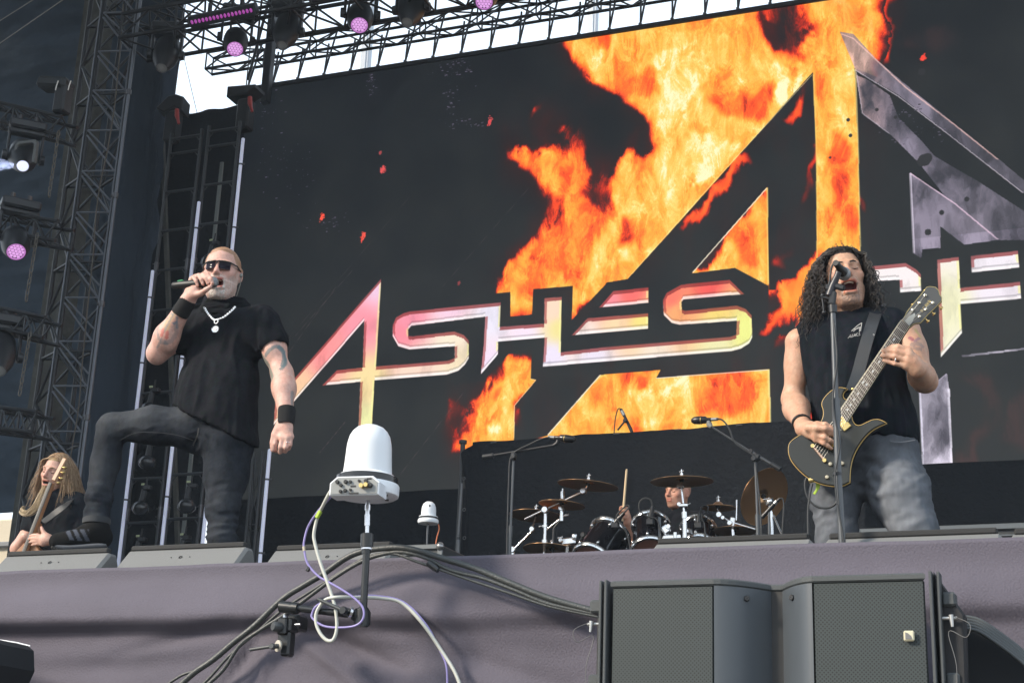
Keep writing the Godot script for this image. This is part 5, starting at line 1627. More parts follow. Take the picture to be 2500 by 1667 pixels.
		for x in [a.x, b.x]:
			m = MB.new(); m.ball(Vector3(x, y - 0.02, q[2] + 0.01), Vector3(0.03, 0.03, 0.025), Basis.IDENTITY, 12); obj("ball_corner", m, mat("case_corner", Color(0.3, 0.3, 0.3), 0.3, 0.8), t)
			m = MB.new(); m.box(Vector3(x, (FLOOR + y) / 2, q[2] + 0.004), Vector3(0.04, y - FLOOR - 0.03, 0.02), Basis.IDENTITY, 0.004); obj("edge_rail", m, al, t)
	# small white camera on its pole
	var zc := -9.8
	var mp := mpp(1045, 1270, zc)
	var base := P(1045, 1274, zc)
	t = thing("robot_camera", "small white dome camera on a grey pole standing on a flight case", "camera", base)
	var wh := mat("camera_white", Color(0.72, 0.75, 0.78), 0.35)
	m = MB.new(); m.lathe([Vector2(0.001, -0.012), Vector2(24 * mp, -0.012), Vector2(25.5 * mp, -0.004), Vector2(25.5 * mp, 0.012), Vector2(24 * mp, 0.018)], Transform3D(Basis.IDENTITY, base), 32); obj("base", m, wh, t)
	m = MB.new(); m.lathe([Vector2(23.5 * mp, 0.018), Vector2(23.5 * mp, 0.032)], Transform3D(Basis.IDENTITY, base), 32); obj("black_band", m, mat("gloss_black"), t)
	m = MB.new(); m.lathe([Vector2(24 * mp, 0.032), Vector2(23 * mp, 0.038), Vector2(18.5 * mp, 0.04), Vector2(18 * mp, 0.08), Vector2(17 * mp, 0.105), Vector2(14 * mp, 0.128), Vector2(8 * mp, 0.142), Vector2(0.001, 0.146)], Transform3D(Basis.IDENTITY, base), 32); obj("dome", m, wh, t)
	m = MB.new(); m.ball(base + Vector3(0.022, 0.1, 0.036), Vector3(0.012, 0.016, 0.008), Basis(Vector3.UP, 0.6), 14); obj("lens", m, mat("gloss_black"), t)
	m = MB.new(); m.tube([base - Vector3(0, 0.012, 0), P(1043, 1303, zc)], 0.0085, 8); m.tube([P(1043, 1301, zc), P(1042, 1338, zc)], 0.007, 8); obj("pole", m, pole, t)
	cable(t, PL([[1070, 1280], [1072, 1292], [1067, 1310], [1063, 1332]], zc), 0.004, mat("orange_cable", Color(0.55, 0.16, 0.06), 0.5), "orange_cable")

# ------------------------------------------------------------------ front of the stage
func wedge_mesh(t: Node3D, x0: float, x1: float, yt: float, zt: float):
	var wm := mat("wedge_paint", Color(0.2, 0.205, 0.205), 0.7)
	if wm.normal_texture == null:
		relief(wm, 71, 0.25, 12.0, 0.5)
		mottle(wm, 72, 0.2, 12.0, 0.82, 1.0)
		wm.uv1_scale = Vector3(12, 12, 12)
	# profile in depth and height, extruded along x
	var h := yt - FLOOR
	var m := MB.new()
	var xf := Transform3D(Basis(Vector3(0, 0, 1), Vector3(0, 1, 0), Vector3(-1, 0, 0)), Vector3((x0 + x1) / 2, FLOOR, zt))
	m.prism(PackedVector2Array([Vector2(0.0, h - 0.012), Vector2(0.012, h - 0.022), Vector2(0.2, 0.10), Vector2(0.2, 0.0), Vector2(-0.14, 0.0), Vector2(-0.16, 0.06), Vector2(-0.05, h - 0.012)]), xf, x1 - x0, 0.012)
	obj("cabinet", m, wm, t)
	m = MB.new()
	m.box(Vector3((x0 + x1) / 2, yt - 0.001, zt - 0.012), Vector3(x1 - x0 - 0.03, 0.024, 0.034), Basis.IDENTITY, 0.006)
	obj("grille_edge", m, mat("grille_dark", Color(0.022, 0.022, 0.022), 0.8), t)
	for q in [[0.0, 0.0085], [-0.045, 0.003], [0.045, 0.003]]:
		m = MB.new()
		var c := Vector3((x0 + x1) / 2 + q[0], FLOOR + lerpf(h - 0.022, 0.10, 0.16), zt + lerpf(0.012, 0.2, 0.16))
		m.lathe([Vector2(0.001, -0.002), Vector2(q[1] * 0.55, -0.002), Vector2(q[1] * 0.6, 0.002), Vector2(q[1], 0.002)], Transform3D(along(Vector3(0, 0.66, 0.75)), c), 12)
		obj("screw_hole", m, mat("mic_black", Color(0.012, 0.012, 0.013), 0.3), t)

func build_front():
	var std := mat("stand_black")
	var blk := mat("arm_black", Color(0.014, 0.016, 0.018), 0.32)
	# ---- monitor wedges in a row
	for q in [[12, 270, 1348, -5.5, "grey monitor wedge under the singer's raised foot"], [313, 605, 1334, -5.5, "grey monitor wedge in front of the singer's straight leg"], [668, 962, 1333, -5.55, "grey monitor wedge behind the white camera's arm"], [1597, 1985, 1315, -5.5, "grey monitor wedge in front of the drum kit"], [2015, 2448, 1302, -5.5, "grey monitor wedge at the guitarist's feet"], [2466, 2800, 1292, -5.5, "grey monitor wedge beyond the guitarist, cut by the picture's edge"]]:
		var a := P(q[0], q[2], q[3]); var b := P(q[1], q[2], q[3])
		var t := thing("monitor_wedge", q[4], "monitor speaker", Vector3((a.x + b.x) / 2, FLOOR, q[3]), "monitor wedges along the stage front")
		wedge_mesh(t, a.x, b.x, (a.y + b.y) / 2, q[3])
	# black box at the picture's corner
	var m := MB.new()
	var bx := P(40, 1640, -3.9)
	var bt := thing("black_case", "black cloth-covered box standing in the pit below the bass player", "box", Vector3(bx.x, 0, -3.9))
	var bpol := PackedVector2Array([Vector2(-0.9, 0.0), Vector2(-0.9, P(0, 1562, -4.08).y + 0.18), Vector2(P(0, 1562, -4.08).x - bx.x, P(0, 1562, -4.08).y), Vector2(P(72, 1578, -4.08).x - bx.x, P(72, 1578, -4.08).y), Vector2(P(86, 1590, -4.08).x - bx.x, P(86, 1590, -4.08).y), Vector2(P(88, 1640, -4.08).x - bx.x, P(88, 1640, -4.08).y), Vector2(P(60, 1700, -4.08).x - bx.x, P(60, 1700, -4.08).y), Vector2(0.0, 0.0)])
	m.prism(bpol, Transform3D(Basis.IDENTITY, Vector3(bx.x, 0, -3.93)), 0.3, 0.01)
	obj("cover", m, mat("box_cover", Color(0.007, 0.009, 0.012), 0.8), bt)
	m = MB.new()
	m.tube(PL([[-5, 1562], [40, 1569], [72, 1577]], -4.075), 0.0025, 5)
	obj("piping", m, mat("camera_white"), bt)

	# ---- front speaker: two grilles and a curved horn mouth
	var z := -3.8
	var xL := P(1489, 1540, z).x; var xR := P(2266, 1540, z).x
	var yT := P(1900, 1407, z).y; var yB := yT - 0.42
	var t := thing("line_array_speaker", "dark grey concert speaker with two mesh grilles and a curved centre", "speaker", Vector3((xL + xR) / 2, yB, z))
	var pm := mat("speaker_paint", Color(0.058, 0.065, 0.068), 0.6)
	relief(pm, 73, 0.3, 14.0, 0.35)
	var x1 := P(1743, 1540, z).x; var x2 := P(1861, 1540, z).x; var x3 := P(1889, 1540, z).x; var x4 := P(1985, 1540, z).x
	# plan outline (x, depth) of top and bottom plates
	var plan := PackedVector2Array([Vector2(xL, 0), Vector2(x1, 0.0)])
	for i in 7: plan.append(Vector2(lerpf(x1, x2, (i + 1) / 7.0), 0.11 * pow((i + 1) / 7.0, 1.7)))
	for i in 7: plan.append(Vector2(lerpf(x3, x4, i / 7.0), 0.11 * pow(1.0 - i / 7.0, 1.7)))
	plan.append(Vector2(x4, 0.0)); plan.append(Vector2(xR, 0.0)); plan.append(Vector2(xR - 0.12, 0.42)); plan.append(Vector2(xL + 0.12, 0.42))
	var pf := Transform3D(Basis(Vector3(1, 0, 0), Vector3(0, 0, -1), Vector3(0, 1, 0)), Vector3(0, yT - 0.009, z))
	m = MB.new(); m.prism(plan, pf, 0.018, 0.004); obj("top_plate", m, pm, t)
	pf.origin.y = yB
	m = MB.new(); m.prism(plan, pf, 0.018, 0.004); obj("bottom_plate", m, pm, t)
	# grilles: perforated sheet
	var gim := Image.create(64, 64, false, Image.FORMAT_RGB8)
	gim.fill(Color(0.62, 0.66, 0.65))
	for q in [[16, 16], [48, 48], [16, 80], [80, 16]]:
		for yy in range(-13, 14):
			var w := int(sqrt(169 - yy * yy))
			gim.fill_rect(Rect2i(q[0] - w, q[1] + yy, 2 * w, 1), Color(0.26, 0.28, 0.28))
	gim.generate_mipmaps()
	var gm := mat("speaker_grille", Color(0.092, 0.106, 0.111), 0.55, 0.1)
	gm.albedo_texture = ImageTexture.create_from_image(gim)
	gm.uv1_triplanar = true; gm.uv1_world_triplanar = true
	gm.uv1_scale = Vector3(100, 100, 100)
	for q in [[xL + 0.004, x1 - 0.002], [x4 + 0.002, xR - 0.004]]:
		m = MB.new(); m.box(Vector3((q[0] + q[1]) / 2, (yT + yB) / 2 - 0.001, z - 0.012), Vector3(q[1] - q[0], yT - yB - 0.032, 0.012), Basis.IDENTITY, 0.003); obj("grille", m, gm, t)
	m = MB.new(); m.box(Vector3((xL + xR) / 2, (yT + yB) / 2, z - 0.28), Vector3(xR - xL - 0.24, yT - yB - 0.02, 0.26), Basis.IDENTITY, 0.01); obj("cabinet_body", m, mat("speaker_body", Color(0.03, 0.03, 0.03), 0.7), t)
	var fin := mat("speaker_fin", Color(0.065, 0.076, 0.088), 0.38)
	for sd in 2:
		m = MB.new()
		var ca := x1 if sd == 0 else x4; var cb := x2 if sd == 0 else x3
		m.sheet(16, 4, func(u, v): return Vector3(lerpf(ca, cb, u), lerpf(yT - 0.018, yB + 0.009, v), z - 0.004 - 0.11 * pow(u, 1.7)), Vector3(0, 0, 1))
		obj("horn_fin", m, fin, t)
		m = MB.new()
		var hx := lerpf(ca, cb, 0.6)
		hub(m, Vector3(hx, yT - 0.045, z - 0.004 - 0.11 * pow(0.6, 1.7)), 0.0075, Vector3(0.4 if sd == 0 else -0.4, 0, 1)); obj("fin_bolt", m, mat("mic_black"), t)
	m = MB.new(); m.box(Vector3((x2 + x3) / 2, (yT + yB) / 2, z - 0.125), Vector3(x3 - x2 + 0.02, yT - yB - 0.02, 0.02)); obj("horn_throat", m, mat("speaker_body"), t)
	# badge
	m = MB.new()
	var bgx := P(2221, 1553, z)
	m.box(bgx + Vector3(0, 0, 0.004), Vector3(0.025, 0.025, 0.008), Basis.IDENTITY, 0.003); obj("badge", m, mat("badge_gold", Color(0.62, 0.58, 0.42), 0.4, 0.3), t)
	m = MB.new()
	m.prism(PackedVector2Array([Vector2(-0.008, -0.008), Vector2(-0.008, 0.008), Vector2(-0.002, 0.006), Vector2(0.005, 0.0), Vector2(0.008, -0.008)]), Transform3D(Basis.IDENTITY, bgx + Vector3(0, 0, 0.0085)), 0.002, 0.0004); obj("badge_mark", m, mat("badge_dark", Color(0.15, 0.15, 0.15), 0.5), t)
	# flying hardware at both ends
	for sg in [-1.0, 1.0]:
		var ex := xL - 0.012 if sg < 0 else xR + 0.012
		for o in [0.0, 0.017]:
			m = MB.new(); m.box(Vector3(ex + sg * o, (yT + yB) / 2 + 0.005, z - 0.02 - o * 0.6), Vector3(0.008, yT - yB - 0.004, 0.05), Basis.IDENTITY, 0.002); obj("rail", m, pm, t)
		for yy in [yT - 0.06, yT - 0.25]:
			m = MB.new(); m.box(Vector3(ex + sg * 0.037, yy, z - 0.05), Vector3(0.032, 0.034, 0.05), Basis.IDENTITY, 0.005); obj("bracket", m, pm, t)
		m = MB.new(); m.box(Vector3(ex + sg * 0.032, yT - 0.17, z - 0.06), Vector3(0.012, 0.2, 0.03), Basis.IDENTITY, 0.004); obj("link_bar", m, mat("speaker_body"), t)
		m = MB.new(); m.rod(Vector3(ex + sg * 0.02, yT - 0.107, z - 0.02), Vector3(ex + sg * 0.055, yT - 0.107, z - 0.02), 0.0045, 8); m.tube([Vector3(ex + sg * 0.042, yT - 0.1, z - 0.012), Vector3(ex + sg * 0.044, yT - 0.128, z - 0.012)], [0.006, 0.0035], 8); obj("locking_pin", m, mat("pin_steel", Color(0.42, 0.42, 0.41), 0.35, 0.7), t)
		m = MB.new()
		var sp := [Vector3(ex + sg * 0.05, yT - 0.105, z - 0.01), Vector3(ex + sg * 0.085, yT - 0.125, z), Vector3(ex + sg * 0.075, yT - 0.155, z), Vector3(ex + sg * 0.035, yT - 0.14, z - 0.01), Vector3(ex + sg * 0.05, yT - 0.22, z), Vector3(ex + sg * 0.045, yT - 0.3, z)]
		m.tube(catmull(sp, 6), 0.001, 5); obj("pin_wire", m, mat("pin_wire", Color(0.12, 0.12, 0.12), 0.5, 0.3), t)
		# slanting cabinet side
		m = MB.new()
		m.face([Vector3(ex + sg * 0.02, yT, z - 0.03), Vector3(ex + sg * 0.02, yB, z - 0.03), Vector3(ex - sg * 0.1, yB, z - 0.42), Vector3(ex - sg * 0.1, yT, z - 0.42)], Vector3(sg, 0, 0))
		if sg > 0:
			m = MB.new()
			var s0 := P(2282, 1398, z - 0.06); var s1 := P(2364, 1510, z - 0.1); var s2 := P(2370, 1700, z - 0.1)
			m.prism(PackedVector2Array([Vector2(0, 0), Vector2(s1.x - s0.x, s1.y - s0.y), Vector2(s2.x - s0.x, s2.y - s0.y), Vector2(0.0, s2.y - s0.y)]), Transform3D(Basis.IDENTITY, s0), 0.05, 0.006)
		obj("side_panel", m, mat("speaker_side", Color(0.012, 0.012, 0.014), 0.7), t)
	# stack below it
	m = MB.new()
	m.box(Vector3((xL + xR) / 2, (yB - 0.02) / 2, z - 0.26), Vector3(xR - xL, yB - 0.02, 0.5), Basis.IDENTITY, 0.01)
	solo("subwoofer", m, mat("speaker_body"), "black bass cabinet in the pit carrying the grey speaker", "speaker", Vector3((xL + xR) / 2, 0, z - 0.26))
	# dark hose and cover at the right of it
	t = thing("cable_hose", "thick black hose bending down beside the grey speaker", "hose", P(2500, 1592, -3.98))
	for k in 5:
		m = MB.new()
		var dy := k * 7.0
		m.tube(catmull(PL([[2352, 1506 + dy], [2390, 1513 + dy], [2440, 1545 + dy], [2500, 1592 + dy], [2580, 1670 + dy]], -3.99 + 0.004 * k), 6), 0.0055, 8)
		obj("cable", m, mat("hose_grey", Color(0.06, 0.066, 0.068), 0.5), t)
	m = MB.new()
	var hp := PackedVector2Array()
	for q in [[2360, 1525], [2400, 1545], [2450, 1580], [2520, 1640], [2600, 1720], [2600, 2100], [2360, 2100]]:
		var p := P(q[0], q[1], -4.05)
		hp.append(Vector2(p.x, p.y))
	m.prism(hp, Transform3D(Basis.IDENTITY, Vector3(0, 0, -4.05)), 0.02, 0.004)
	solo("black_cover", m, mat("box_cover"), "black cover hanging under the bent hose beside the speaker", "cover", P(2450, 1667, -4.05))

	# ---- white robot camera on its clamp arm
	var zc := -4.05
	var mp := mpp(895, 1180, zc)
	var wh := mat("camera_white", Color(0.72, 0.75, 0.78), 0.35)
	var c := P(893, 1214, zc)
	t = thing("robot_camera", "large white dome camera with cable panel on a steel spigot", "camera", c)
	var bt2 := Basis(Vector3.UP, 0.35)
	m = MB.new()
	var pr := [Vector2(0.001, 0), Vector2(74 * mp, 0), Vector2(79 * mp, 0.004), Vector2(80 * mp, 0.012), Vector2(80 * mp, 0.034), Vector2(78 * mp, 0.038)]
	m.lathe(pr, Transform3D(bt2, c), 48); obj("base", m, wh, t)
	m = MB.new(); m.lathe([Vector2(76 * mp, 0.038), Vector2(76 * mp, 0.058), Vector2(70 * mp, 0.06)], Transform3D(bt2, c), 48); obj("black_band", m, mat("gloss_black"), t)
	m = MB.new(); m.lathe([Vector2(72 * mp, 0.0605), Vector2(66 * mp, 0.066), Vector2(60 * mp, 0.07), Vector2(58 * mp, 0.1), Vector2(55.5 * mp, 0.15), Vector2(54 * mp, 0.165), Vector2(50 * mp, 0.185), Vector2(43 * mp, 0.2), Vector2(33 * mp, 0.212), Vector2(20 * mp, 0.219), Vector2(8 * mp, 0.2215), Vector2(0.001, 0.222)], Transform3D(bt2, c), 48); obj("dome", m, wh, t)
	# connector panel facing the audience's left
	var pn := Vector3(0.12, 0.0, 1.0).normalized()
	var pb := Basis(Vector3.UP.cross(pn).normalized(), Vector3.UP, pn)
	var pc := P(866, 1187, zc + 0.105)
	var pw := 0.077; var ph := 0.029
	m = MB.new()
	var shp := PackedVector2Array([Vector2(-pw, -ph * 0.95), Vector2(-pw, ph * 0.35), Vector2(-pw * 0.72, ph), Vector2(pw * 0.72, ph), Vector2(pw, ph * 0.35), Vector2(pw, -ph * 0.95)])
	m.prism(shp, Transform3D(pb, pc - pn * 0.03), 0.07, 0.003); obj("panel_housing", m, wh, t)
	m = MB.new()
	var shp2 := PackedVector2Array()
	for q in shp: shp2.append(Vector2(q.x * 0.93, q.y * 0.86))
	m.prism(shp2, Transform3D(pb, pc + pn * 0.0055), 0.002, 0.0004); obj("connector_panel", m, mat("panel_grey", Color(0.26, 0.27, 0.265), 0.5), t)
	var cn := [[-0.052, 0.012, 0.006], [-0.04, 0.002, 0.005], [-0.026, 0.012, 0.006], [-0.012, 0.012, 0.0045], [0.036, 0.013, 0.006], [-0.026, -0.014, 0.0055], [-0.04, -0.016, 0.005], [0.05, 0.0, 0.0075], [0.015, 0.014, 0.004], [-0.01, -0.012, 0.004]]
	for q in cn:
		m = MB.new(); hub(m, pc + pb * Vector3(q[0], q[1], 0.008), q[2], pn); obj("socket", m, mat("panel_dark", Color(0.03, 0.03, 0.03), 0.4), t)
	for q in [[0.026, -0.002], [0.04, 0.0]]:
		m = MB.new(); m.tube([pc + pb * Vector3(q[0], q[1], 0.006), pc + pb * Vector3(q[0], q[1], 0.022)], 0.0065, 10); obj("bnc_plug", m, mat("gold", Color(0.75, 0.55, 0.22), 0.25, 0.9), t)
	for q in [[0.045, 0.02, 0.014, 0.004], [-0.003, -0.001, 0.016, 0.005], [0.0, -0.022, 0.03, 0.005]]:
		m = MB.new(); m.box(pc + pb * Vector3(q[0], q[1], 0.0072), Vector3(q[2], q[3], 0.002), pb, 0.0005); obj("port", m, mat("panel_dark", Color(0.03, 0.03, 0.03), 0.4), t)
	m = MB.new()
	var sn := Vector3(0.55, 0, 0.83)
	m.box(c + Vector3(0, 0.02, 0) + sn * (80.6 * mp), Vector3(0.03, 0.02, 0.0012), Basis(Vector3.UP.cross(sn).normalized(), Vector3.UP, sn), 0.0003); obj("type_label", m, mat("label_grey", Color(0.12, 0.14, 0.16), 0.5), t)
	for q in [[-0.05, 0.05], [0.02, 0.075], [0.075, 0.02], [-0.02, 0.01], [0.05, -0.04]]:
		m = MB.new(); m.tube([c + Vector3(q[0], -0.004, q[1]), c + Vector3(q[0], 0.002, q[1])], 0.006, 10); obj("rubber_foot", m, mat("panel_dark", Color(0.03, 0.03, 0.03), 0.4), t)
	# spigot and arm
	t = thing("clamp_stand", "black jointed clamp arm with lever knobs gripping the stage edge", "arm", P(694, 1596, zc))
	m = MB.new()
	m.tube(PL([[898, 1216], [897.5, 1232], [897.5, 1232.5], [897, 1246], [897, 1246.5], [896.8, 1256], [896.7, 1256.5], [896.3, 1283], [896.3, 1283.5], [896, 1306]], zc), [0.0065, 0.0065, 0.0085, 0.0085, 0.0065, 0.0065, 0.0085, 0.0085, 0.006, 0.006], 12)
	obj("steel_spigot", m, mat("spigot_steel", Color(0.62, 0.63, 0.66), 0.2, 0.9), t)
	m = MB.new(); m.tube([P(896, 1303, zc), P(896, 1304.5, zc), P(895, 1333, zc), P(895, 1336, zc)], [0.0165, 0.019, 0.019, 0.0155], 16); obj("socket", m, blk, t)
	m = MB.new(); m.tube([P(894.5, 1338, zc), P(894.4, 1342, zc)], 0.0175, 8); obj("lock_ring", m, mat("spigot_steel"), t)
	m = MB.new(); m.tube([P(894, 1342, zc), P(894, 1351, zc)], 0.0135, 6); obj("nut", m, blk, t)
	m = MB.new(); m.tube([P(894, 1350, zc), P(887, 1490, zc)], 0.0108, 14); obj("upright_tube", m, blk, t)
	m = MB.new(); m.tube([P(888, 1482, zc), P(886, 1494, zc), P(884, 1524, zc), P(883, 1530, zc)], [0.013, 0.023, 0.024, 0.015], 14); m.tube([P(866, 1500, zc), P(884, 1508, zc)], 0.02, 12); obj("elbow", m, blk, t)
	m = MB.new(); m.tube([P(720, 1484, zc + 0.02), P(868, 1502, zc)], 0.0105, 14); obj("cross_tube", m, blk, t)
	m = MB.new(); m.tube([P(683, 1481, zc + 0.02), P(685, 1481, zc + 0.02), P(708, 1483, zc + 0.02), P(712, 1484, zc + 0.02), P(716, 1484, zc + 0.02), P(728, 1485, zc + 0.02)], [0.013, 0.0175, 0.0175, 0.0155, 0.018, 0.016], 14); obj("tube_end", m, blk, t)
	m = MB.new(); m.tube(PL([[838, 1491], [828, 1486], [775, 1462]], zc + 0.045), [0.006, 0.0058, 0.0052], 8); obj("lever", m, mat("lever_grey", Color(0.05, 0.055, 0.058), 0.45), t)
	m = MB.new(); hub(m, P(840, 1491, zc + 0.04), 0.012); m.tube([P(840, 1491, zc + 0.04), P(862, 1497, zc)], 0.011, 10); obj("lever_pivot", m, blk, t)
	m = MB.new(); m.tube([P(852, 1494, zc + 0.02), P(858, 1496, zc + 0.015)], 0.0175, 12); obj("washer", m, mat("spigot_steel"), t)
	m = MB.new()
	m.box(P(692, 1529, zc + 0.01), Vector3(0.03, 0.05, 0.03), Basis.IDENTITY, 0.004)
	m.box(P(712, 1527, zc - 0.01), Vector3(0.022, 0.04, 0.05), Basis.IDENTITY, 0.004); obj("clamp_body", m, blk, t)
	m = MB.new(); m.box(P(726, 1522, zc - 0.05), Vector3(0.04, 0.045, 0.06), Basis.IDENTITY, 0.005); obj("clamp_block", m, blk, t)
	m = MB.new(); m.box(P(702, 1572, zc - 0.01), Vector3(0.03, 0.075, 0.04), Basis.IDENTITY, 0.006); m.box(P(688, 1560, zc), Vector3(0.02, 0.05, 0.02), Basis.IDENTITY, 0.003); obj("jaw", m, blk, t)
	m = MB.new(); hub(m, P(676, 1530, zc + 0.03), 0.015, Vector3(-0.6, 0, 1)); obj("knob", m, mat("lever_grey"), t)
	m = MB.new(); m.tube([P(720, 1525, zc + 0.02), P(733, 1524, zc + 0.02)], 0.004, 8); m.tube([P(694, 1500, zc + 0.01), P(695, 1512, zc + 0.01)], [0.004, 0.008], 8); obj("pin", m, mat("spigot_steel"), t)
	m = MB.new(); m.lathe([Vector2(0.001, 0), Vector2(0.016, 0), Vector2(0.017, 0.002), Vector2(0.017, 0.006), Vector2(0.001, 0.007)], Transform3D(along(Vector3(-0.55, 0, 1)), P(681, 1577, zc + 0.025)), 20); obj("tension_disc", m, mat("disc_pale", Color(0.5, 0.47, 0.4), 0.4, 0.2), t)
	m = MB.new(); m.tube(PL([[664, 1578], [655, 1579], [610, 1586]], zc + 0.055), [0.0065, 0.005, 0.0052], 8); hub(m, P(665, 1578, zc + 0.052), 0.009); m.tube([P(666, 1578, zc + 0.05), P(680, 1577, zc + 0.03)], 0.007, 8); obj("lever", m, mat("lever_grey"), t)

	# ---- cables draped along the stage front
	var zk := -4.185
	var cg := mat("cable_rubber", Color(0.045, 0.05, 0.05), 0.45)
	relief(cg, 75, 0.05, 8.0, 0.3)
	var paths := [
		[[[410, 1700], [470, 1645], [520, 1610], [570, 1568], [620, 1528], [690, 1462], [740, 1430], [790, 1400], [840, 1365], [880, 1347], [930, 1339], [980, 1337], [1030, 1347], [1080, 1363], [1160, 1388], [1250, 1425], [1340, 1460], [1460, 1494]], 0.0095, "thick black multicore cable draped over the stage front"],
		[[[470, 1700], [540, 1640], [585, 1575], [640, 1535], [700, 1497], [760, 1452], [820, 1408], [880, 1372], [930, 1354], [980, 1348], [1040, 1362], [1100, 1392], [1180, 1412], [1260, 1442], [1340, 1474], [1460, 1500]], 0.0062, "thinner black cable taped under the thick one"],
		[[[430, 1720], [500, 1665], [560, 1600], [630, 1540], [690, 1488], [770, 1436], [850, 1385], [900, 1358], [960, 1352], [1020, 1372], [1090, 1396], [1160, 1420], [1250, 1450], [1340, 1480], [1460, 1506]], 0.0045, "thin grey cable running along below the black ones"],
		[[[380, 1690], [440, 1650], [480, 1635], [540, 1600]], 0.0045, "short black cable end in the lower corner of the skirt"]]
	for q in paths:
		m = MB.new()
		var pp := PL(q[0], zk)
		m.tube(catmull(pp, 8), q[1], 10)
		solo("cable", m, cg, q[2], "cable", pp[0], "black cables on the stage front")
	m = MB.new()
	m.tube(PL([[1046, 1374], [1062, 1386], [1070, 1392]], zk + 0.002), [0.011, 0.011, 0.009], 10)
	solo("cable_tape", m, blk, "black tape wrapped round two of the draped cables", "tape", P(1046, 1374, zk))
	# white and violet camera cables
	var zw := -4.02
	t = thing("camera_cable", "pale grey cable looping down from the large white camera", "cable", P(819, 1191, zw + 0.05), "camera cables")
	cable(t, PL([[819, 1191, 0.06], [806, 1200, 0.05], [790, 1230, 0.03], [775, 1262], [766, 1300], [768, 1325], [782, 1375], [800, 1425], [817, 1480], [822, 1530], [814, 1560], [800, 1564], [784, 1550], [772, 1525], [771, 1500], [780, 1480], [796, 1463], [825, 1458], [880, 1459, -0.06], [925, 1460, -0.12], [980, 1472, -0.16], [1030, 1520, -0.17], [1080, 1592, -0.18], [1110, 1640, -0.18], [1130, 1690, -0.18]], zw), 0.0055, mat("cable_pale", Color(0.52, 0.53, 0.48), 0.5), "pale_cable")
	t = thing("camera_cable", "violet cable looping down from the large white camera", "cable", P(860, 1175, zw + 0.06), "camera cables")
	cable(t, PL([[878, 1176, 0.065], [860, 1174, 0.07], [842, 1180, 0.06], [820, 1200, 0.04], [796, 1225, 0.03], [773, 1252, 0.01], [752, 1285], [742, 1320], [742, 1340], [750, 1375], [775, 1405], [800, 1420], [835, 1440], [868, 1463], [886, 1485], [886, 1510], [868, 1527], [830, 1532], [790, 1528], [763, 1510], [762, 1496], [775, 1477], [810, 1464, -0.02], [870, 1456, -0.07], [920, 1455, -0.12], [985, 1470, -0.165], [1040, 1525, -0.175], [1075, 1590, -0.18], [1090, 1630, -0.18], [1092, 1700, -0.18]], zw), 0.0034, mat("cable_violet", Color(0.28, 0.24, 0.5), 0.4), "violet_cable")
	m = MB.new(); m.tube(PL([[880, 1177], [868, 1174], [852, 1176]], zw + 0.068), [0.0075, 0.0075, 0.005], 10); obj("strain_relief", m, mat("violet_boot", Color(0.14, 0.05, 0.16), 0.5), t)
	m = MB.new(); m.box(P(777, 1256, zw + 0.015), Vector3(0.011, 0.024, 0.012), Basis(Vector3(0, 0, 1), -0.5), 0.002); obj("tape_flag", m, mat("tape_green", Color(0.42, 0.6, 0.06), 0.6), t)
	m = MB.new(); m.tube(PL([[741, 1334], [742, 1345]], zw), 0.0045, 8); obj("cream_sleeve", m, mat("sleeve", Color(0.5, 0.44, 0.33), 0.6), t)
	m = MB.new(); m.box(P(752, 1389, zw), Vector3(0.012, 0.015, 0.008), Basis(Vector3(0, 0, 1), -0.5), 0.002); obj("cable_tag", m, blk, t)

# ------------------------------------------------------------------ people
func bounds(pts: Array, m: float) -> Array:
	var lo: Vector3 = pts[0]; var hi: Vector3 = pts[0]
	for p in pts:
		lo = lo.min(p); hi = hi.max(p)
	return [lo - Vector3(m, m, m), hi + Vector3(m, m, m)]

func flatten(a: Array) -> Array:
	var r := []
	for q in a:
		if q is Array: r.append_array(flatten(q))
		else: r.append(q)
	return r

# a hand into a field: wrist, four knuckles, four fingers of three more points, thumb of four points
func hand(f: SDF, wrist: Vector3, kn: Array, fingers: Array, thumb: Array, s := 1.0):
	for i in 4:
		f.cap(wrist.lerp(kn[i], 0.12), kn[i], 0.0175 * s, 0.0118 * s, 0.016)
	for i in 3: f.cap(kn[i], kn[i + 1], 0.0118 * s, 0.011 * s, 0.01)
	f.cap(wrist.lerp(kn[0], 0.5), wrist.lerp(kn[3], 0.5), 0.017 * s, 0.016 * s, 0.014)
	for i in 4:
		var q: Array = fingers[i]
		var r0: float = [0.0105, 0.0108, 0.0102, 0.009][i] * s
		f.cap(kn[i], q[0], r0 * 1.04, r0, 0.005)
		f.cap(q[0], q[1], r0, r0 * 0.9, 0.004)
		f.cap(q[1], q[2], r0 * 0.9, r0 * 0.76, 0.004)
	f.cap(thumb[0], thumb[1], 0.018 * s, 0.0135 * s, 0.012)
	f.cap(thumb[1], thumb[2], 0.0128 * s, 0.0112 * s, 0.005)
	f.cap(thumb[2], thumb[3], 0.0112 * s, 0.0088 * s, 0.004)

var skin_noise := FastNoiseLite.new()

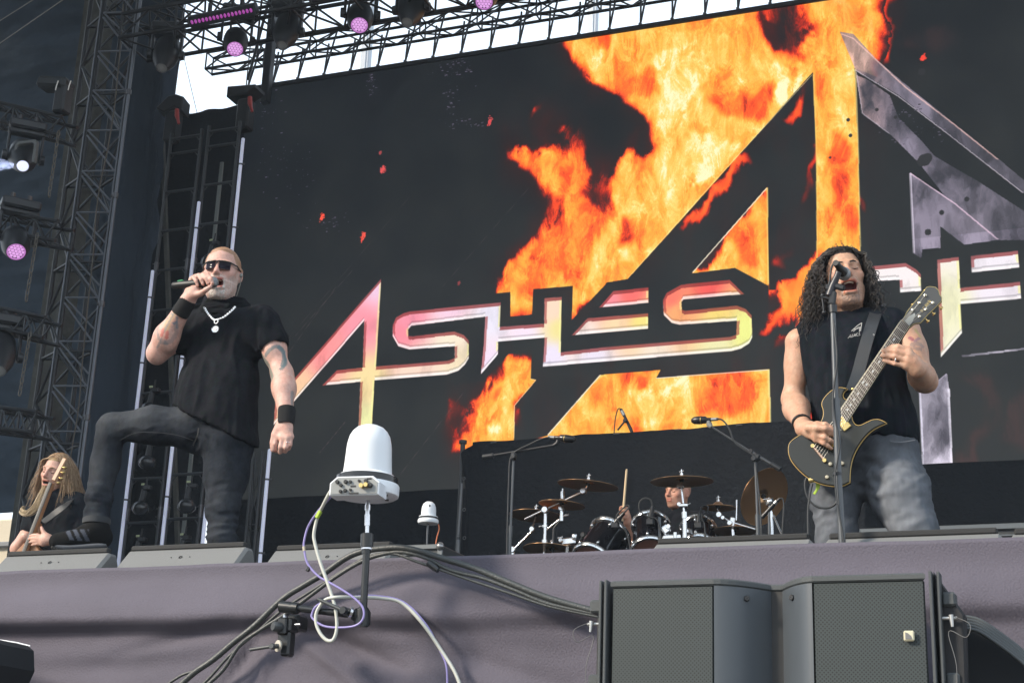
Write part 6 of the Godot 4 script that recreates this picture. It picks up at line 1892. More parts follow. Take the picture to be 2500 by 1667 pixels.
# head with a face, built in its own axes: y up, z out of the face
func head(mb: MB, c: Vector3, fwd: Vector3, up: Vector3, s: float, o: Dictionary) -> Transform3D:
	var z := fwd.normalized()
	var x := up.cross(z).normalized()
	var xf := Transform3D(Basis(x, z.cross(x), z) * Basis.from_scale(Vector3(s * float(o.get("slim", 1.0)), s, s)), c)
	var f := SDF.new(Vector3(-0.115, -0.24, -0.14), Vector3(0.115, 0.15, 0.15), 0.0042)
	var mo: float = o.get("mouth", 0.0)      # how far the mouth is open
	var jd := 0.022 * mo
	f.ell(Vector3(0, 0.034, -0.012), Vector3(0.0765, 0.088, 0.1), 0.02)
	f.ell(Vector3(0, -0.024, 0.028), Vector3(0.068, 0.08, 0.066), 0.03)
	f.ell(Vector3(0, -0.068 - jd * 0.6, 0.028), Vector3(0.058, 0.048 + jd * 0.4, 0.054), 0.03)
	f.ell(Vector3(0, -0.102 - jd, 0.06), Vector3(0.028, 0.018, 0.022), 0.03)
	for sg in [-1.0, 1.0]:
		f.cap(Vector3(sg * 0.058, -0.03, -0.01), Vector3(sg * 0.03, -0.096 - jd, 0.045), 0.016, 0.014, 0.025)
		f.ell(Vector3(sg * 0.043, -0.022, 0.06), Vector3(0.026, 0.022, 0.022), 0.018)
		f.ell(Vector3(sg * 0.033, 0.004, 0.102), Vector3(0.02, 0.0115, 0.017), 0.014, true)
		f.ell(Vector3(sg * 0.033, 0.002, 0.077), Vector3(0.0155, 0.0125, 0.0125), 0.006)
		f.cap(Vector3(sg * 0.012, 0.021, 0.094), Vector3(sg * 0.047, 0.025, 0.075), 0.0095, 0.009, 0.012)
		f.ell(Vector3(sg * 0.0125, -0.034, 0.099), Vector3(0.0095, 0.008, 0.011), 0.007)
		# ear
		f.ell(Vector3(sg * 0.081, -0.006, -0.012), Vector3(0.0085, 0.033, 0.021), 0.008, false, Basis(Vector3.UP, sg * -0.35))
		f.ell(Vector3(sg * 0.09, -0.004, -0.006), Vector3(0.006, 0.019, 0.011), 0.006, true)
	f.cap(Vector3(0, 0.014, 0.094), Vector3(0, -0.027, 0.113), 0.0075, 0.0125, 0.01)
	# lips and mouth
	f.ell(Vector3(0, -0.052, 0.084), Vector3(0.032, 0.012, 0.017), 0.014)
	f.ell(Vector3(0, -0.073 - jd, 0.08), Vector3(0.028, 0.012, 0.016), 0.014)
	if mo > 0.0:
		f.ell(Vector3(0, -0.064 - jd * 0.45, 0.09), Vector3(0.02 + 0.007 * mo, 0.008 + 0.013 * mo, 0.04), 0.006, true)
		f.cap(Vector3(-0.018, -0.055, 0.0945), Vector3(0.018, -0.055, 0.0945), 0.0052, 0.0052, 0.008)
		f.cap(Vector3(-0.016, -0.077 - jd * 1.05, 0.09), Vector3(0.016, -0.077 - jd * 1.05, 0.09), 0.0056, 0.0056, 0.008)
	else:
		f.cap(Vector3(-0.017, -0.0565, 0.0975), Vector3(0.017, -0.0565, 0.0975), 0.0035, 0.0035, 0.006)
		f.cap(Vector3(-0.016, -0.0675, 0.096), Vector3(0.016, -0.0675, 0.096), 0.0045, 0.0045, 0.006)
		f.cap(Vector3(-0.024, -0.062, 0.1), Vector3(0.024, -0.062, 0.1), 0.0018, 0.0018, 0.003, true)
	# neck
	f.cap(Vector3(0, -0.06, -0.022), Vector3(0, -0.23, -0.045), 0.056, 0.062, 0.03)
	f.ell(Vector3(0, -0.135, 0.012), Vector3(0.012, 0.016, 0.014), 0.02)
	for sg in [-1.0, 1.0]: f.cap(Vector3(sg * 0.05, -0.07, -0.02), Vector3(sg * 0.016, -0.21, 0.012), 0.012, 0.011, 0.02)
	for sg in [-1.0, 1.0]:
		f.cap(Vector3(sg * 0.018, -0.03, 0.106), Vector3(sg * (0.036 + 0.004 * mo), -0.062 - jd * 0.5, 0.086), 0.0022, 0.0016, 0.006, true)
		f.cap(Vector3(sg * 0.022, -0.011, 0.093), Vector3(sg * 0.044, -0.013, 0.082), 0.0015, 0.0012, 0.005, true)
	for sg in [-1.0, 1.0]: f.cap(Vector3(sg * 0.006, 0.024, 0.1055), Vector3(sg * 0.005, 0.04, 0.1), 0.0013, 0.001, 0.004, true)
	# brow creases
	for k in 3: f.cap(Vector3(-0.032, 0.048 + k * 0.011, 0.0925 - k * 0.005), Vector3(0.032, 0.048 + k * 0.011, 0.0925 - k * 0.005), 0.0012, 0.0012, 0.005, true)
	var sk: Color = o.skin
	var hairc: Color = o.get("hair", Color(0.1, 0.06, 0.03))
	var style: String = o.get("style", "bald")
	var beard: float = o.get("beard", 0.0)
	var bcol: Color = o.get("beardc", Color(0.5, 0.45, 0.4))
	var n := skin_noise
	var colf := func(p: Vector3) -> Color:
		var q := sk
		var v := n.get_noise_3dv(p * 60.0)
		q = q * (1.0 + 0.16 * v + 0.1 * n.get_noise_3dv(p * 210.0))
		# blood nearer the surface in nose, cheeks, ears
		var red := exp(-(p - Vector3(0, -0.025, 0.11)).length_squared() / 0.0005) + exp(-(Vector3(absf(p.x), p.y, p.z) - Vector3(0.046, -0.02, 0.075)).length_squared() / 0.0007) * 0.7 + (0.8 if absf(p.x) > 0.078 else 0.0)
		q = q.lerp(Color(sk.r * 0.98, sk.g * 0.68, sk.b * 0.66), minf(red, 1.0) * 0.55)
		# lips
		var lw := 0.026 + 0.004 * mo
		var lipu := absf(p.y + 0.0555) < 0.0055 and absf(p.x) < lw and p.z > 0.07
		var lipd := absf(p.y + 0.07 + jd * 1.05) < 0.0075 and absf(p.x) < lw - 0.003 and p.z > 0.066
		if lipu or lipd: q = Color(sk.r * 0.78, sk.g * 0.5, sk.b * 0.48)
		if mo > 0.0 and p.z < 0.088 and p.z > 0.02 and absf(p.x) < 0.03 and p.y < -0.05 and p.y > -0.085 - jd and Vector2(p.x / (0.021 + 0.008 * mo), (p.y + 0.064 + jd * 0.45) / (0.009 + 0.014 * mo)).length() < 1.06: q = Color(0.09, 0.018, 0.018)
		# beard
		if beard > 0.0:
			var bz := 0.0
			if p.y < -0.032 and p.z > -0.02 and p.y > -0.135 - jd: bz = smoothstep(-0.03, -0.06, p.y - maxf(0.0, absf(p.x) - 0.05) * 1.2)
			if p.y > -0.05 and absf(p.x) > 0.06 and p.y < 0.0 and p.z > -0.012 and p.z < 0.03: bz = maxf(bz, 0.7)
			if absf(p.x) < 0.035 and p.y < -0.037 and p.y > -0.052 and p.z > 0.08: bz = 1.0
			if lipu or lipd or (p.y > -0.085 - jd and p.y < -0.05 and absf(p.x) < 0.028 and p.z > 0.05 and p.z < 0.086): bz = 0.0
			var ch := 1.15 if absf(p.x) < 0.036 and p.y < -0.06 else 0.5
			q = q.lerp(bcol * (0.8 + 0.5 * n.get_noise_3dv(p * 260.0)), clampf(bz * beard * ch * (0.85 + 0.9 * n.get_noise_3dv(p * 160.0)), 0.0, 1.0))
		if style == "buzz":
			var hl := 0.088 - absf(p.x) * 0.25
			var on := (p.y > hl and p.z < 0.085) or (absf(p.x) > 0.052 and p.y > 0.012 and p.z < 0.042 - (0.05 - minf(p.y, 0.05)) * 0.5) or (p.z < -0.03 and p.y > -0.06)
			if on: q = q.lerp(hairc * (0.85 + 0.6 * n.get_noise_3dv(p * Vector3(300, 80, 200))), 0.75)
		elif style == "long":
			if p.y > 0.07 or p.z < 0.02 and p.y > -0.05: q = hairc
		elif style == "bald":
			if p.y > 0.03 and p.z < 0.05: q = q.lerp(Color(0.2, 0.14, 0.11), 0.1)
		return Color(q.r, q.g, q.b)
	var bump := func(p: Vector3, _nn: Vector3) -> float:
		if style == "buzz" and (p.y > 0.09 or (absf(p.x) > 0.055 and p.y > 0.012 and p.z < 0.03)): return 0.0035 + 0.002 * n.get_noise_3dv(p * 220.0)
		if beard > 0.5 and p.y < -0.06 and p.z > 0.0 and p.y > -0.13 - jd and (absf(p.x) > 0.03 or p.y < -0.088 - jd): return 0.0025 + 0.0025 * n.get_noise_3dv(p * 200.0)
		return 0.0
	f.mesh(mb, colf, bump, xf)
	var br: Color = o.get("brow", Color(0.06, 0.035, 0.02))
	for sg in [-1.0, 1.0]:
		mb.col = br
		mb.tube([xf * Vector3(sg * 0.014, 0.021, 0.1015), xf * Vector3(sg * 0.03, 0.0265, 0.096), xf * Vector3(sg * 0.047, 0.024, 0.082)], [0.0032 * s, 0.004 * s, 0.0022 * s], 6)
		if o.get("eyes", "") == "closed":
			mb.col = Color(0.03, 0.018, 0.012)
			mb.tube([xf * Vector3(sg * 0.019, -0.002, 0.0875), xf * Vector3(sg * 0.033, -0.0065, 0.0895), xf * Vector3(sg * 0.046, -0.003, 0.0835)], [0.0014 * s, 0.0022 * s, 0.0014 * s], 5)
		elif o.get("eyes", "") == "open":
			mb.col = Color(0.6, 0.57, 0.53)
			mb.ball(xf * Vector3(sg * 0.033, 0.001, 0.0795), Vector3(0.0125, 0.0095, 0.0115) * s, xf.basis.orthonormalized(), 12)
			mb.col = Color(0.04, 0.025, 0.015)
			mb.ball(xf * Vector3(sg * 0.031, 0.001, 0.0885), Vector3(0.0052, 0.0052, 0.003) * s, xf.basis.orthonormalized(), 10)
			mb.col = sk * 0.85
			mb.tube([xf * Vector3(sg * 0.018, 0.004, 0.087), xf * Vector3(sg * 0.033, 0.0085, 0.0905), xf * Vector3(sg * 0.047, 0.004, 0.083)], 0.0034 * s, 6)
			mb.tube([xf * Vector3(sg * 0.018, -0.003, 0.0865), xf * Vector3(sg * 0.033, -0.0085, 0.0885), xf * Vector3(sg * 0.047, -0.002, 0.083)], 0.003 * s, 6)
	if mo > 0.4:
		mb.col = Color(0.62, 0.56, 0.45)
		var up_t := []; var lo_t := []
		for k in 9:
			var a := -1.0 + 0.25 * k
			up_t.append(xf * Vector3(a * 0.017, -0.0605, 0.0895 - 0.012 * a * a))
			lo_t.append(xf * Vector3(a * 0.014, -0.0715 - jd * 0.95, 0.084 - 0.01 * a * a))
		mb.tube(up_t, 0.0034 * s, 6)
		if o.get("teeth2", false): mb.tube(lo_t, 0.0026 * s, 6)
		mb.col = Color(0.32, 0.09, 0.08)
		mb.ball(xf * Vector3(0, -0.073 - jd * 0.8, 0.066), Vector3(0.016, 0.005, 0.018) * s, xf.basis.orthonormalized(), 10)
	mb.col = Color(1, 1, 1)
	return xf

# paint marks on skin: list of [points, radius, colour, strength]
func painter(base: Color, marks: Array, f: SDF = null) -> Callable:
	var n := skin_noise
	if f != null:
		for m in marks:
			var snapped_ := []
			for p in m[0]: snapped_.append(f.hit(EYE, p))
			m[0] = snapped_
	return func(p: Vector3) -> Color:
		var bl := n.get_noise_3dv(p * 24.0 + Vector3(7, 3, 1))
		var q := base * (1.0 + 0.14 * n.get_noise_3dv(p * 60.0) + 0.08 * n.get_noise_3dv(p * 220.0))
		q.g *= 1.0 - 0.1 * bl; q.b *= 1.0 - 0.13 * bl
		for m in marks:
			var pts: Array = m[0]
			var best := 1e9
			for i in pts.size() - 1:
				var a: Vector3 = pts[i]; var ab: Vector3 = pts[i + 1] - a
				var t := clampf((p - a).dot(ab) / maxf(ab.length_squared(), 1e-9), 0.0, 1.0)
				best = minf(best, (p - a - ab * t).length_squared())
			if best < m[1] * m[1]: q = q.lerp(m[2], m[3])
		return Color(q.r, q.g, q.b)

func cloth_fn(c: Color, amt: float, worn: Color, spots: Array) -> Callable:
	var n := skin_noise
	return func(p: Vector3) -> Color:
		var q := c * (1.0 + amt * n.get_noise_3dv(p * 14.0) + amt * 0.7 * n.get_noise_3dv(p * 90.0))
		for s in spots:
			var w := exp(-(p - (s[0] as Vector3)).length_squared() / (s[1] * s[1]))
			q = q.lerp(worn, clampf(w * s[2] * (1.0 + 0.35 * n.get_noise_3dv(p * Vector3(40, 12, 40))), 0.0, 1.0))
		return Color(q.r, q.g, q.b)

# ridged creases: amplitude, frequency along three axes
func folds_fn(amp: float, fr: Vector3, spots: Array) -> Callable:
	var n := skin_noise
	return func(p: Vector3, _nn: Vector3) -> float:
		var a := amp
		for s in spots:
			a += s[2] * exp(-(p - (s[0] as Vector3)).length_squared() / (s[1] * s[1]))
		var w := n.get_noise_3dv(p * fr)
		return a * (0.5 - absf(w) * 2.2) + a * 0.35 * n.get_noise_3dv(p * fr * 2.3)

func person(label: String, base: Vector3, group := "band members on the stage") -> Node3D:
	return thing("person", label, "person", base, group)

func build_people():
	skin_noise.seed = 5
	skin_noise.frequency = 1.0
	skin_noise.noise_type = FastNoiseLite.TYPE_SIMPLEX
	skin_noise.fractal_type = FastNoiseLite.FRACTAL_FBM
	skin_noise.fractal_octaves = 2
	var skm := vmat("skin", 0.44)
	relief(skm, 81, 0.3, 26.0, 0.35)
	skm.subsurf_scatter_enabled = true
	skm.subsurf_scatter_strength = 0.06
	var clm := vmat("cloth_vertex", 0.88)
	relief(clm, 82, 0.3, 16.0, 0.3)
	clm.metallic_specular = 0.2
	singer(skm, clm)
	guitarist(skm, clm)
	bassist(skm, clm)
	drummer(skm, clm)

func ring_band(mb: MB, a: Vector3, b: Vector3, r0: float, r1: float):
	var pts := []; var rs := []
	for k in 7:
		var t := k / 6.0
		pts.append(a.lerp(b, t))
		rs.append(lerpf(r0, r1, t) * (0.94 if k == 0 or k == 6 else 1.0))
	mb.tube(pts, rs, 20, true)

func singer(skm: Material, clm: Material):
	var Z := -5.75
	var sk := Color(0.57, 0.335, 0.27)
	var hip := P(545, 1075, Z)
	var t := person("shaven-headed singer in sunglasses and black shirt with one foot on a wedge", Vector3(hip.x, FLOOR, Z))
	var b := MB.new()
	# head
	var hc := P(541, 668, Z + 0.01)
	var hx := head(b, hc, Vector3(0.34, -0.02, 0.94), Vector3(-0.03, 1, -0.04), 1.02, {"skin": sk, "mouth": 0.85, "style": "buzz", "hair": Color(0.3, 0.165, 0.07), "beard": 1.0, "beardc": Color(0.62, 0.57, 0.52), "brow": Color(0.35, 0.22, 0.12)})
	# hanging arm with hand (image right)
	var sh := P(648, 795, Z); var el := P(688, 912, Z + 0.0); var wr := P(698, 1022, Z + 0.08)
	var q := func(a): return P(a[0], a[1], Z + 0.08 + a[2])
	var kn := [q.call([676, 1064, 0.012]), q.call([688, 1069, 0.016]), q.call([700, 1070, 0.013]), q.call([710, 1066, 0.004])]
	var fg := [[q.call([671, 1084, 0.016]), q.call([669, 1097, 0.006]), q.call([673, 1103, -0.008])], [q.call([684, 1092, 0.024]), q.call([683, 1104, 0.008]), q.call([684, 1101, -0.014])], [q.call([697, 1093, 0.019]), q.call([696, 1102, 0.003]), q.call([694, 1097, -0.016])], [q.call([708, 1086, 0.009]), q.call([705, 1095, -0.006]), q.call([702, 1090, -0.02])]]
	var th := [q.call([682, 1036, 0.008]), q.call([669, 1060, 0.014]), q.call([664, 1080, 0.014]), q.call([664, 1100, 0.01])]
	var bb := bounds(flatten([sh, el, wr, kn, fg, th]), 0.07)
	var f := SDF.new(bb[0], bb[1], 0.005)
	f.cap(sh, sh.lerp(el, 0.5), 0.052, 0.049, 0.03)
	f.cap(sh.lerp(el, 0.45), el, 0.049, 0.043, 0.03)
	f.ell(sh.lerp(el, 0.55) + Vector3(-0.004, 0, 0.016), Vector3(0.037, 0.07, 0.036), 0.02)
	f.ell(sh.lerp(el, 0.5) + Vector3(0.014, 0, -0.008), Vector3(0.037, 0.085, 0.036), 0.02)
	f.ell(el + Vector3(0.02, -0.03, 0.012), Vector3(0.028, 0.05, 0.028), 0.02)
	f.cap(el, el.lerp(wr, 0.35) + Vector3(0.006, 0, 0), 0.047, 0.05, 0.03)
	f.cap(el.lerp(wr, 0.3), wr, 0.049, 0.031, 0.03)
	f.cap(wr, wr.lerp(kn[1], 0.4), 0.03, 0.026, 0.02, false, Vector3(0, 0, 1), 0.8)
	hand(f, wr, kn, fg, th)
	var ink := Color(0.09, 0.15, 0.16)
	var crescent := PL([[648, 868], [655, 857], [668, 847], [682, 846], [692, 858], [697, 876], [696, 890], [686, 900]], Z + 0.055)
	var cres2 := PL([[682, 849], [691, 862], [694, 878], [690, 892]], Z + 0.055)
	f.mesh(b, painter(sk, [[crescent, 0.0085, ink, 0.75], [cres2, 0.011, ink, 0.75], [PL([[641, 872], [652, 900], [662, 924]], Z + 0.045), 0.016, Color(0.08, 0.17, 0.15), 0.7], [PL([[652, 836], [662, 832]], Z + 0.05), 0.007, ink, 0.6], [PL([[681, 826], [684, 834]], Z + 0.05), 0.006, ink, 0.6], [PL([[714, 960], [713, 988]], Z + 0.06), 0.011, ink, 0.6]], f))
	# raised arm holding the microphone (image left)
	var s2 := P(470, 805, Z); var e2 := P(383, 862, Z + 0.13); var w2 := P(456, 736, Z + 0.2)
	var zq := Z + 0.215
	q = func(a): return P(a[0], a[1], zq + a[2])
	kn = [q.call([498, 677, -0.014]), q.call([488, 675, -0.016]), q.call([477, 677, -0.014]), q.call([467, 682, -0.01])]
	fg = [[q.call([506, 672, 0.016]), q.call([514, 681, 0.028]), q.call([518, 692, 0.024])], [q.call([496, 670, 0.016]), q.call([503, 680, 0.029]), q.call([507, 692, 0.025])], [q.call([484, 672, 0.016]), q.call([491, 682, 0.028]), q.call([495, 694, 0.023])], [q.call([471, 677, 0.014]), q.call([478, 686, 0.025]), q.call([482, 697, 0.02])]]
	th = [q.call([470, 722, 0.004]), q.call([490, 716, 0.014]), q.call([503, 707, 0.022]), q.call([513, 700, 0.023])]
	bb = bounds(flatten([s2, e2, w2, kn, fg, th]), 0.07)
	f = SDF.new(bb[0], bb[1], 0.005)
	f.cap(s2, e2, 0.056, 0.044, 0.03)
	f.ell(e2 + Vector3(-0.006, -0.022, -0.008), Vector3(0.024, 0.022, 0.024), 0.02)
	f.ell(e2.lerp(w2, 0.3) + Vector3(0.02, -0.006, 0.0), Vector3(0.034, 0.06, 0.034), 0.02)
	f.cap(e2, e2.lerp(w2, 0.35) + Vector3(-0.008, 0, 0), 0.043, 0.05, 0.03)
	f.cap(e2.lerp(w2, 0.3), w2, 0.052, 0.032, 0.03)
	f.cap(w2, q.call([474, 712, 0.0]), 0.031, 0.03, 0.02)
	hand(f, w2, kn, fg, th, 1.05)
	var zt := Z + 0.205
	var grey := Color(0.16, 0.17, 0.18)
	var marks := [[PL([[421, 768], [410, 785], [405, 800]], zt), 0.016, Color(0.5, 0.36, 0.14), 0.45], [PL([[423, 764], [404, 800], [390, 836], [382, 852]], zt), 0.0055, grey, 0.6], [PL([[384, 800], [388, 828], [402, 835]], zt), 0.008, grey, 0.5], [PL([[428, 790], [430, 812], [418, 832], [404, 836]], zt), 0.011, grey, 0.45], [PL([[408, 776], [424, 790], [432, 784]], zt), 0.005, Color(0.1, 0.17, 0.22), 0.65], [PL([[416, 765], [432, 775], [430, 800]], zt), 0.005, Color(0.1, 0.17, 0.22), 0.65], [PL([[397, 806], [395, 818]], zt), 0.008, Color(0.55, 0.12, 0.09), 0.75], [PL([[407, 812], [406, 824]], zt), 0.008, Color(0.55, 0.12, 0.09), 0.75], [PL([[385, 818], [394, 838], [408, 840]], zt), 0.005, grey, 0.55]]
	f.mesh(b, painter(sk, marks, f))
	# torso inside the shirt joins the parts into one body
	var nk := P(532, 760, Z - 0.02); var ch := P(545, 850, Z); var bl := P(527, 975, Z); var pv := P(540, 1060, Z)
	bb = bounds([nk, sh, s2, pv, bl], 0.2)
	f = SDF.new(bb[0], bb[1], 0.016)
	f.chain([nk, ch, bl, pv], [0.06, 0.09, 0.1, 0.09], 0.05, Vector3(0, 0, 1), 0.75)
	f.cap(ch, sh, 0.05, 0.05, 0.05); f.cap(ch, s2, 0.05, 0.05, 0.05)
	f.mesh(b, painter(sk, []))
	obj("body", b, skm, t)
	# ---- shirt
	bb = bounds([P(400, 720, Z), P(720, 1110, Z)], 0.03)
	bb[0].z = Z - 0.28; bb[1].z = Z + 0.3
	f = SDF.new(bb[0], bb[1], 0.0085)
	var fz := Vector3(0, 0, 1)
	f.cap(P(500, 800, Z), P(628, 792, Z), 0.085, 0.08, 0.05, false, fz, 0.9)
	f.cap(P(515, 830, Z), P(580, 835, Z), 0.125, 0.12, 0.06, false, fz, 0.82)
	f.cap(P(522, 920, Z), P(553, 930, Z), 0.155, 0.15, 0.06, false, fz, 0.82)
	f.cap(P(512, 985, Z), P(545, 1000, Z), 0.168, 0.155, 0.06, false, fz, 0.86)
	f.cap(P(530, 1040, Z), P(556, 1080, Z), 0.155, 0.138, 0.06, false, fz, 0.92)
	f.cap(sh + Vector3(-0.02, 0.01, 0), sh.lerp(el, 0.37), 0.082, 0.078, 0.04)
	f.cap(s2 + Vector3(0.01, 0, 0), s2.lerp(e2, 0.42), 0.08, 0.074, 0.04)
	f.cap(nk + Vector3(0, -0.01, 0), nk + Vector3(0, 0.03, 0.005), 0.075, 0.072, 0.04)
	# sleeve mouth and hem
	f.cap(sh.lerp(el, 0.40), sh.lerp(el, 0.9), 0.06, 0.06, 0.004, true)
	f.cut(sh.lerp(el, 0.5), (el - sh).normalized(), 0.004, 0.12)
	var h0 := P(412, 984, Z + 0.14); var h1 := P(624, 1092, Z + 0.14)
	var hn := Vector3(-(h1.y - h0.y), h1.x - h0.x, 0).normalized() * -1.0
	f.cut(P(500, 1030, Z + 0.14), hn)
	var m := MB.new()
	f.mesh(m, cloth_fn(Color(0.013, 0.0145, 0.0175), 0.25, Color(0.03, 0.03, 0.03), []), folds_fn(0.006, Vector3(8, 2.4, 8), [[P(470, 1000, Z + 0.1), 0.1, 0.009], [P(600, 1060, Z + 0.1), 0.09, 0.006], [P(470, 820, Z + 0.1), 0.09, 0.006], [P(620, 850, Z + 0.08), 0.08, 0.005]]))
	obj("shirt", m, clm, t)
	# neck gaiter and hood
	bb = bounds([P(480, 720, Z), P(640, 790, Z)], 0.06)
	bb[0].z = Z - 0.16; bb[1].z = Z + 0.16
	f = SDF.new(bb[0], bb[1], 0.006)
	f.cap(P(531, 752, Z + 0.0), P(527, 768, Z + 0.005), 0.074, 0.083, 0.02, false, fz, 0.95)
	f.cap(P(515, 757, Z + 0.06), P(557, 748, Z + 0.045), 0.016, 0.016, 0.02)
	f.cap(P(508, 765, Z + 0.065), P(560, 768, Z + 0.06), 0.019, 0.017, 0.02)
	f.cap(P(500, 772, Z + 0.03), P(590, 744, Z - 0.04), 0.024, 0.03, 0.03)
	f.cap(P(575, 742, Z - 0.04), P(618, 764, Z - 0.05), 0.032, 0.018, 0.03)
	m = MB.new()
	f.mesh(m, cloth_fn(Color(0.011, 0.012, 0.014), 0.25, Color(0.03, 0.03, 0.03), []), folds_fn(0.004, Vector3(10, 26, 10), []))
	obj("neck_gaiter", m, clm, t)
	# ---- jeans
	var den := Color(0.021, 0.0245, 0.031)
	var hipL := P(470, 1046, Z + 0.03); var kneeL := P(272, 1046, Z + 0.12); var ankL := P(237, 1268, Z + 0.12)
	var hipR := P(556, 1085, Z); var kneeR := P(541, 1320, Z + 0.02); var ankR := Vector3(P(545, 1330, Z).x + 0.03, FLOOR + 0.1, Z - 0.05)
	bb = bounds([hipL, kneeL, ankL, hipR, kneeR, ankR, P(630, 1040, Z)], 0.12)
	bb[0].z = Z - 0.25; bb[1].z = Z + 0.28
	f = SDF.new(bb[0], bb[1], 0.0085)
	f.cap(P(505, 1050, Z), P(560, 1070, Z), 0.115, 0.105, 0.06, false, fz, 0.85)
	f.cap(hipL, P(372, 1037, Z + 0.08), 0.098, 0.082, 0.05)
	f.cap(P(380, 1038, Z + 0.075), P(278, 1043, Z + 0.12), 0.082, 0.064, 0.04)
	f.cap(P(270, 1046, Z + 0.12), P(256, 1130, Z + 0.11), 0.067, 0.062, 0.03)
	f.cap(P(256, 1130, Z + 0.11), P(240, 1210, Z + 0.115), 0.062, 0.056, 0.03)
	f.cap(P(240, 1210, Z + 0.115), P(235, 1262, Z + 0.12), 0.056, 0.058, 0.03)
	f.cap(hipR, P(552, 1160, Z), 0.112, 0.092, 0.05)
	f.cap(P(552, 1160, Z), P(543, 1240, Z + 0.01), 0.094, 0.069, 0.04)
	f.cap(P(543, 1240, Z + 0.01), kneeR, 0.069, 0.062, 0.04)
	f.cap(kneeR, ankR, 0.062, 0.055, 0.03)
	f.cut(P(234, 1278, Z + 0.12), (ankL - kneeL).normalized(), 0.004, 0.15)
	m = MB.new()
	f.mesh(m, cloth_fn(den, 0.4, Color(0.085, 0.09, 0.097), [[P(262, 1030, Z + 0.17), 0.07, 0.55], [P(340, 1010, Z + 0.14), 0.09, 0.55], [P(440, 1000, Z + 0.12), 0.07, 0.5], [P(250, 1150, Z + 0.17), 0.1, 0.45], [P(545, 1200, Z + 0.09), 0.09, 0.3], [P(540, 1290, Z + 0.08), 0.07, 0.3], [P(235, 1265, Z + 0.17), 0.03, 0.6]]),
		folds_fn(0.0012, Vector3(5, 13, 5), [[P(238, 1225, Z + 0.12), 0.07, 0.013], [P(300, 1060, Z + 0.12), 0.06, 0.006], [P(540, 1285, Z + 0.03), 0.09, 0.01], [P(540, 1200, Z + 0.05), 0.08, 0.005], [P(400, 1030, Z + 0.1), 0.1, 0.005], [P(490, 1080, Z + 0.08), 0.06, 0.008]]))
	var jn := obj("jeans", m, clm, t)
	# stitched seams and cuff hem
	m = MB.new()
	m.tube(catmull(PL([[292, 1075, 0.15], [330, 1057, 0.165], [380, 1056, 0.155], [430, 1062, 0.14], [470, 1075, 0.11]], Z), 6), 0.0013, 5)
	obj("inseam", m, mat("seam", Color(0.024, 0.026, 0.03), 0.9), jn)
	m = MB.new()
	m.tube(catmull(PL([[484, 1045, 0.125], [482, 1060, 0.135], [476, 1075, 0.13], [470, 1088, 0.12]], Z), 6), 0.0025, 5)
	obj("zip_cord", m, mat("cord_black", Color(0.006, 0.006, 0.006), 0.5), jn)
	m = MB.new()
	ring_band(m, P(235.5, 1264, Z + 0.12), P(234, 1279, Z + 0.12), 0.0605, 0.062)
	obj("cuff", m, mat("denim_cuff", Color(0.036, 0.039, 0.043), 0.9), jn)
	# ---- shoes
	shoe(t, P(238, 1290, Z + 0.12), P(246, 1312, Z + 0.1), P(140, 1322, Z + 0.19), P(247, 1334, Z + 0.1), P(136, 1341, Z + 0.19), clm)
	shoe(t, ankR + Vector3(0, -0.01, 0), ankR + Vector3(-0.02, -0.05, -0.05), ankR + Vector3(0.06, -0.065, 0.17), Vector3(ankR.x - 0.02, FLOOR + 0.015, ankR.z - 0.05), Vector3(ankR.x + 0.06, FLOOR + 0.015, ankR.z + 0.17), clm)
	# ---- wristbands
	var wbm := mat("sweatband", Color(0.008, 0.008, 0.009), 0.95)
	relief(wbm, 84, 0.3, 30.0, 0.6)
	m = MB.new(); ring_band(m, P(700, 996, Z + 0.075), P(698, 1036, Z + 0.085), 0.0395, 0.037); obj("wristband", m, wbm, t)
	m = MB.new(); ring_band(m, P(437, 768, Z + 0.19), P(460, 731, Z + 0.203), 0.041, 0.037); obj("wristband", m, wbm, t)
	# ---- sunglasses
	var gl := mat("sunglass_lens", Color(0.008, 0.004, 0.01), 0.12)
	gl.metallic_specular = 0.25
	var fr := mat("sunglass_frame", Color(0.008, 0.008, 0.009), 0.25)
	var sg := MB.new()
	for s in [-1.0, 1.0]:
		m = MB.new()
		m.sheet(12, 6, func(u, v):
			var a: float = lerpf(0.13, 0.98, u)
			var y: float = lerpf(0.021, -0.013 - 0.003 * sin(u * PI), v)
			return hx * Vector3(s * sin(a) * 0.0665, y, 0.0445 + cos(a) * 0.0645 + (0.004 if v > 0.5 else 0.0)), hx.basis.z)
		obj("sunglass_lens", m, gl, t)
		m = MB.new()
		var pts := []
		for k in 9:
			var a := lerpf(0.1, 1.0, k / 8.0)
			pts.append(hx * Vector3(s * sin(a) * 0.0675, 0.022, 0.0445 + cos(a) * 0.0655))
		pts.append(hx * Vector3(s * 0.078, 0.017, 0.05)); pts.append(hx * Vector3(s * 0.083, 0.012, 0.0)); pts.append(hx * Vector3(s * 0.083, 0.008, -0.03))
		m.tube(pts, 0.0035, 6)
		obj("glasses_temple", m, fr, t)
	m = MB.new()
	m.tube([hx * Vector3(-0.009, 0.021, 0.11), hx * Vector3(0, 0.018, 0.113), hx * Vector3(0.009, 0.021, 0.11)], 0.004, 6)
	m.tube([hx * Vector3(0, 0.018, 0.111), hx * Vector3(-0.003, 0.004, 0.115)], 0.002, 6)
	obj("glasses_bridge", m, fr, t)
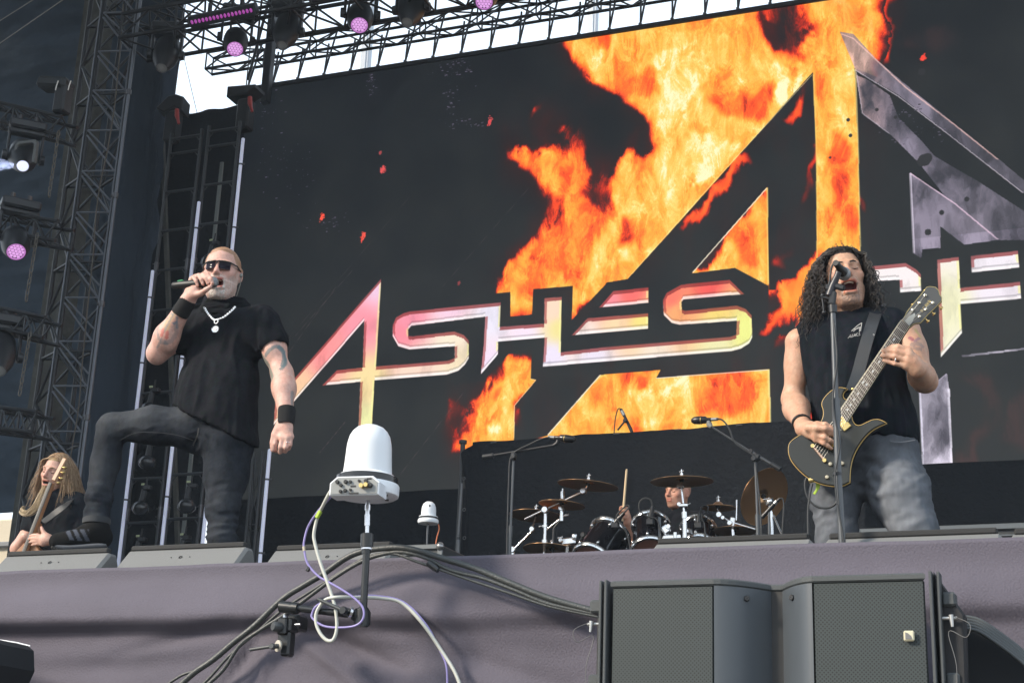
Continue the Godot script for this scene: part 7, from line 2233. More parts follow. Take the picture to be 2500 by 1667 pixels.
	# in-ear monitor
	m = MB.new(); m.ball(hx * Vector3(0.088, -0.008, 0.0), Vector3(0.008, 0.011, 0.009), hx.basis.orthonormalized(), 10); m.tube([hx * Vector3(0.09, -0.015, 0.0), hx * Vector3(0.086, -0.05, -0.004), hx * Vector3(0.07, -0.1, -0.02)], 0.002, 5); obj("ear_monitor", m, mat("ear_clear", Color(0.25, 0.26, 0.24), 0.2), t)
	# ---- necklace: chain of links, ring, medallion
	var sil := mat("silver", Color(0.75, 0.75, 0.75), 0.25, 0.9)
	var cpts := catmull(PL([[499, 752, 0.14], [506, 764, 0.155], [516, 776, 0.165], [523, 782, 0.168]], Z), 6)
	var cp2 := catmull(PL([[574, 750, 0.13], [562, 762, 0.15], [546, 775, 0.165], [530, 781, 0.168]], Z), 6)
	for cc in [cpts, cp2]:
		m = MB.new()
		m.tube(cc, 0.0042, 7)
		for k in cc.size(): m.ball(cc[k] + Vector3(0.002 * (1 if k % 2 else -1), 0.001, 0.003), Vector3(0.0052, 0.0042, 0.0045), Basis.IDENTITY, 7)
		obj("necklace_chain", m, sil, t)
	m = MB.new()
	var rr := []
	var rc := P(527, 785, Z + 0.172)
	for k in 17: rr.append(rc + Vector3(cos(TAU * k / 16) * 0.0095, sin(TAU * k / 16) * 0.0095, 0))
	m.tube(rr, 0.003, 6, false)
	obj("necklace_ring", m, sil, t)
	m = MB.new()
	m.lathe([Vector2(0.001, 0.0), Vector2(0.0135, 0.0), Vector2(0.0145, 0.001), Vector2(0.0168, 0.0028), Vector2(0.0168, -0.002), Vector2(0.001, -0.002)], Transform3D(along(Vector3(0.2, -0.1, 1)), P(525, 803, Z + 0.176)), 24)
	m.prism(PackedVector2Array([Vector2(-0.005, -0.008), Vector2(-0.006, 0.004), Vector2(-0.002, 0.009), Vector2(0.002, 0.009), Vector2(0.006, 0.004), Vector2(0.005, -0.008), Vector2(0.002, 0.0), Vector2(0, -0.009), Vector2(-0.002, 0.0)]), Transform3D(Basis.IDENTITY, P(525, 803, Z + 0.178)), 0.003, 0.0005)
	obj("medallion", m, sil, t)
	m = MB.new()
	var rg := []
	for k in 13: rg.append((kn[2] as Vector3))
	var fgr := P(702, 1082, Z + 0.095)
	rg = []
	for k in 13: rg.append(fgr + Vector3(cos(TAU * k / 12) * 0.0108, sin(TAU * k / 12) * 0.003, sin(TAU * k / 12) * 0.0105))
	m.tube(rg, 0.0016, 5, false)
	obj("finger_ring", m, sil, t)
	# ---- microphone
	var ma := P(421, 697, zq + 0.006); var mb2 := P(512, 689.5, zq)
	var mt := thing("microphone", "black wireless microphone with silver mesh head held at the singer's mouth", "microphone", ma)
	var d := (mb2 - ma).normalized()
	m = MB.new()
	var l := ma.distance_to(mb2)
	m.lathe([Vector2(0.001, 0), Vector2(0.0125, 0.0), Vector2(0.015, 0.003), Vector2(0.0155, 0.028), Vector2(0.0175, 0.034), Vector2(0.018, l * 0.6), Vector2(0.0205, l * 0.92), Vector2(0.0215, l)], Transform3D(along(d), ma), 20)
	obj("handle", m, mat("mic_handle", Color(0.008, 0.008, 0.009), 0.5), mt)
	m = MB.new(); m.lathe([Vector2(0.001, -0.0008), Vector2(0.0123, -0.0008)], Transform3D(along(d), ma), 16); obj("end_cap", m, mat("mic_cap", Color(0.22, 0.23, 0.22), 0.5), mt)
	m = MB.new(); m.lathe([Vector2(0.022, l), Vector2(0.0255, l + 0.004), Vector2(0.0258, l + 0.012), Vector2(0.0235, l + 0.026), Vector2(0.016, l + 0.035), Vector2(0.001, l + 0.038)], Transform3D(along(d), ma), 20)
	var mg := mat("mic_mesh", Color(0.3, 0.31, 0.32), 0.4, 0.7)
	relief(mg, 85, 0.4, 60.0, 0.8, 1)
	obj("mesh_head", m, mg, mt)
	m = MB.new(); m.box(ma.lerp(mb2, 0.22) + Vector3(0, 0.0165, 0.006), Vector3(0.028, 0.004, 0.014), Basis(Vector3(0, 0, 1), 0.08), 0.0015); obj("green_tape", m, mat("tape_mint", Color(0.1, 0.62, 0.25), 0.5), mt)

func shoe(t: Node3D, ank: Vector3, heel: Vector3, toe: Vector3, sheel: Vector3, stoe: Vector3, clm: Material):
	var bb := bounds([ank, heel, toe, sheel, stoe], 0.08)
	var f := SDF.new(bb[0], bb[1], 0.0045)
	f.cap(ank, heel, 0.05, 0.043, 0.03)
	f.cap(heel, toe, 0.042, 0.03, 0.03)
	f.cap(ank.lerp(toe, 0.15), toe.lerp(heel, 0.3), 0.042, 0.034, 0.03)
	f.cap(toe.lerp(heel, 0.25) + Vector3(0, -0.004, 0), toe, 0.04, 0.036, 0.02)
	var dir := (toe - heel).normalized()
	var l := heel.distance_to(toe)
	var side := dir.cross(Vector3.UP).normalized()
	var col := func(p: Vector3) -> Color:
		var u := (p - heel).dot(dir) / l
		var v := (p - heel).dot(Vector3.UP)
		var k := Color(0.014, 0.014, 0.015)
		# grey side panel crossed by three black stripes
		if v < 0.022 and v > -0.028 and u > 0.24 and u < 0.78 and absf(fposmod(u * 5.6 - v * 14.0, 1.0) - 0.5) > 0.22: k = Color(0.07, 0.078, 0.098)
		return k
	var m := MB.new()
	f.mesh(m, col)
	var sh := obj("shoe", m, clm, t)
	m = MB.new()
	var up := Vector3.UP
	var pts := []
	for k in 15:
		var u := k / 14.0
		pts.append(sheel.lerp(stoe, u * 1.18 - 0.12) + up * (0.012 * smoothstep(0.75, 1.0, u)))
	var n0 := m.v.size()
	m.tube(pts, [0.028, 0.04, 0.043, 0.043, 0.041, 0.04, 0.039, 0.04, 0.041, 0.042, 0.043, 0.043, 0.042, 0.037, 0.022], 12)
	for i in range(n0, m.v.size()):
		var base: Vector3 = pts[clampi(int((m.v[i] - pts[0]).dot(dir) / (pts[14] as Vector3).distance_to(pts[0]) * 14.0), 0, 14)]
		m.v[i].y = base.y + (m.v[i].y - base.y) * 0.34
	obj("sole", m, mat("sole_grey", Color(0.085, 0.09, 0.1), 0.6), sh)
	for k in 14:
		var u := 0.45 + 0.6 * k / 13.0
		m = MB.new()
		for sg in [-1.0, 0.0, 1.0]: m.box(sheel.lerp(stoe, u) + side * sg * 0.022 - up * 0.014 + up * 0.02 * smoothstep(0.85, 1.1, u), Vector3(0.011, 0.012, 0.024), Basis.IDENTITY, 0.002)
		obj("tread", m, mat("tread_black", Color(0.02, 0.02, 0.018), 0.8), sh)
	m = MB.new()
	for k in 4:
		var c := ank.lerp(toe, 0.32 + 0.09 * k) + up * (0.034 - 0.007 * k)
		m.tube([c - side * 0.022 - up * 0.008, c + up * 0.003, c + side * 0.022 - up * 0.008], 0.0035, 6)
	obj("laces", m, mat("lace_grey", Color(0.03, 0.03, 0.03), 0.8), sh)


func ribbon(mb: MB, pts: Array, w: float, th: float, hint: Vector3):
	var m := pts.size()
	var prev := []
	for i in m:
		var t: Vector3 = (pts[mini(i + 1, m - 1)] - pts[maxi(i - 1, 0)]).normalized()
		var s := t.cross(hint).normalized()
		var nn := s.cross(t).normalized()
		if nn.dot(hint) < 0.0: nn = -nn
		var row := []
		for q in [[-1.0, 1.0, nn], [1.0, 1.0, nn], [1.0, 1.0, s], [1.0, -1.0, s], [1.0, -1.0, -nn], [-1.0, -1.0, -nn], [-1.0, -1.0, -s], [-1.0, 1.0, -s]]:
			row.append(mb.vert(pts[i] + s * q[0] * w * 0.5 + nn * q[1] * th * 0.5, q[2], Vector2(i, q[0])))
		if i > 0:
			for k in [0, 2, 4, 6]: mb.quad(prev[k], prev[k + 1], row[k + 1], row[k])
		prev = row

# locks of hair rooted in the scalp: o = count, length, curl radius, curl pitch, thickness, colours
func long_hair(mb: MB, hx: Transform3D, o: Dictionary):
	var rng := RandomNumberGenerator.new()
	rng.seed = o.seed
	var inv := hx.affine_inverse()
	var cc := Vector3(0, 0.034, -0.012); var cr := Vector3(0.08, 0.092, 0.104)
	var made := 0
	while made < o.count:
		var d := Vector3(rng.randfn(), rng.randfn() * 0.8 + 0.55, rng.randfn() - 0.15).normalized()
		if d.y < -0.35: continue
		if d.z > 0.5 and d.y < 0.6 + 0.2 * absf(d.x): continue
		if d.z > 0.15 and d.y < 0.2 and absf(d.x) < 0.85: continue
		made += 1
		var loc := cc + d * cr
		var p := hx * loc
		var side := Vector3(signf(d.x) if absf(d.x) > 0.02 else (1.0 if rng.randf() > 0.5 else -1.0), 0, 0)
		var puff: float = o.get("puff", 0.5)
		var v: Vector3 = (hx.basis * (d * Vector3(1.0, 0.6, 0.6) * puff + side * 0.5 * maxf(0.0, d.y) + Vector3(0, -0.2, -0.3))).normalized()
		var n := 24
		var L: float = o.length * rng.randf_range(0.72, 1.1)
		var st := L / n
		var wind: Vector3 = o.get("wind", Vector3.ZERO)
		var drift := Vector3(rng.randfn(), 0, rng.randfn()) * 0.12
		var ph := rng.randf() * TAU
		var pts := []; var rs := []
		var r0: float = o.thick * rng.randf_range(0.7, 1.3)
		var cur: float = o.curl * rng.randf_range(0.6, 1.25)
		var pit: float = o.pitch * rng.randf_range(0.8, 1.25)
		for k in n + 1:
			var u := float(k) / n
			var e1 := v.cross(Vector3(0.3, 0.1, 1)).normalized()
			var e2 := v.cross(e1)
			var a := ph + u * L / pit * TAU
			pts.append(p + (e1 * cos(a) + e2 * sin(a)) * cur * smoothstep(0.0, 0.25, u))
			rs.append(r0 * (1.0 - 0.75 * u * u) + 0.0004)
			v = (v + (Vector3(0, -1, 0) + wind * u + drift) * (0.3 + 0.15 * u)).normalized()
			p += v * st
			var q := inv * p
			var rel := (q - cc) / (cr * 1.04)
			if rel.length() < 1.0:
				q = cc + rel.normalized() * cr * 1.04
				p = hx * q
			# keep the face clear and rest on neck and shoulders
			if q.z > 0.03 and absf(q.x) < 0.082 and q.y < 0.075:
				q.x = (0.082 + 0.012 * rng.randf()) * (1.0 if q.x >= 0.0 else -1.0)
				p = p.lerp(hx * q, 0.6)
			if q.y < -0.02 and Vector2(q.x, q.z + 0.03).length() < 0.08:
				var w := Vector2(q.x, q.z + 0.03).normalized() * 0.08
				p = hx * Vector3(w.x, q.y, w.y - 0.03)
		mb.col = (o.c0 as Color).lerp(o.c1, rng.randf())
		mb.tube(pts, rs, 3, false)
	mb.col = Color(1, 1, 1)

func scalp_cap(mb: MB, hx: Transform3D, c: Color):
	var f := SDF.new(Vector3(-0.12, -0.12, -0.15), Vector3(0.12, 0.16, 0.13), 0.006)
	f.ell(Vector3(0, 0.036, -0.016), Vector3(0.082, 0.095, 0.105), 0.02)
	f.ell(Vector3(0, -0.04, -0.06), Vector3(0.07, 0.07, 0.055), 0.03)
	f.ell(Vector3(0, -0.01, 0.1), Vector3(0.082, 0.1, 0.088), 0.02, true)
	f.mesh(mb, func(_p): return c, func(p, _n): return 0.005 * skin_noise.get_noise_3dv(p * 60.0), hx)

func guitarist(skm: Material, clm: Material):
	var Z := -5.85
	var sk := Color(0.52, 0.295, 0.195)
	var fz := Vector3(0, 0, 1)
	var hip := P(2120, 1100, Z)
	var t := person("curly-haired guitarist in a sleeveless black shirt singing at a microphone stand", Vector3(hip.x, FLOOR, Z))
	var b := MB.new()
	var hc := P(2060, 677, Z + 0.03)
	var hx := head(b, hc, Vector3(0.3, 0.06, 0.95), Vector3(-0.17, 1, -0.12), 1.0, {"slim": 0.98, "skin": sk, "mouth": 1.15, "style": "long", "hair": Color(0.02, 0.014, 0.011), "beard": 0.55, "beardc": Color(0.14, 0.12, 0.11), "brow": Color(0.025, 0.016, 0.012), "eyes": "closed"})
	# strumming arm (image left)
	var sh := P(1955, 838, Z); var el := P(1937, 975, Z - 0.02); var wr := P(1964, 1046, Z + 0.2)
	var zg := Z + 0.215           # plane of the guitar
	var zh := zg + 0.05
	var q := func(a): return P(a[0], a[1], zh + a[2])
	var kn := [q.call([1996, 1036, 0.012]), q.call([1994, 1048, 0.016]), q.call([1993, 1061, 0.012]), q.call([1994, 1073, 0.004])]
	var fg := [[q.call([2016, 1036, 0.02]), q.call([2028, 1043, 0.012]), q.call([2037, 1050, 0.0])], [q.call([2016, 1052, 0.026]), q.call([2030, 1058, 0.016]), q.call([2038, 1064, 0.0])], [q.call([2014, 1068, 0.022]), q.call([2028, 1075, 0.012]), q.call([2037, 1080, -0.002])], [q.call([2012, 1082, 0.014]), q.call([2023, 1089, 0.006]), q.call([2031, 1095, -0.004])]]
	var th := [q.call([1976, 1044, 0.006]), q.call([1996, 1044, 0.03]), q.call([2016, 1046, 0.036]), q.call([2034, 1051, 0.02])]
	var bb := bounds(flatten([sh, el, wr, kn, fg, th]), 0.07)
	var f := SDF.new(bb[0], bb[1], 0.005)
	f.cap(sh, sh.lerp(el, 0.35), 0.062, 0.047, 0.03)
	f.cap(sh.lerp(el, 0.3), el, 0.047, 0.04, 0.03)
	f.ell(sh.lerp(el, 0.5) + Vector3(0.008, 0, 0.018), Vector3(0.036, 0.075, 0.034), 0.02)
	f.ell(sh.lerp(el, 0.45) + Vector3(-0.012, 0, -0.012), Vector3(0.036, 0.085, 0.036), 0.02)
	f.ell(el + Vector3(-0.008, -0.01, -0.028), Vector3(0.02, 0.022, 0.02), 0.02)
	f.cap(el, el.lerp(wr, 0.35), 0.042, 0.047, 0.03)
	f.cap(el.lerp(wr, 0.3), wr, 0.05, 0.03, 0.03)
	f.cap(wr, wr.lerp(kn[1], 0.4), 0.03, 0.026, 0.02)
	hand(f, wr, kn, fg, th)
	f.mesh(b, painter(sk, [], null))
	# fretting arm (image right)
	var s2 := P(2212, 812, Z); var e2 := P(2258, 928, Z + 0.02); var w2 := P(2240, 900, zg + 0.02)
	var zf := zg + 0.03
	q = func(a): return P(a[0], a[1], zf + a[2])
	kn = [q.call([2219, 854, 0.026]), q.call([2221, 867, 0.03]), q.call([2218, 881, 0.026]), q.call([2212, 894, 0.018])]
	fg = [[q.call([2194, 846, 0.038]), q.call([2180, 846, 0.028]), q.call([2169, 850, 0.014])], [q.call([2188, 857, 0.042]), q.call([2170, 855, 0.028]), q.call([2157, 856, 0.012])], [q.call([2186, 871, 0.04]), q.call([2168, 868, 0.026]), q.call([2154, 868, 0.01])], [q.call([2186, 888, 0.034]), q.call([2170, 883, 0.024]), q.call([2158, 880, 0.01])]]
	th = [q.call([2228, 884, -0.004]), q.call([2212, 866, -0.03]), q.call([2196, 850, -0.04]), q.call([2182, 836, -0.04])]
	bb = bounds(flatten([s2, e2, w2, kn, fg, th]), 0.07)
	f = SDF.new(bb[0], bb[1], 0.005)
	f.cap(s2, s2.lerp(e2, 0.4), 0.06, 0.047, 0.03)
	f.cap(s2.lerp(e2, 0.35), e2, 0.047, 0.041, 0.03)
	f.ell(s2.lerp(e2, 0.5) + Vector3(0, 0, 0.018), Vector3(0.036, 0.07, 0.034), 0.02)
	f.ell(s2.lerp(e2, 0.45) + Vector3(0.012, 0, -0.01), Vector3(0.036, 0.08, 0.036), 0.02)
	f.ell(e2 + Vector3(0.016, -0.016, 0.0), Vector3(0.022, 0.02, 0.02), 0.02)
	f.cap(e2, e2.lerp(w2, 0.4), 0.046, 0.046, 0.03)
	f.cap(e2.lerp(w2, 0.35), w2, 0.046, 0.032, 0.03)
	f.cap(w2, w2.lerp(kn[1], 0.5), 0.031, 0.028, 0.02)
	hand(f, w2, kn, fg, th)
	var ink := Color(0.12, 0.12, 0.14)
	f.mesh(b, painter(sk, [[PL([[2228, 842], [2240, 838], [2252, 846]], Z + 0.07), 0.009, ink, 0.5], [PL([[2234, 850], [2250, 852]], Z + 0.07), 0.007, ink, 0.5], [PL([[2222, 824], [2234, 832], [2246, 826]], Z + 0.07), 0.005, Color(0.14, 0.08, 0.16), 0.6], [PL([[2222, 824], [2228, 828]], Z + 0.07), 0.008, Color(0.3, 0.06, 0.08), 0.7], [PL([[2236, 806], [2248, 824]], Z + 0.07), 0.007, Color(0.4, 0.34, 0.08), 0.5], [PL([[2196, 776], [2206, 782]], Z + 0.07), 0.006, ink, 0.5]], f))
	var nk := P(2062, 765, Z - 0.02); var ch := P(2085, 870, Z); var bl := P(2105, 990, Z); var pv := P(2120, 1090, Z)
	bb = bounds([nk, sh, s2, pv, bl], 0.2)
	f = SDF.new(bb[0], bb[1], 0.016)
	f.chain([nk, ch, bl, pv], [0.06, 0.1, 0.1, 0.09], 0.05, fz, 0.75)
	f.cap(ch, sh, 0.05, 0.055, 0.05); f.cap(ch, s2, 0.05, 0.055, 0.05)
	f.mesh(b, painter(sk, [], null))
	obj("body", b, skm, t)
	# shirt, arm holes cut
	bb = bounds([P(1930, 740, Z), P(2270, 1110, Z)], 0.03)
	bb[0].z = Z - 0.25; bb[1].z = Z + 0.28
	f = SDF.new(bb[0], bb[1], 0.0085)
	f.cap(P(2000, 815, Z - 0.01), P(2165, 800, Z - 0.01), 0.085, 0.085, 0.05, false, fz, 0.9)
	f.cap(P(1985, 830, Z - 0.01), P(2190, 815, Z - 0.01), 0.072, 0.07, 0.04, false, fz, 0.9)
	f.cap(P(2048, 868, Z), P(2120, 862, Z), 0.145, 0.145, 0.06, false, fz, 0.8)
	f.cap(P(2070, 950, Z), P(2122, 945, Z), 0.145, 0.142, 0.06, false, fz, 0.85)
	f.cap(P(2085, 1030, Z), P(2140, 1030, Z), 0.152, 0.152, 0.06, false, fz, 0.86)
	f.cap(P(2095, 1080, Z), P(2145, 1078, Z), 0.15, 0.15, 0.05, false, fz, 0.86)
	f.cap(nk, nk + Vector3(0, 0.02, 0.0), 0.085, 0.07, 0.04)
	f.cap(nk + Vector3(0.01, 0.02, 0.03), nk + Vector3(0.01, 0.16, 0.03), 0.068, 0.075, 0.008, true)
	f.cap(sh + Vector3(-0.055, -0.03, 0), sh + Vector3(-0.2, -0.06, 0), 0.078, 0.1, 0.01, true)
	f.cap(s2 + Vector3(0.05, -0.03, 0), s2 + Vector3(0.2, -0.06, 0), 0.078, 0.1, 0.01, true)
	f.cut(P(2120, 1086, Z), Vector3(0.02, -1, 0).normalized())
	var m := MB.new()
	f.mesh(m, cloth_fn(Color(0.0115, 0.014, 0.0185), 0.22, Color(0.03, 0.03, 0.03), []), folds_fn(0.006, Vector3(8, 2.2, 8), [[P(2180, 1000, Z + 0.1), 0.12, 0.005], [P(1990, 900, Z + 0.1), 0.09, 0.005], [P(2050, 830, Z + 0.12), 0.08, 0.003]]))
	var shirt := obj("shirt", m, clm, t)
	# print on the chest
	var ink2 := mat("shirt_print", Color(0.45, 0.45, 0.44), 0.8)
	var pz := Z + 0.142
	m = MB.new()
	for st in [[[2080, 808], [2094, 795], [2105, 788]], [[2105, 788], [2102, 808]], [[2086, 804], [2104, 800]], [[2084, 809], [2096, 799], [2101, 797], [2099, 810]]]:
		m.tube(PL(st, pz + 0.006), 0.0016, 4)
	obj("shirt_emblem", m, ink2, shirt)
	m = MB.new()
	for st in [[[2071, 826], [2078, 817], [2079, 824]], [[2073, 823], [2082, 821]], [[2084, 816], [2081, 818], [2085, 820], [2082, 823]], [[2087, 815], [2087, 821]], [[2090, 815], [2090, 821]], [[2087, 818], [2090, 818]], [[2096, 813], [2092, 814], [2093, 820], [2097, 819]], [[2100, 812], [2098, 815], [2101, 817], [2098, 819]], [[2132, 817], [2134, 815], [2136, 818], [2133, 819]]]:
		m.tube(PL(st, pz + 0.007), 0.0012, 4)
	obj("shirt_lettering", m, ink2, shirt)
	# jeans
	var den := Color(0.062, 0.068, 0.08)
	var aL := Vector3(P(2050, 1300, Z).x - 0.04, FLOOR + 0.08, Z); var aR := Vector3(P(2236, 1300, Z).x + 0.1, FLOOR + 0.08, Z + 0.05)
	bb = bounds([P(1985, 1060, Z), P(2290, 1300, Z), aL, aR], 0.1)
	bb[0].z = Z - 0.25; bb[1].z = Z + 0.28
	f = SDF.new(bb[0], bb[1], 0.009)
	f.cap(P(2088, 1095, Z), P(2150, 1092, Z), 0.135, 0.138, 0.06, false, fz, 0.85)
	f.cap(P(2058, 1130, Z), P(2040, 1215, Z + 0.02), 0.105, 0.092, 0.05)
	f.cap(P(2040, 1215, Z + 0.02), P(2045, 1310, Z + 0.03), 0.09, 0.076, 0.04)
	f.cap(P(2045, 1310, Z + 0.03), aL, 0.075, 0.062, 0.03)
	f.cap(P(2165, 1130, Z), P(2196, 1200, Z + 0.04), 0.122, 0.112, 0.05)
	f.cap(P(2196, 1200, Z + 0.04), P(2234, 1300, Z + 0.06), 0.11, 0.086, 0.04)
	f.cap(P(2234, 1300, Z + 0.06), aR, 0.084, 0.064, 0.03)
	m = MB.new()
	f.mesh(m, cloth_fn(den, 0.35, Color(0.22, 0.235, 0.26), [[P(2185, 1190, Z + 0.13), 0.12, 0.6], [P(2210, 1270, Z + 0.14), 0.12, 0.5], [P(2190, 1110, Z + 0.12), 0.1, 0.25], [P(2030, 1230, Z + 0.1), 0.1, 0.35], [P(2020, 1300, Z + 0.1), 0.1, 0.35]]),
		folds_fn(0.0025, Vector3(6, 10, 6), [[P(2120, 1150, Z + 0.1), 0.07, 0.012], [P(2150, 1190, Z + 0.1), 0.07, 0.009], [P(2250, 1160, Z + 0.06), 0.06, 0.007], [P(2030, 1250, Z + 0.06), 0.09, 0.008], [P(2240, 1280, Z + 0.06), 0.09, 0.006]]))
	var jn := obj("jeans", m, clm, t)
	m = MB.new()
	m.tube(catmull(PL([[2175, 1078, 0.128], [2200, 1080, 0.118], [2235, 1075, 0.085]], Z), 6), 0.003, 5)
	obj("pocket_seam", m, mat("seam_grey", Color(0.14, 0.15, 0.165), 0.9), jn)
	# shoes, hidden by the stage edge
	for a in [aL, aR]:
		shoe(t, a, a + Vector3(-0.01, -0.03, -0.05), a + Vector3(0.03, -0.045, 0.17), Vector3(a.x - 0.01, FLOOR + 0.015, a.z - 0.05), Vector3(a.x + 0.03, FLOOR + 0.015, a.z + 0.17), clm)
	# hair
	var hm := vmat("dark_hair", 0.5)
	m = MB.new()
	scalp_cap(m, hx, Color(0.014, 0.01, 0.008))
	long_hair(m, hx, {"seed": 4, "count": 1700, "length": 0.3, "curl": 0.0085, "pitch": 0.046, "thick": 0.0016, "puff": 0.85, "c0": Color(0.009, 0.007, 0.006), "c1": Color(0.05, 0.04, 0.034)})
	# loose curls straying over the forehead and round the head
	var rng := RandomNumberGenerator.new()
	rng.seed = 31
	for k in 70:
		var a := rng.randf_range(-1.3, 1.3)
		var p0 := Vector3(sin(a) * 0.07, 0.105 - 0.03 * absf(a) + rng.randf_range(-0.01, 0.02), 0.075 * cos(a) - rng.randf() * 0.05)
		var pts := []
		var ph := rng.randf() * TAU
		for i in 14:
			var u := i / 13.0
			var q3 := p0 + Vector3(sin(a) * 0.05 * u, -0.03 * u - 0.05 * u * u * absf(a) + 0.018 * sin(u * 3.0), 0.012 * u)
			pts.append(hx * (q3 + Vector3(cos(ph + u * 14.0), sin(ph + u * 14.0), sin(ph + u * 11.0)) * 0.005 * u))
		m.col = Color(0.03, 0.024, 0.02)
		m.tube(pts, 0.0009, 3, false)
	m.col = Color(1, 1, 1)
	obj("hair", m, hm, t)
	# wrist cord and ring
	m = MB.new(); ring_band(m, P(1957, 1031, Z + 0.165), P(1958, 1034, Z + 0.172), 0.0375, 0.0375); obj("wrist_cord", m, mat("cord_black", Color(0.008, 0.008, 0.008), 0.4), t)
	m = MB.new()
	var rc := P(2186, 879, zf + 0.034)
	var rp := []
	for k in 13: rp.append(rc + Vector3(sin(TAU * k / 12) * 0.003, cos(TAU * k / 12) * 0.0105, sin(TAU * k / 12) * 0.0105))
	m.tube(rp, 0.0022, 6, false); obj("finger_ring", m, mat("silver", Color(0.75, 0.75, 0.75), 0.25, 0.9), t)
	guitar(zg)
	# strap
	m = MB.new()
	var spts := catmull(PL([[2150, 742, -0.06], [2143, 755, 0.03], [2132, 785, 0.11], [2118, 830, 0.145], [2106, 872, 0.155], [2096, 910, 0.165], [2086, 940, 0.19], [2080, 955, 0.21]], Z), 5)
	ribbon(m, spts, 0.047, 0.005, Vector3(0.1, 0.25, 1).normalized())
	var stm := mat("leather", Color(0.022, 0.024, 0.027), 0.45)
	relief(stm, 88, 0.1, 14.0, 0.3)
	var stt := solo("guitar_strap", m, stm, "black leather strap over the guitarist's shoulder", "strap", spts[spts.size() - 1])
	mic_stand_front()

func guitar(zg: float):
	var g4 := func(a): return P(1850.0 + a[0] / 3.136, 900.0 + a[1] / 3.136, zg)
	var zd := func(a): return P(2080.0 + a[0] / 4.612, 560.0 + a[1] / 4.612, zg)
	var c: Vector3 = g4.call([500, 700])
	var t := thing("electric_guitar", "black electric guitar with gold hardware and cream-edged body played by the guitarist", "guitar", c)
	# outline, smoothed
	var raw := [[690, 160], [655, 150], [620, 150], [570, 172], [520, 220], [496, 270], [508, 320], [506, 370], [478, 425], [400, 480], [320, 516], [255, 565], [240, 620], [255, 690], [300, 755], [370, 822], [450, 870], [540, 896], [640, 902], [708, 872], [712, 780], [730, 690], [770, 605], [830, 522], [900, 462], [992, 420], [935, 394], [885, 395], [838, 415], [790, 437], [752, 432], [728, 400], [722, 372], [690, 300], [690, 250], [664, 232], [656, 205], [668, 178]]
	var sharp := [0, 19, 25]
	var w := []
	for a in raw: w.append(g4.call(a))
	var poly := PackedVector2Array()
	var n := w.size()
	for i in n:
		var a: Vector3 = w[(i + n - 1) % n]; var p: Vector3 = w[i]; var d: Vector3 = w[(i + 1) % n]; var e: Vector3 = w[(i + 2) % n]
		if i in sharp: a = p
		if (i + 1) % n in sharp: e = d
		for k in 3:
			var r := p.cubic_interpolate(d, a, e, k / 3.0)
			poly.append(Vector2(r.x, r.y))
	var m := MB.new()
	m.prism(poly, Transform3D(Basis.IDENTITY, Vector3(0, 0, zg - 0.012)), 0.044, 0.004, true)
	var bm := mat("guitar_black", Color(0.022, 0.023, 0.019), 0.26)
	obj("body", m, bm, t)
	# binding round the face
	m = MB.new()
	var ring := []
	for q in poly: ring.append(Vector3(q.x, q.y, zg + 0.003))
	ring.append(ring[0]); ring.append(ring[1])
	m.tube(ring, 0.0028, 5, false)
	obj("binding", m, mat("binding", Color(0.52, 0.34, 0.1), 0.5), t)
	# neck and fretboard
	var nl: Vector3 = g4.call([632, 338]); var nr: Vector3 = g4.call([692, 420])
	var ul: Vector3 = P(2203, 785, zg); var ur: Vector3 = P(2223, 799, zg)
	var nm := MB.new()
	nm.tube([(nl + nr) / 2 - Vector3(0, 0, 0.006), (ul + ur) / 2 - Vector3(0, 0, 0.006)], [0.022, 0.018], 12)
	obj("neck", nm, bm, t)
	m = MB.new()
	var xf := Transform3D(Basis.IDENTITY, Vector3(0, 0, zg + 0.016))
	m.prism(PackedVector2Array([Vector2(nl.x, nl.y), Vector2(nr.x, nr.y), Vector2(ur.x, ur.y), Vector2(ul.x, ul.y)]), xf, 0.008, 0.001)
	obj("fretboard", m, mat("rosewood", Color(0.05, 0.032, 0.026), 0.5), t)
	for q in [[nl, ul], [nr, ur]]:
		m = MB.new(); m.rod(q[0] + Vector3(0, 0, 0.017), q[1] + Vector3(0, 0, 0.017), 0.0019, 5); obj("neck_binding", m, mat("cream", Color(0.62, 0.56, 0.4), 0.5), t)
	var fm := mat("fret_wire", Color(0.7, 0.68, 0.62), 0.3, 0.8)
	var pearl := mat("pearl", Color(0.62, 0.66, 0.7), 0.25)
	var fr := []
	for k in 25: fr.append(1.0 - pow(2.0, -k / 12.0))
	var full: float = fr[24]
	for k in range(1, 25):
		var u: float = fr[k] / full
		m = MB.new(); m.rod(ul.lerp(nl, u) + Vector3(0, 0, 0.0205), ur.lerp(nr, u) + Vector3(0, 0, 0.0205), 0.0011, 5); obj("fret", m, fm, t)
	for k in [3, 5, 7, 9, 12, 15, 17, 19, 21]:
		var u: float = (fr[k] + fr[k - 1]) * 0.5 / full
		var cc := ul.lerp(nl, u).lerp(ur.lerp(nr, u), 0.5) + Vector3(0, 0, 0.0208)
		var ax := (nl - ul).normalized(); var sx := (ur - ul).normalized()
		var hl: float = 0.008 if k < 14 else 0.0055
		for o in ([0.0] if k != 12 else [-0.008, 0.008]):
			m = MB.new()
			var c2: Vector3 = cc + sx * o
			m.face([c2 - ax * hl, c2 + sx * 0.0045, c2 + ax * hl, c2 - sx * 0.0045], fz_())
			obj("inlay", m, pearl, t)
	# headstock
	var hp := PackedVector2Array()
	for a in [[578, 1025], [632, 925], [700, 840], [780, 745], [850, 655], [880, 648], [945, 655], [982, 690], [992, 735], [1018, 770], [1016, 810], [940, 890], [860, 965], [800, 1035], [780, 1055], [700, 1068], [655, 1108]]:
		var p: Vector3 = zd.call(a)
		hp.append(Vector2(p.x, p.y))
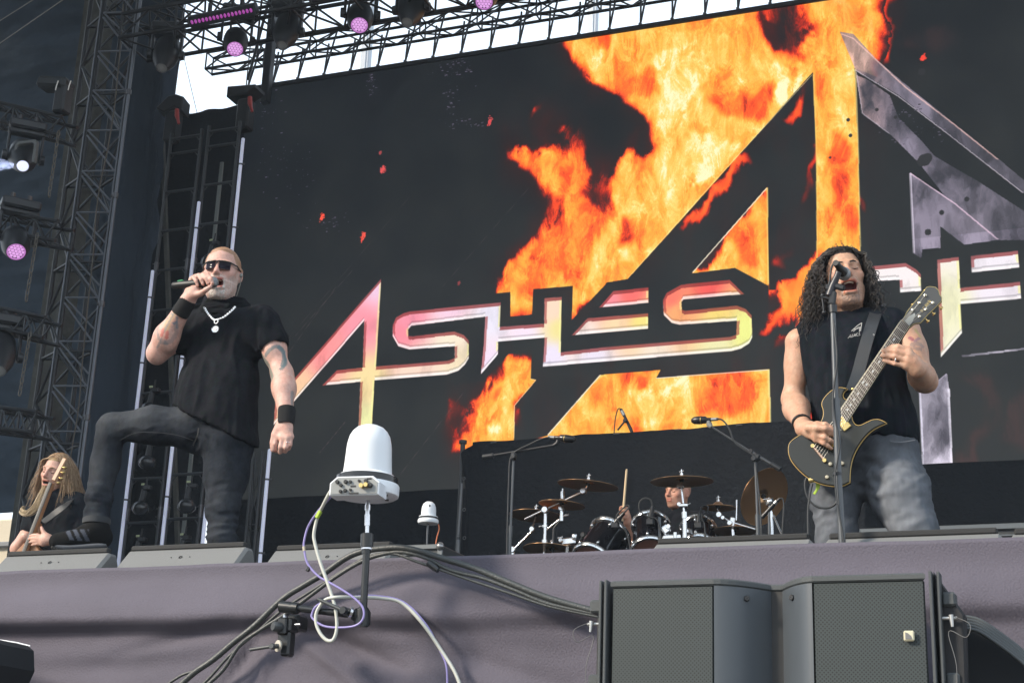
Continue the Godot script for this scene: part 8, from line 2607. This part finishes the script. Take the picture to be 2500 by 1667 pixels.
	m = MB.new(); m.prism(hp, Transform3D(Basis.IDENTITY, Vector3(0, 0, zg - 0.002)), 0.016, 0.002); obj("headstock", m, mat("headstock_grey", Color(0.05, 0.052, 0.052), 0.35), t)
	m = MB.new()
	ring = []
	for q in hp: ring.append(Vector3(q.x, q.y, zg + 0.004))
	ring.append(ring[0])
	m.tube(ring, 0.0016, 5, false); obj("headstock_binding", m, mat("binding_gold", Color(0.3, 0.25, 0.1), 0.5), t)
	var gold := mat("gold", Color(0.75, 0.55, 0.22), 0.25, 0.9)
	var posts := [[692, 912], [770, 835], [835, 750], [770, 988], [840, 905], [920, 835]]
	for a in posts:
		var p: Vector3 = zd.call(a)
		m = MB.new(); m.lathe([Vector2(0.0052, 0), Vector2(0.0052, 0.003), Vector2(0.0026, 0.004), Vector2(0.0022, 0.011), Vector2(0.001, 0.0115)], Transform3D(Basis(Vector3(1, 0, 0), Vector3(0, 0, 1), Vector3(0, -1, 0)), p + Vector3(0, 0, 0.006)), 12); obj("tuner_post", m, mat("tuner_pale", Color(0.8, 0.72, 0.55), 0.2, 0.8), t)
	for a in [[[860, 1030], [835, 1005]], [[928, 948], [895, 925]], [[1012, 885], [980, 860]], [[685, 842], [705, 865]], [[762, 768], [780, 790]], [[822, 682], [845, 705]]]:
		var p: Vector3 = zd.call(a[0]); var e: Vector3 = zd.call(a[1])
		m = MB.new(); m.rod(p, e, 0.0022, 6); m.ball(p - Vector3(0, 0, 0.004), Vector3(0.0045, 0.0085, 0.0045), along((p - e).cross(Vector3(0, 0, 1))), 10); obj("tuner_button", m, gold, t)
	m = MB.new()
	m.prism(PackedVector2Array([v2(zd.call([600, 1035])), v2(zd.call([650, 985])), v2(zd.call([715, 945])), v2(zd.call([722, 975])), v2(zd.call([690, 1045])), v2(zd.call([652, 1092]))]), Transform3D(Basis.IDENTITY, Vector3(0, 0, zg + 0.0065)), 0.002, 0.0004); obj("truss_rod_cover", m, mat("cover_pale", Color(0.34, 0.36, 0.35), 0.4), t)
	# lettering along the headstock
	var tm := TextMesh.new()
	var sf := SystemFont.new()
	sf.font_names = PackedStringArray(["Droid Serif"])
	sf.font_italic = true
	tm.font = sf
	tm.text = "B.C.Rich"
	tm.font_size = 24
	tm.pixel_size = 0.00058
	tm.depth = 0.0008
	var lt := MeshInstance3D.new()
	lt.name = "lettering"
	lt.mesh = tm
	lt.material_override = gold
	t.add_child(lt, true)
	var l0: Vector3 = zd.call([760, 940]); var l1: Vector3 = zd.call([890, 775])
	lt.transform = Transform3D(Basis(Vector3(0, 0, 1), atan2(l1.y - l0.y, l1.x - l0.x)), (l0 + l1) / 2 + Vector3(0.004, -0.004, 0.0072) - t.position)
	# strings
	var br0: Vector3 = g4.call([432, 602]); var br1: Vector3 = g4.call([522, 712])
	var order := [[0, 0], [1, 1], [2, 2], [5, 3], [4, 4], [3, 5]]
	for i in 6:
		m = MB.new()
		var u := 0.1 + 0.16 * i
		var a := br0.lerp(br1, u) + Vector3(0, 0, 0.026)
		var bnut := ul.lerp(ur, u) + Vector3(0, 0, 0.0235)
		var pp: Vector3 = zd.call(posts[[0, 1, 2, 5, 4, 3][i]]) + Vector3(0, 0, 0.014)
		m.tube([a, nl.lerp(nr, u) + Vector3(0, 0, 0.0245), bnut, pp], 0.0006 + 0.00012 * (5 - i), 4); obj("string", m, mat("string_steel", Color(0.55, 0.52, 0.46), 0.3, 0.9), t)
	# pickups, bridge, knobs
	var ax2 := (br1 - br0).normalized()
	for q in [[[666, 428], 0.052, 0.034, gold], [[548, 570], 0.052, 0.03, gold]]:
		m = MB.new(); m.box((g4.call(q[0]) as Vector3) + Vector3(0, 0, 0.014), Vector3(q[1], q[2], 0.01), Basis(Vector3(0, 0, 1), atan2(ax2.y, ax2.x)), 0.002); obj("pickup", m, q[3], t)
	m = MB.new(); m.box((g4.call([684, 462]) as Vector3) + Vector3(0, 0, 0.013), Vector3(0.03, 0.008, 0.008), Basis(Vector3(0, 0, 1), atan2(ax2.y, ax2.x) + 1.5), 0.001); obj("pickup_ring", m, mat("panel_dark", Color(0.03, 0.03, 0.03), 0.4), t)
	m = MB.new(); m.tube([br0 + Vector3(0, 0, 0.018), br1 + Vector3(0, 0, 0.018)], 0.0058, 10); obj("bridge", m, mat("rose_gold", Color(0.7, 0.48, 0.36), 0.25, 0.85), t)
	for p in [br0, br1]:
		m = MB.new(); m.tube([p + Vector3(0, 0, 0.008), p + Vector3(0, 0, 0.026)], 0.0075, 10); obj("bridge_post", m, gold, t)
	for a in [[565, 738], [655, 733], [540, 838]]:
		m = MB.new(); m.lathe([Vector2(0.0085, 0), Vector2(0.0078, 0.009), Vector2(0.006, 0.0115), Vector2(0.001, 0.012)], Transform3D(Basis(Vector3(1, 0, 0), Vector3(0, 0, 1), Vector3(0, -1, 0)), (g4.call(a) as Vector3) + Vector3(0, 0, 0.01)), 16); obj("knob", m, mat("knob_brass", Color(0.5, 0.44, 0.32), 0.3, 0.8), t)
	m = MB.new(); m.ball(P(2083, 950, zg), Vector3(0.007, 0.007, 0.007), Basis.IDENTITY, 10); obj("strap_button", m, gold, t)
	m = MB.new(); m.tube([g4.call([430, 850]), g4.call([395, 858])], 0.01, 10); obj("jack_plug", m, gold, t)
	m = MB.new(); m.prism(PackedVector2Array([v2(g4.call([440, 860])), v2(g4.call([478, 872])), v2(g4.call([468, 905])), v2(g4.call([435, 955])), v2(g4.call([415, 950])), v2(g4.call([440, 915]))]), Transform3D(Basis.IDENTITY, Vector3(0, 0, zg - 0.02)), 0.004, 0.001); obj("green_tag", m, mat("tape_green", Color(0.42, 0.6, 0.06), 0.6), t)
	var cb := thing("guitar_cable", "black guitar cable looping from the guitar's lower edge to the floor", "cable", Vector3(P(1975, 1330, zg).x, FLOOR, zg))
	cable(cb, [g4.call([410, 855]), g4.call([385, 830]), g4.call([365, 870]), g4.call([370, 940]), g4.call([400, 1010]), g4.call([460, 1058]), g4.call([540, 1066]), g4.call([600, 1030]), g4.call([612, 960])], 0.0042, mat("cable_black"))
	cable(cb, [g4.call([420, 880]), g4.call([400, 980]), g4.call([388, 1100]), g4.call([390, 1300]), Vector3(P(1975, 1330, zg).x, FLOOR, zg)], 0.0042, mat("cable_black"))

func v2(p: Vector3) -> Vector2:
	return Vector2(p.x, p.y)

func fz_() -> Vector3:
	return Vector3(0, 0, 1)

func mic_stand_front():
	var z := -5.42
	var g3 := func(a): return P(1850.0 + a[0] / 3.484, 550.0 + a[1] / 3.484, z)
	var foot := Vector3(P(2053, 1330, z).x + 0.012, FLOOR, z)
	var t := thing("microphone_stand", "straight grey microphone stand in front of the guitarist", "microphone stand", foot)
	var pole := mat("stand_pole"); var std := mat("stand_black")
	var m := MB.new(); m.tube([g3.call([640, 690]), P(2042, 980, z)], 0.0105, 12); obj("upper_pole", m, pole, t)
	m = MB.new(); m.tube([P(2041, 972, z), P(2042, 976, z), P(2043.5, 1028, z), P(2044, 1032, z)], [0.012, 0.0155, 0.0155, 0.012], 12); obj("sleeve", m, pole, t)
	m = MB.new(); m.tube([P(2043.5, 1028, z), P(2047, 1150, z), foot], 0.0125, 12); obj("lower_pole", m, pole, t)
	m = MB.new(); m.tube([P(2045, 1154, z), P(2045, 1161, z)], 0.0165, 12); m.tube([g3.call([640, 680]), g3.call([644, 745])], 0.0155, 12); obj("collar", m, std, t)
	m = MB.new(); m.lathe([Vector2(0.001, 0.03), Vector2(0.02, 0.03), Vector2(0.1, 0.016), Vector2(0.13, 0.008), Vector2(0.13, 0.0)], Transform3D(Basis.IDENTITY, foot), 32); obj("base", m, std, t)
	m = MB.new(); m.box(g3.call([640, 620]), Vector3(0.024, 0.055, 0.024), Basis(Vector3(0, 0, 1), -0.15), 0.005); m.tube([g3.call([545, 610]), g3.call([640, 628])], 0.006, 8); m.ball(g3.call([555, 598]), Vector3(0.009, 0.009, 0.009), Basis.IDENTITY, 10); m.tube([g3.call([550, 600]), g3.call([566, 742])], 0.0035, 6); m.ball(g3.call([567, 742]), Vector3(0.008, 0.008, 0.008), Basis.IDENTITY, 10); obj("boom_joint", m, std, t)
	m = MB.new(); m.tube([g3.call([612, 600]), g3.call([640, 520]), g3.call([675, 440]), g3.call([690, 400])], [0.016, 0.015, 0.012, 0.012], 12); obj("short_boom", m, mat("boom_navy", Color(0.014, 0.014, 0.022), 0.4), t)
	m = MB.new(); m.box(g3.call([698, 525]), Vector3(0.04, 0.022, 0.02), Basis(Vector3(0, 0, 1), -0.4), 0.005); hub(m, g3.call([605, 530]), 0.011); obj("clamp_knob", m, std, t)
	cable(t, [g3.call([648, 320]), g3.call([628, 370]), g3.call([615, 470]), g3.call([600, 560]), g3.call([625, 640]), P(2038, 800, z + 0.01), P(2044, 860, z + 0.02), P(2043, 900, z + 0.02), P(2036, 950, z + 0.02), P(2036, 1000, z + 0.02), P(2050, 1080, z + 0.02), P(2046, 1120, z + 0.02), P(2040, 1160, z + 0.02), P(2044, 1220, z + 0.02), P(2058, 1300, z + 0.02), P(2062, 1340, z + 0.02)], 0.0036, mat("cable_black"))
	var a: Vector3 = P(2041, 641, z + 0.04); var b: Vector3 = P(2058, 664, z - 0.05)
	var mt := thing("microphone", "black vocal microphone with silver ball head at the guitarist's mouth", "microphone", a)
	var d := (b - a).normalized(); var l := a.distance_to(b)
	m = MB.new(); m.lathe([Vector2(0.001, 0), Vector2(0.011, 0), Vector2(0.012, 0.01), Vector2(0.013, l * 0.5), Vector2(0.019, l * 0.95), Vector2(0.02, l)], Transform3D(along(d), a), 18); obj("handle", m, mat("mic_handle", Color(0.008, 0.008, 0.009), 0.5), mt)
	m = MB.new(); m.lathe([Vector2(0.02, l), Vector2(0.0255, l + 0.008), Vector2(0.026, l + 0.016), Vector2(0.0235, l + 0.03), Vector2(0.015, l + 0.04), Vector2(0.001, l + 0.043)], Transform3D(along(d), a), 18); obj("mesh_head", m, mat("mic_mesh"), mt)

func bassist(skm: Material, clm: Material):
	var Z := -8.1
	var sk := Color(0.55, 0.32, 0.245)
	var fz := Vector3(0, 0, 1)
	var t := person("long-haired bass player in a black shirt behind the first monitor wedge", Vector3(P(150, 1200, Z).x, FLOOR, Z))
	var b := MB.new()
	var hc := P(137, 1156, Z + 0.02)
	var hx := head(b, hc, Vector3(0.05, -0.1, 1.0), Vector3(0.16, 1, 0.05), 1.06, {"slim": 0.92, "skin": sk, "mouth": 0.25, "style": "long", "hair": Color(0.3, 0.2, 0.1), "beard": 0.5, "beardc": Color(0.4, 0.27, 0.15), "brow": Color(0.25, 0.16, 0.08), "eyes": "closed"})
	# plucking hand and forearm (image right)
	var zg := Z + 0.24
	var el := P(208, 1330, Z + 0.05); var wr := P(118, 1318, zg + 0.03); var sh := P(190, 1238, Z)
	var q := func(a): return P(a[0], a[1], zg + 0.04 + a[2])
	var kn := [q.call([104, 1311, 0.01]), q.call([102, 1317, 0.012]), q.call([102, 1323, 0.01]), q.call([103, 1329, 0.004])]
	var fg := [[q.call([90, 1306, 0.014]), q.call([80, 1306, 0.006]), q.call([72, 1308, -0.004])], [q.call([88, 1314, 0.016]), q.call([78, 1314, 0.006]), q.call([69, 1316, -0.004])], [q.call([88, 1321, 0.014]), q.call([79, 1322, 0.006]), q.call([71, 1324, -0.004])], [q.call([90, 1328, 0.01]), q.call([82, 1329, 0.004]), q.call([76, 1331, -0.004])]]
	var th := [q.call([114, 1309, 0.004]), q.call([106, 1301, 0.01]), q.call([102, 1294, 0.012]), q.call([100, 1287, 0.012])]
	var bb := bounds(flatten([el, wr, kn, fg, th]), 0.08)
	var f := SDF.new(bb[0], bb[1], 0.006)
	f.cap(el, wr, 0.045, 0.029, 0.02)
	f.cap(wr, wr.lerp(kn[1], 0.5), 0.029, 0.026, 0.02)
	hand(f, wr, kn, fg, th, 1.05)
	f.mesh(b, painter(sk, [], null))
	# other forearm at the lower left
	var e2 := P(44, 1340, Z + 0.1); var w2 := P(62, 1310, zg)
	bb = bounds([e2, w2], 0.1)
	f = SDF.new(bb[0], bb[1], 0.008)
	f.cap(e2, w2, 0.045, 0.034, 0.02)
	f.cap(e2, P(75, 1290, Z), 0.05, 0.05, 0.03)
	f.mesh(b, painter(sk, [], null))
	obj("body", b, skm, t)
	# shirt and trousers
	var hip := P(150, 1440, Z)
	bb = bounds([P(60, 1210, Z), P(220, 1240, Z), P(230, 1420, Z), P(90, 1420, Z)], 0.08)
	bb[0].z = Z - 0.25; bb[1].z = Z + 0.3
	f = SDF.new(bb[0], bb[1], 0.011)
	f.cap(P(100, 1238, Z), P(180, 1232, Z), 0.085, 0.085, 0.05, false, fz, 0.9)
	f.cap(P(120, 1280, Z), P(165, 1280, Z), 0.15, 0.145, 0.06, false, fz, 0.8)
	f.cap(P(130, 1350, Z), P(165, 1350, Z), 0.145, 0.14, 0.06, false, fz, 0.85)
	f.cap(P(135, 1420, Z), P(165, 1420, Z), 0.14, 0.14, 0.06, false, fz, 0.85)
	f.cap(P(186, 1240, Z), P(206, 1318, Z + 0.04), 0.082, 0.066, 0.03)
	f.cap(P(92, 1242, Z), P(72, 1290, Z + 0.02), 0.08, 0.062, 0.03)
	f.cap(P(140, 1216, Z), P(142, 1226, Z), 0.075, 0.085, 0.03)
	var m := MB.new()
	f.mesh(m, cloth_fn(Color(0.014, 0.016, 0.02), 0.25, Color(0.03, 0.03, 0.03), []), folds_fn(0.006, Vector3(7, 4, 7), [[P(190, 1270, Z), 0.1, 0.006]]))
	obj("shirt", m, clm, t)
	bb = bounds([P(110, 1430, Z - 0.1), P(200, 1430, Z + 0.1), Vector3(hip.x - 0.25, FLOOR + 0.1, Z), Vector3(hip.x + 0.25, FLOOR + 0.1, Z)], 0.12)
	f = SDF.new(bb[0], bb[1], 0.014)
	f.cap(P(135, 1430, Z), P(165, 1430, Z), 0.13, 0.13, 0.05)
	f.cap(P(130, 1450, Z), Vector3(hip.x - 0.2, FLOOR + 0.06, Z), 0.1, 0.06, 0.04)
	f.cap(P(168, 1450, Z), Vector3(hip.x + 0.2, FLOOR + 0.06, Z + 0.05), 0.1, 0.06, 0.04)
	m = MB.new()
	f.mesh(m, cloth_fn(Color(0.014, 0.016, 0.02), 0.25, Color(0.03, 0.03, 0.03), []))
	obj("trousers", m, clm, t)
	m = MB.new()
	scalp_cap(m, hx, Color(0.2, 0.115, 0.055))
	long_hair(m, hx, {"seed": 9, "count": 1500, "length": 0.36, "curl": 0.003, "pitch": 0.2, "thick": 0.0016, "puff": 0.15, "c0": Color(0.19, 0.105, 0.05), "c1": Color(0.42, 0.3, 0.18), "wind": Vector3(0.25, 0, 0.1)})
	for k in 46:
		var o := Vector3(sin(k * 2.3), cos(k * 1.7), sin(k * 0.9)) * 0.016
		m.col = Color(0.34, 0.25, 0.14).lerp(Color(0.52, 0.42, 0.28), fposmod(k * 0.37, 1.0))
		var p0 := P(112, 1186, Z + 0.08) + o
		m.tube(catmull([p0, P(100, 1215, Z + 0.14) + o * 1.5, P(84, 1240, Z + 0.17) + o * 1.2, P(66, 1254, Z + 0.17) + o, P(53, 1247, Z + 0.16) + o * 0.8, P(56, 1238, Z + 0.15) + o * 0.5], 5), 0.0016, 3, false)
	m.col = Color(1, 1, 1)
	obj("hair", m, vmat("fair_hair", 0.5), t)
	m = MB.new()
	ribbon(m, catmull(PL([[178, 1212, 0.02], [160, 1232, 0.13], [130, 1255, 0.17], [104, 1275, 0.21]], Z), 5), 0.05, 0.005, Vector3(0, 0.3, 1).normalized())
	solo("bass_strap", m, mat("leather"), "dark strap across the bass player's chest", "strap", P(104, 1275, zg))
	# bass guitar: mostly its neck is seen
	var g := thing("bass_guitar", "wooden bass guitar with its neck pointing up past the bass player's face", "guitar", P(60, 1380, zg))
	var wood := mat("bass_wood", Color(0.3, 0.14, 0.06), 0.4)
	var n0 := P(62, 1350, zg); var n1 := P(128, 1180, zg + 0.02)
	m = MB.new(); m.tube([n0, n1], [0.018, 0.014], 10); obj("neck", m, wood, g)
	m = MB.new()
	var ax := (n1 - n0).normalized(); var sd := ax.cross(fz).normalized()
	m.box((n0 + n1) / 2 + Vector3(0, 0, 0.018) - sd * 0.006, Vector3(0.024, n0.distance_to(n1), 0.008), Basis(sd, ax, sd.cross(ax)), 0.001); obj("fretboard", m, mat("maple_grey", Color(0.2, 0.19, 0.18), 0.4), g)
	m = MB.new()
	var h0 := P(140, 1150, zg + 0.02)
	m.box(h0 + Vector3(0.01, 0.01, 0), Vector3(0.036, 0.16, 0.014), Basis(sd, (P(156, 1126, zg) - n1).normalized(), sd.cross((P(156, 1126, zg) - n1).normalized())).orthonormalized(), 0.006); obj("headstock", m, mat("head_wood", Color(0.33, 0.18, 0.09), 0.4), g)
	for a in [[149, 1168], [153, 1154], [157, 1142], [141, 1179]]:
		m = MB.new(); m.ball(P(a[0], a[1], zg + 0.02), Vector3(0.014, 0.01, 0.008), Basis.IDENTITY, 8); m.rod(P(a[0], a[1], zg + 0.02), P(a[0] - 6, a[1] - 2, zg + 0.02), 0.004, 5); obj("tuner", m, mat("gold"), g)
	m = MB.new()
	var bp := PackedVector2Array()
	for a in [[80, 1270], [92, 1276], [92, 1300], [84, 1330], [110, 1360], [130, 1410], [100, 1460], [40, 1470], [0, 1440], [0, 1390], [30, 1350], [50, 1330], [68, 1300]]: bp.append(v2(P(a[0], a[1], zg)))
	m.prism(bp, Transform3D(Basis.IDENTITY, Vector3(0, 0, zg - 0.025)), 0.04, 0.006, true); obj("body", m, wood, g)
	m = MB.new(); m.ball(P(97, 1264, zg + 0.01), Vector3(0.013, 0.011, 0.01), Basis.IDENTITY, 10); obj("strap_button", m, mat("gold"), g)
	for i in 4:
		m = MB.new(); m.rod(n0 + sd * (0.009 - 0.006 * i) + Vector3(0, 0, 0.026), n1 + sd * (0.007 - 0.0046 * i) + Vector3(0, 0, 0.026), 0.0013, 4); obj("string", m, mat("string_steel"), g)

func drummer(skm: Material, clm: Material):
	var Z := -11.95
	var sk := Color(0.46, 0.235, 0.16)
	var fz := Vector3(0, 0, 1)
	var base := P(1665, 1300, Z)
	var t := person("bald smiling drummer in a black shirt with one stick raised", Vector3(base.x, FLOOR + 0.7, Z))
	var b := MB.new()
	head(b, P(1656, 1204, Z), Vector3(-0.5, -0.03, 1.0), Vector3(0.06, 1, 0.04), 1.08, {"skin": sk, "mouth": 0.0, "style": "bald", "beard": 0.25, "beardc": Color(0.2, 0.15, 0.12), "brow": Color(0.2, 0.13, 0.08), "eyes": "closed"})
	# raised arm
	var sh := P(1600, 1290, Z); var el := P(1556, 1345, Z + 0.1); var wr := P(1533, 1275, Z + 0.3)
	var q := func(a): return P(a[0], a[1], Z + 0.32 + a[2])
	var kn := [q.call([1529, 1241, 0.0]), q.call([1532, 1249, 0.006]), q.call([1533, 1257, 0.006]), q.call([1532, 1264, 0.004])]
	var fg := [[q.call([1524, 1236, 0.02]), q.call([1516, 1238, 0.026]), q.call([1513, 1244, 0.016])], [q.call([1524, 1247, 0.028]), q.call([1515, 1248, 0.03]), q.call([1513, 1254, 0.018])], [q.call([1525, 1256, 0.028]), q.call([1516, 1257, 0.028]), q.call([1514, 1262, 0.016])], [q.call([1526, 1264, 0.024]), q.call([1518, 1265, 0.024]), q.call([1516, 1269, 0.014])]]
	var th := [q.call([1528, 1262, -0.004]), q.call([1520, 1252, 0.0]), q.call([1516, 1244, 0.004]), q.call([1518, 1237, 0.012])]
	var bb := bounds(flatten([sh, el, wr, kn, fg, th]), 0.08)
	var f := SDF.new(bb[0], bb[1], 0.007)
	f.cap(sh, el, 0.058, 0.046, 0.03)
	f.cap(el, el.lerp(wr, 0.35), 0.046, 0.05, 0.03)
	f.cap(el.lerp(wr, 0.3), wr, 0.049, 0.031, 0.03)
	f.cap(wr, wr.lerp(kn[1], 0.5), 0.031, 0.028, 0.02)
	hand(f, wr, kn, fg, th, 1.08)
	f.mesh(b, painter(sk, [], null))
	obj("body", b, skm, t)
	bb = bounds([P(1590, 1240, Z), P(1745, 1300, Z), Vector3(base.x, FLOOR + 1.0, Z)], 0.1)
	bb[0].z = Z - 0.25; bb[1].z = Z + 0.25
	f = SDF.new(bb[0], bb[1], 0.011)
	f.cap(P(1622, 1272, Z), P(1712, 1272, Z), 0.085, 0.085, 0.05, false, fz, 0.9)
	f.cap(P(1645, 1320, Z), P(1690, 1320, Z), 0.15, 0.15, 0.06, false, fz, 0.8)
	f.cap(P(1650, 1400, Z), P(1685, 1400, Z), 0.15, 0.15, 0.06, false, fz, 0.85)
	f.cap(P(1612, 1278, Z), P(1588, 1312, Z + 0.05), 0.08, 0.068, 0.03)
	f.cap(P(1722, 1278, Z), P(1745, 1330, Z + 0.05), 0.08, 0.068, 0.03)
	f.cap(P(1665, 1256, Z), P(1666, 1262, Z), 0.068, 0.08, 0.03)
	var m := MB.new()
	f.mesh(m, cloth_fn(Color(0.012, 0.013, 0.016), 0.25, Color(0.03, 0.03, 0.03), []), folds_fn(0.006, Vector3(7, 4, 7), []))
	obj("shirt", m, clm, t)
	m = MB.new()
	bb = bounds([Vector3(base.x, FLOOR + 0.75, Z), Vector3(base.x, FLOOR + 1.3, Z + 0.5)], 0.3)
	f = SDF.new(bb[0], bb[1], 0.018)
	for sg in [-1.0, 1.0]:
		f.cap(Vector3(base.x + sg * 0.1, FLOOR + 1.25, Z), Vector3(base.x + sg * 0.22, FLOOR + 1.22, Z + 0.42), 0.1, 0.075, 0.05)
		f.cap(Vector3(base.x + sg * 0.22, FLOOR + 1.22, Z + 0.42), Vector3(base.x + sg * 0.22, FLOOR + 0.78, Z + 0.4), 0.072, 0.055, 0.04)
	f.mesh(m, func(_p): return Color(0.012, 0.013, 0.016))
	obj("shorts", m, clm, t)
	m = MB.new()
	m.tube([Vector3(base.x, FLOOR + 0.7, Z - 0.05), Vector3(base.x, FLOOR + 1.1, Z - 0.05)], 0.025, 10)
	m.lathe([Vector2(0.001, 0.09), Vector2(0.16, 0.09), Vector2(0.18, 0.06), Vector2(0.17, 0.0), Vector2(0.001, 0.0)], Transform3D(Basis.IDENTITY, Vector3(base.x, FLOOR + 1.07, Z - 0.05)), 24)
	solo("drum_stool", m, mat("stand_black"), "round black stool under the drummer", "stool", Vector3(base.x, FLOOR + 0.7, Z - 0.05))
	m = MB.new()
	m.tube([P(1530.5, 1145, Z + 0.36), P(1530, 1150, Z + 0.36), P(1523, 1236, Z + 0.345), P(1520, 1272, Z + 0.34)], [0.006, 0.0085, 0.0095, 0.009], 10)
	solo("drumstick", m, mat("stick_wood", Color(0.6, 0.46, 0.28), 0.5), "pale wooden drumstick held upright in the drummer's raised hand", "drumstick", P(1522, 1250, Z + 0.345))
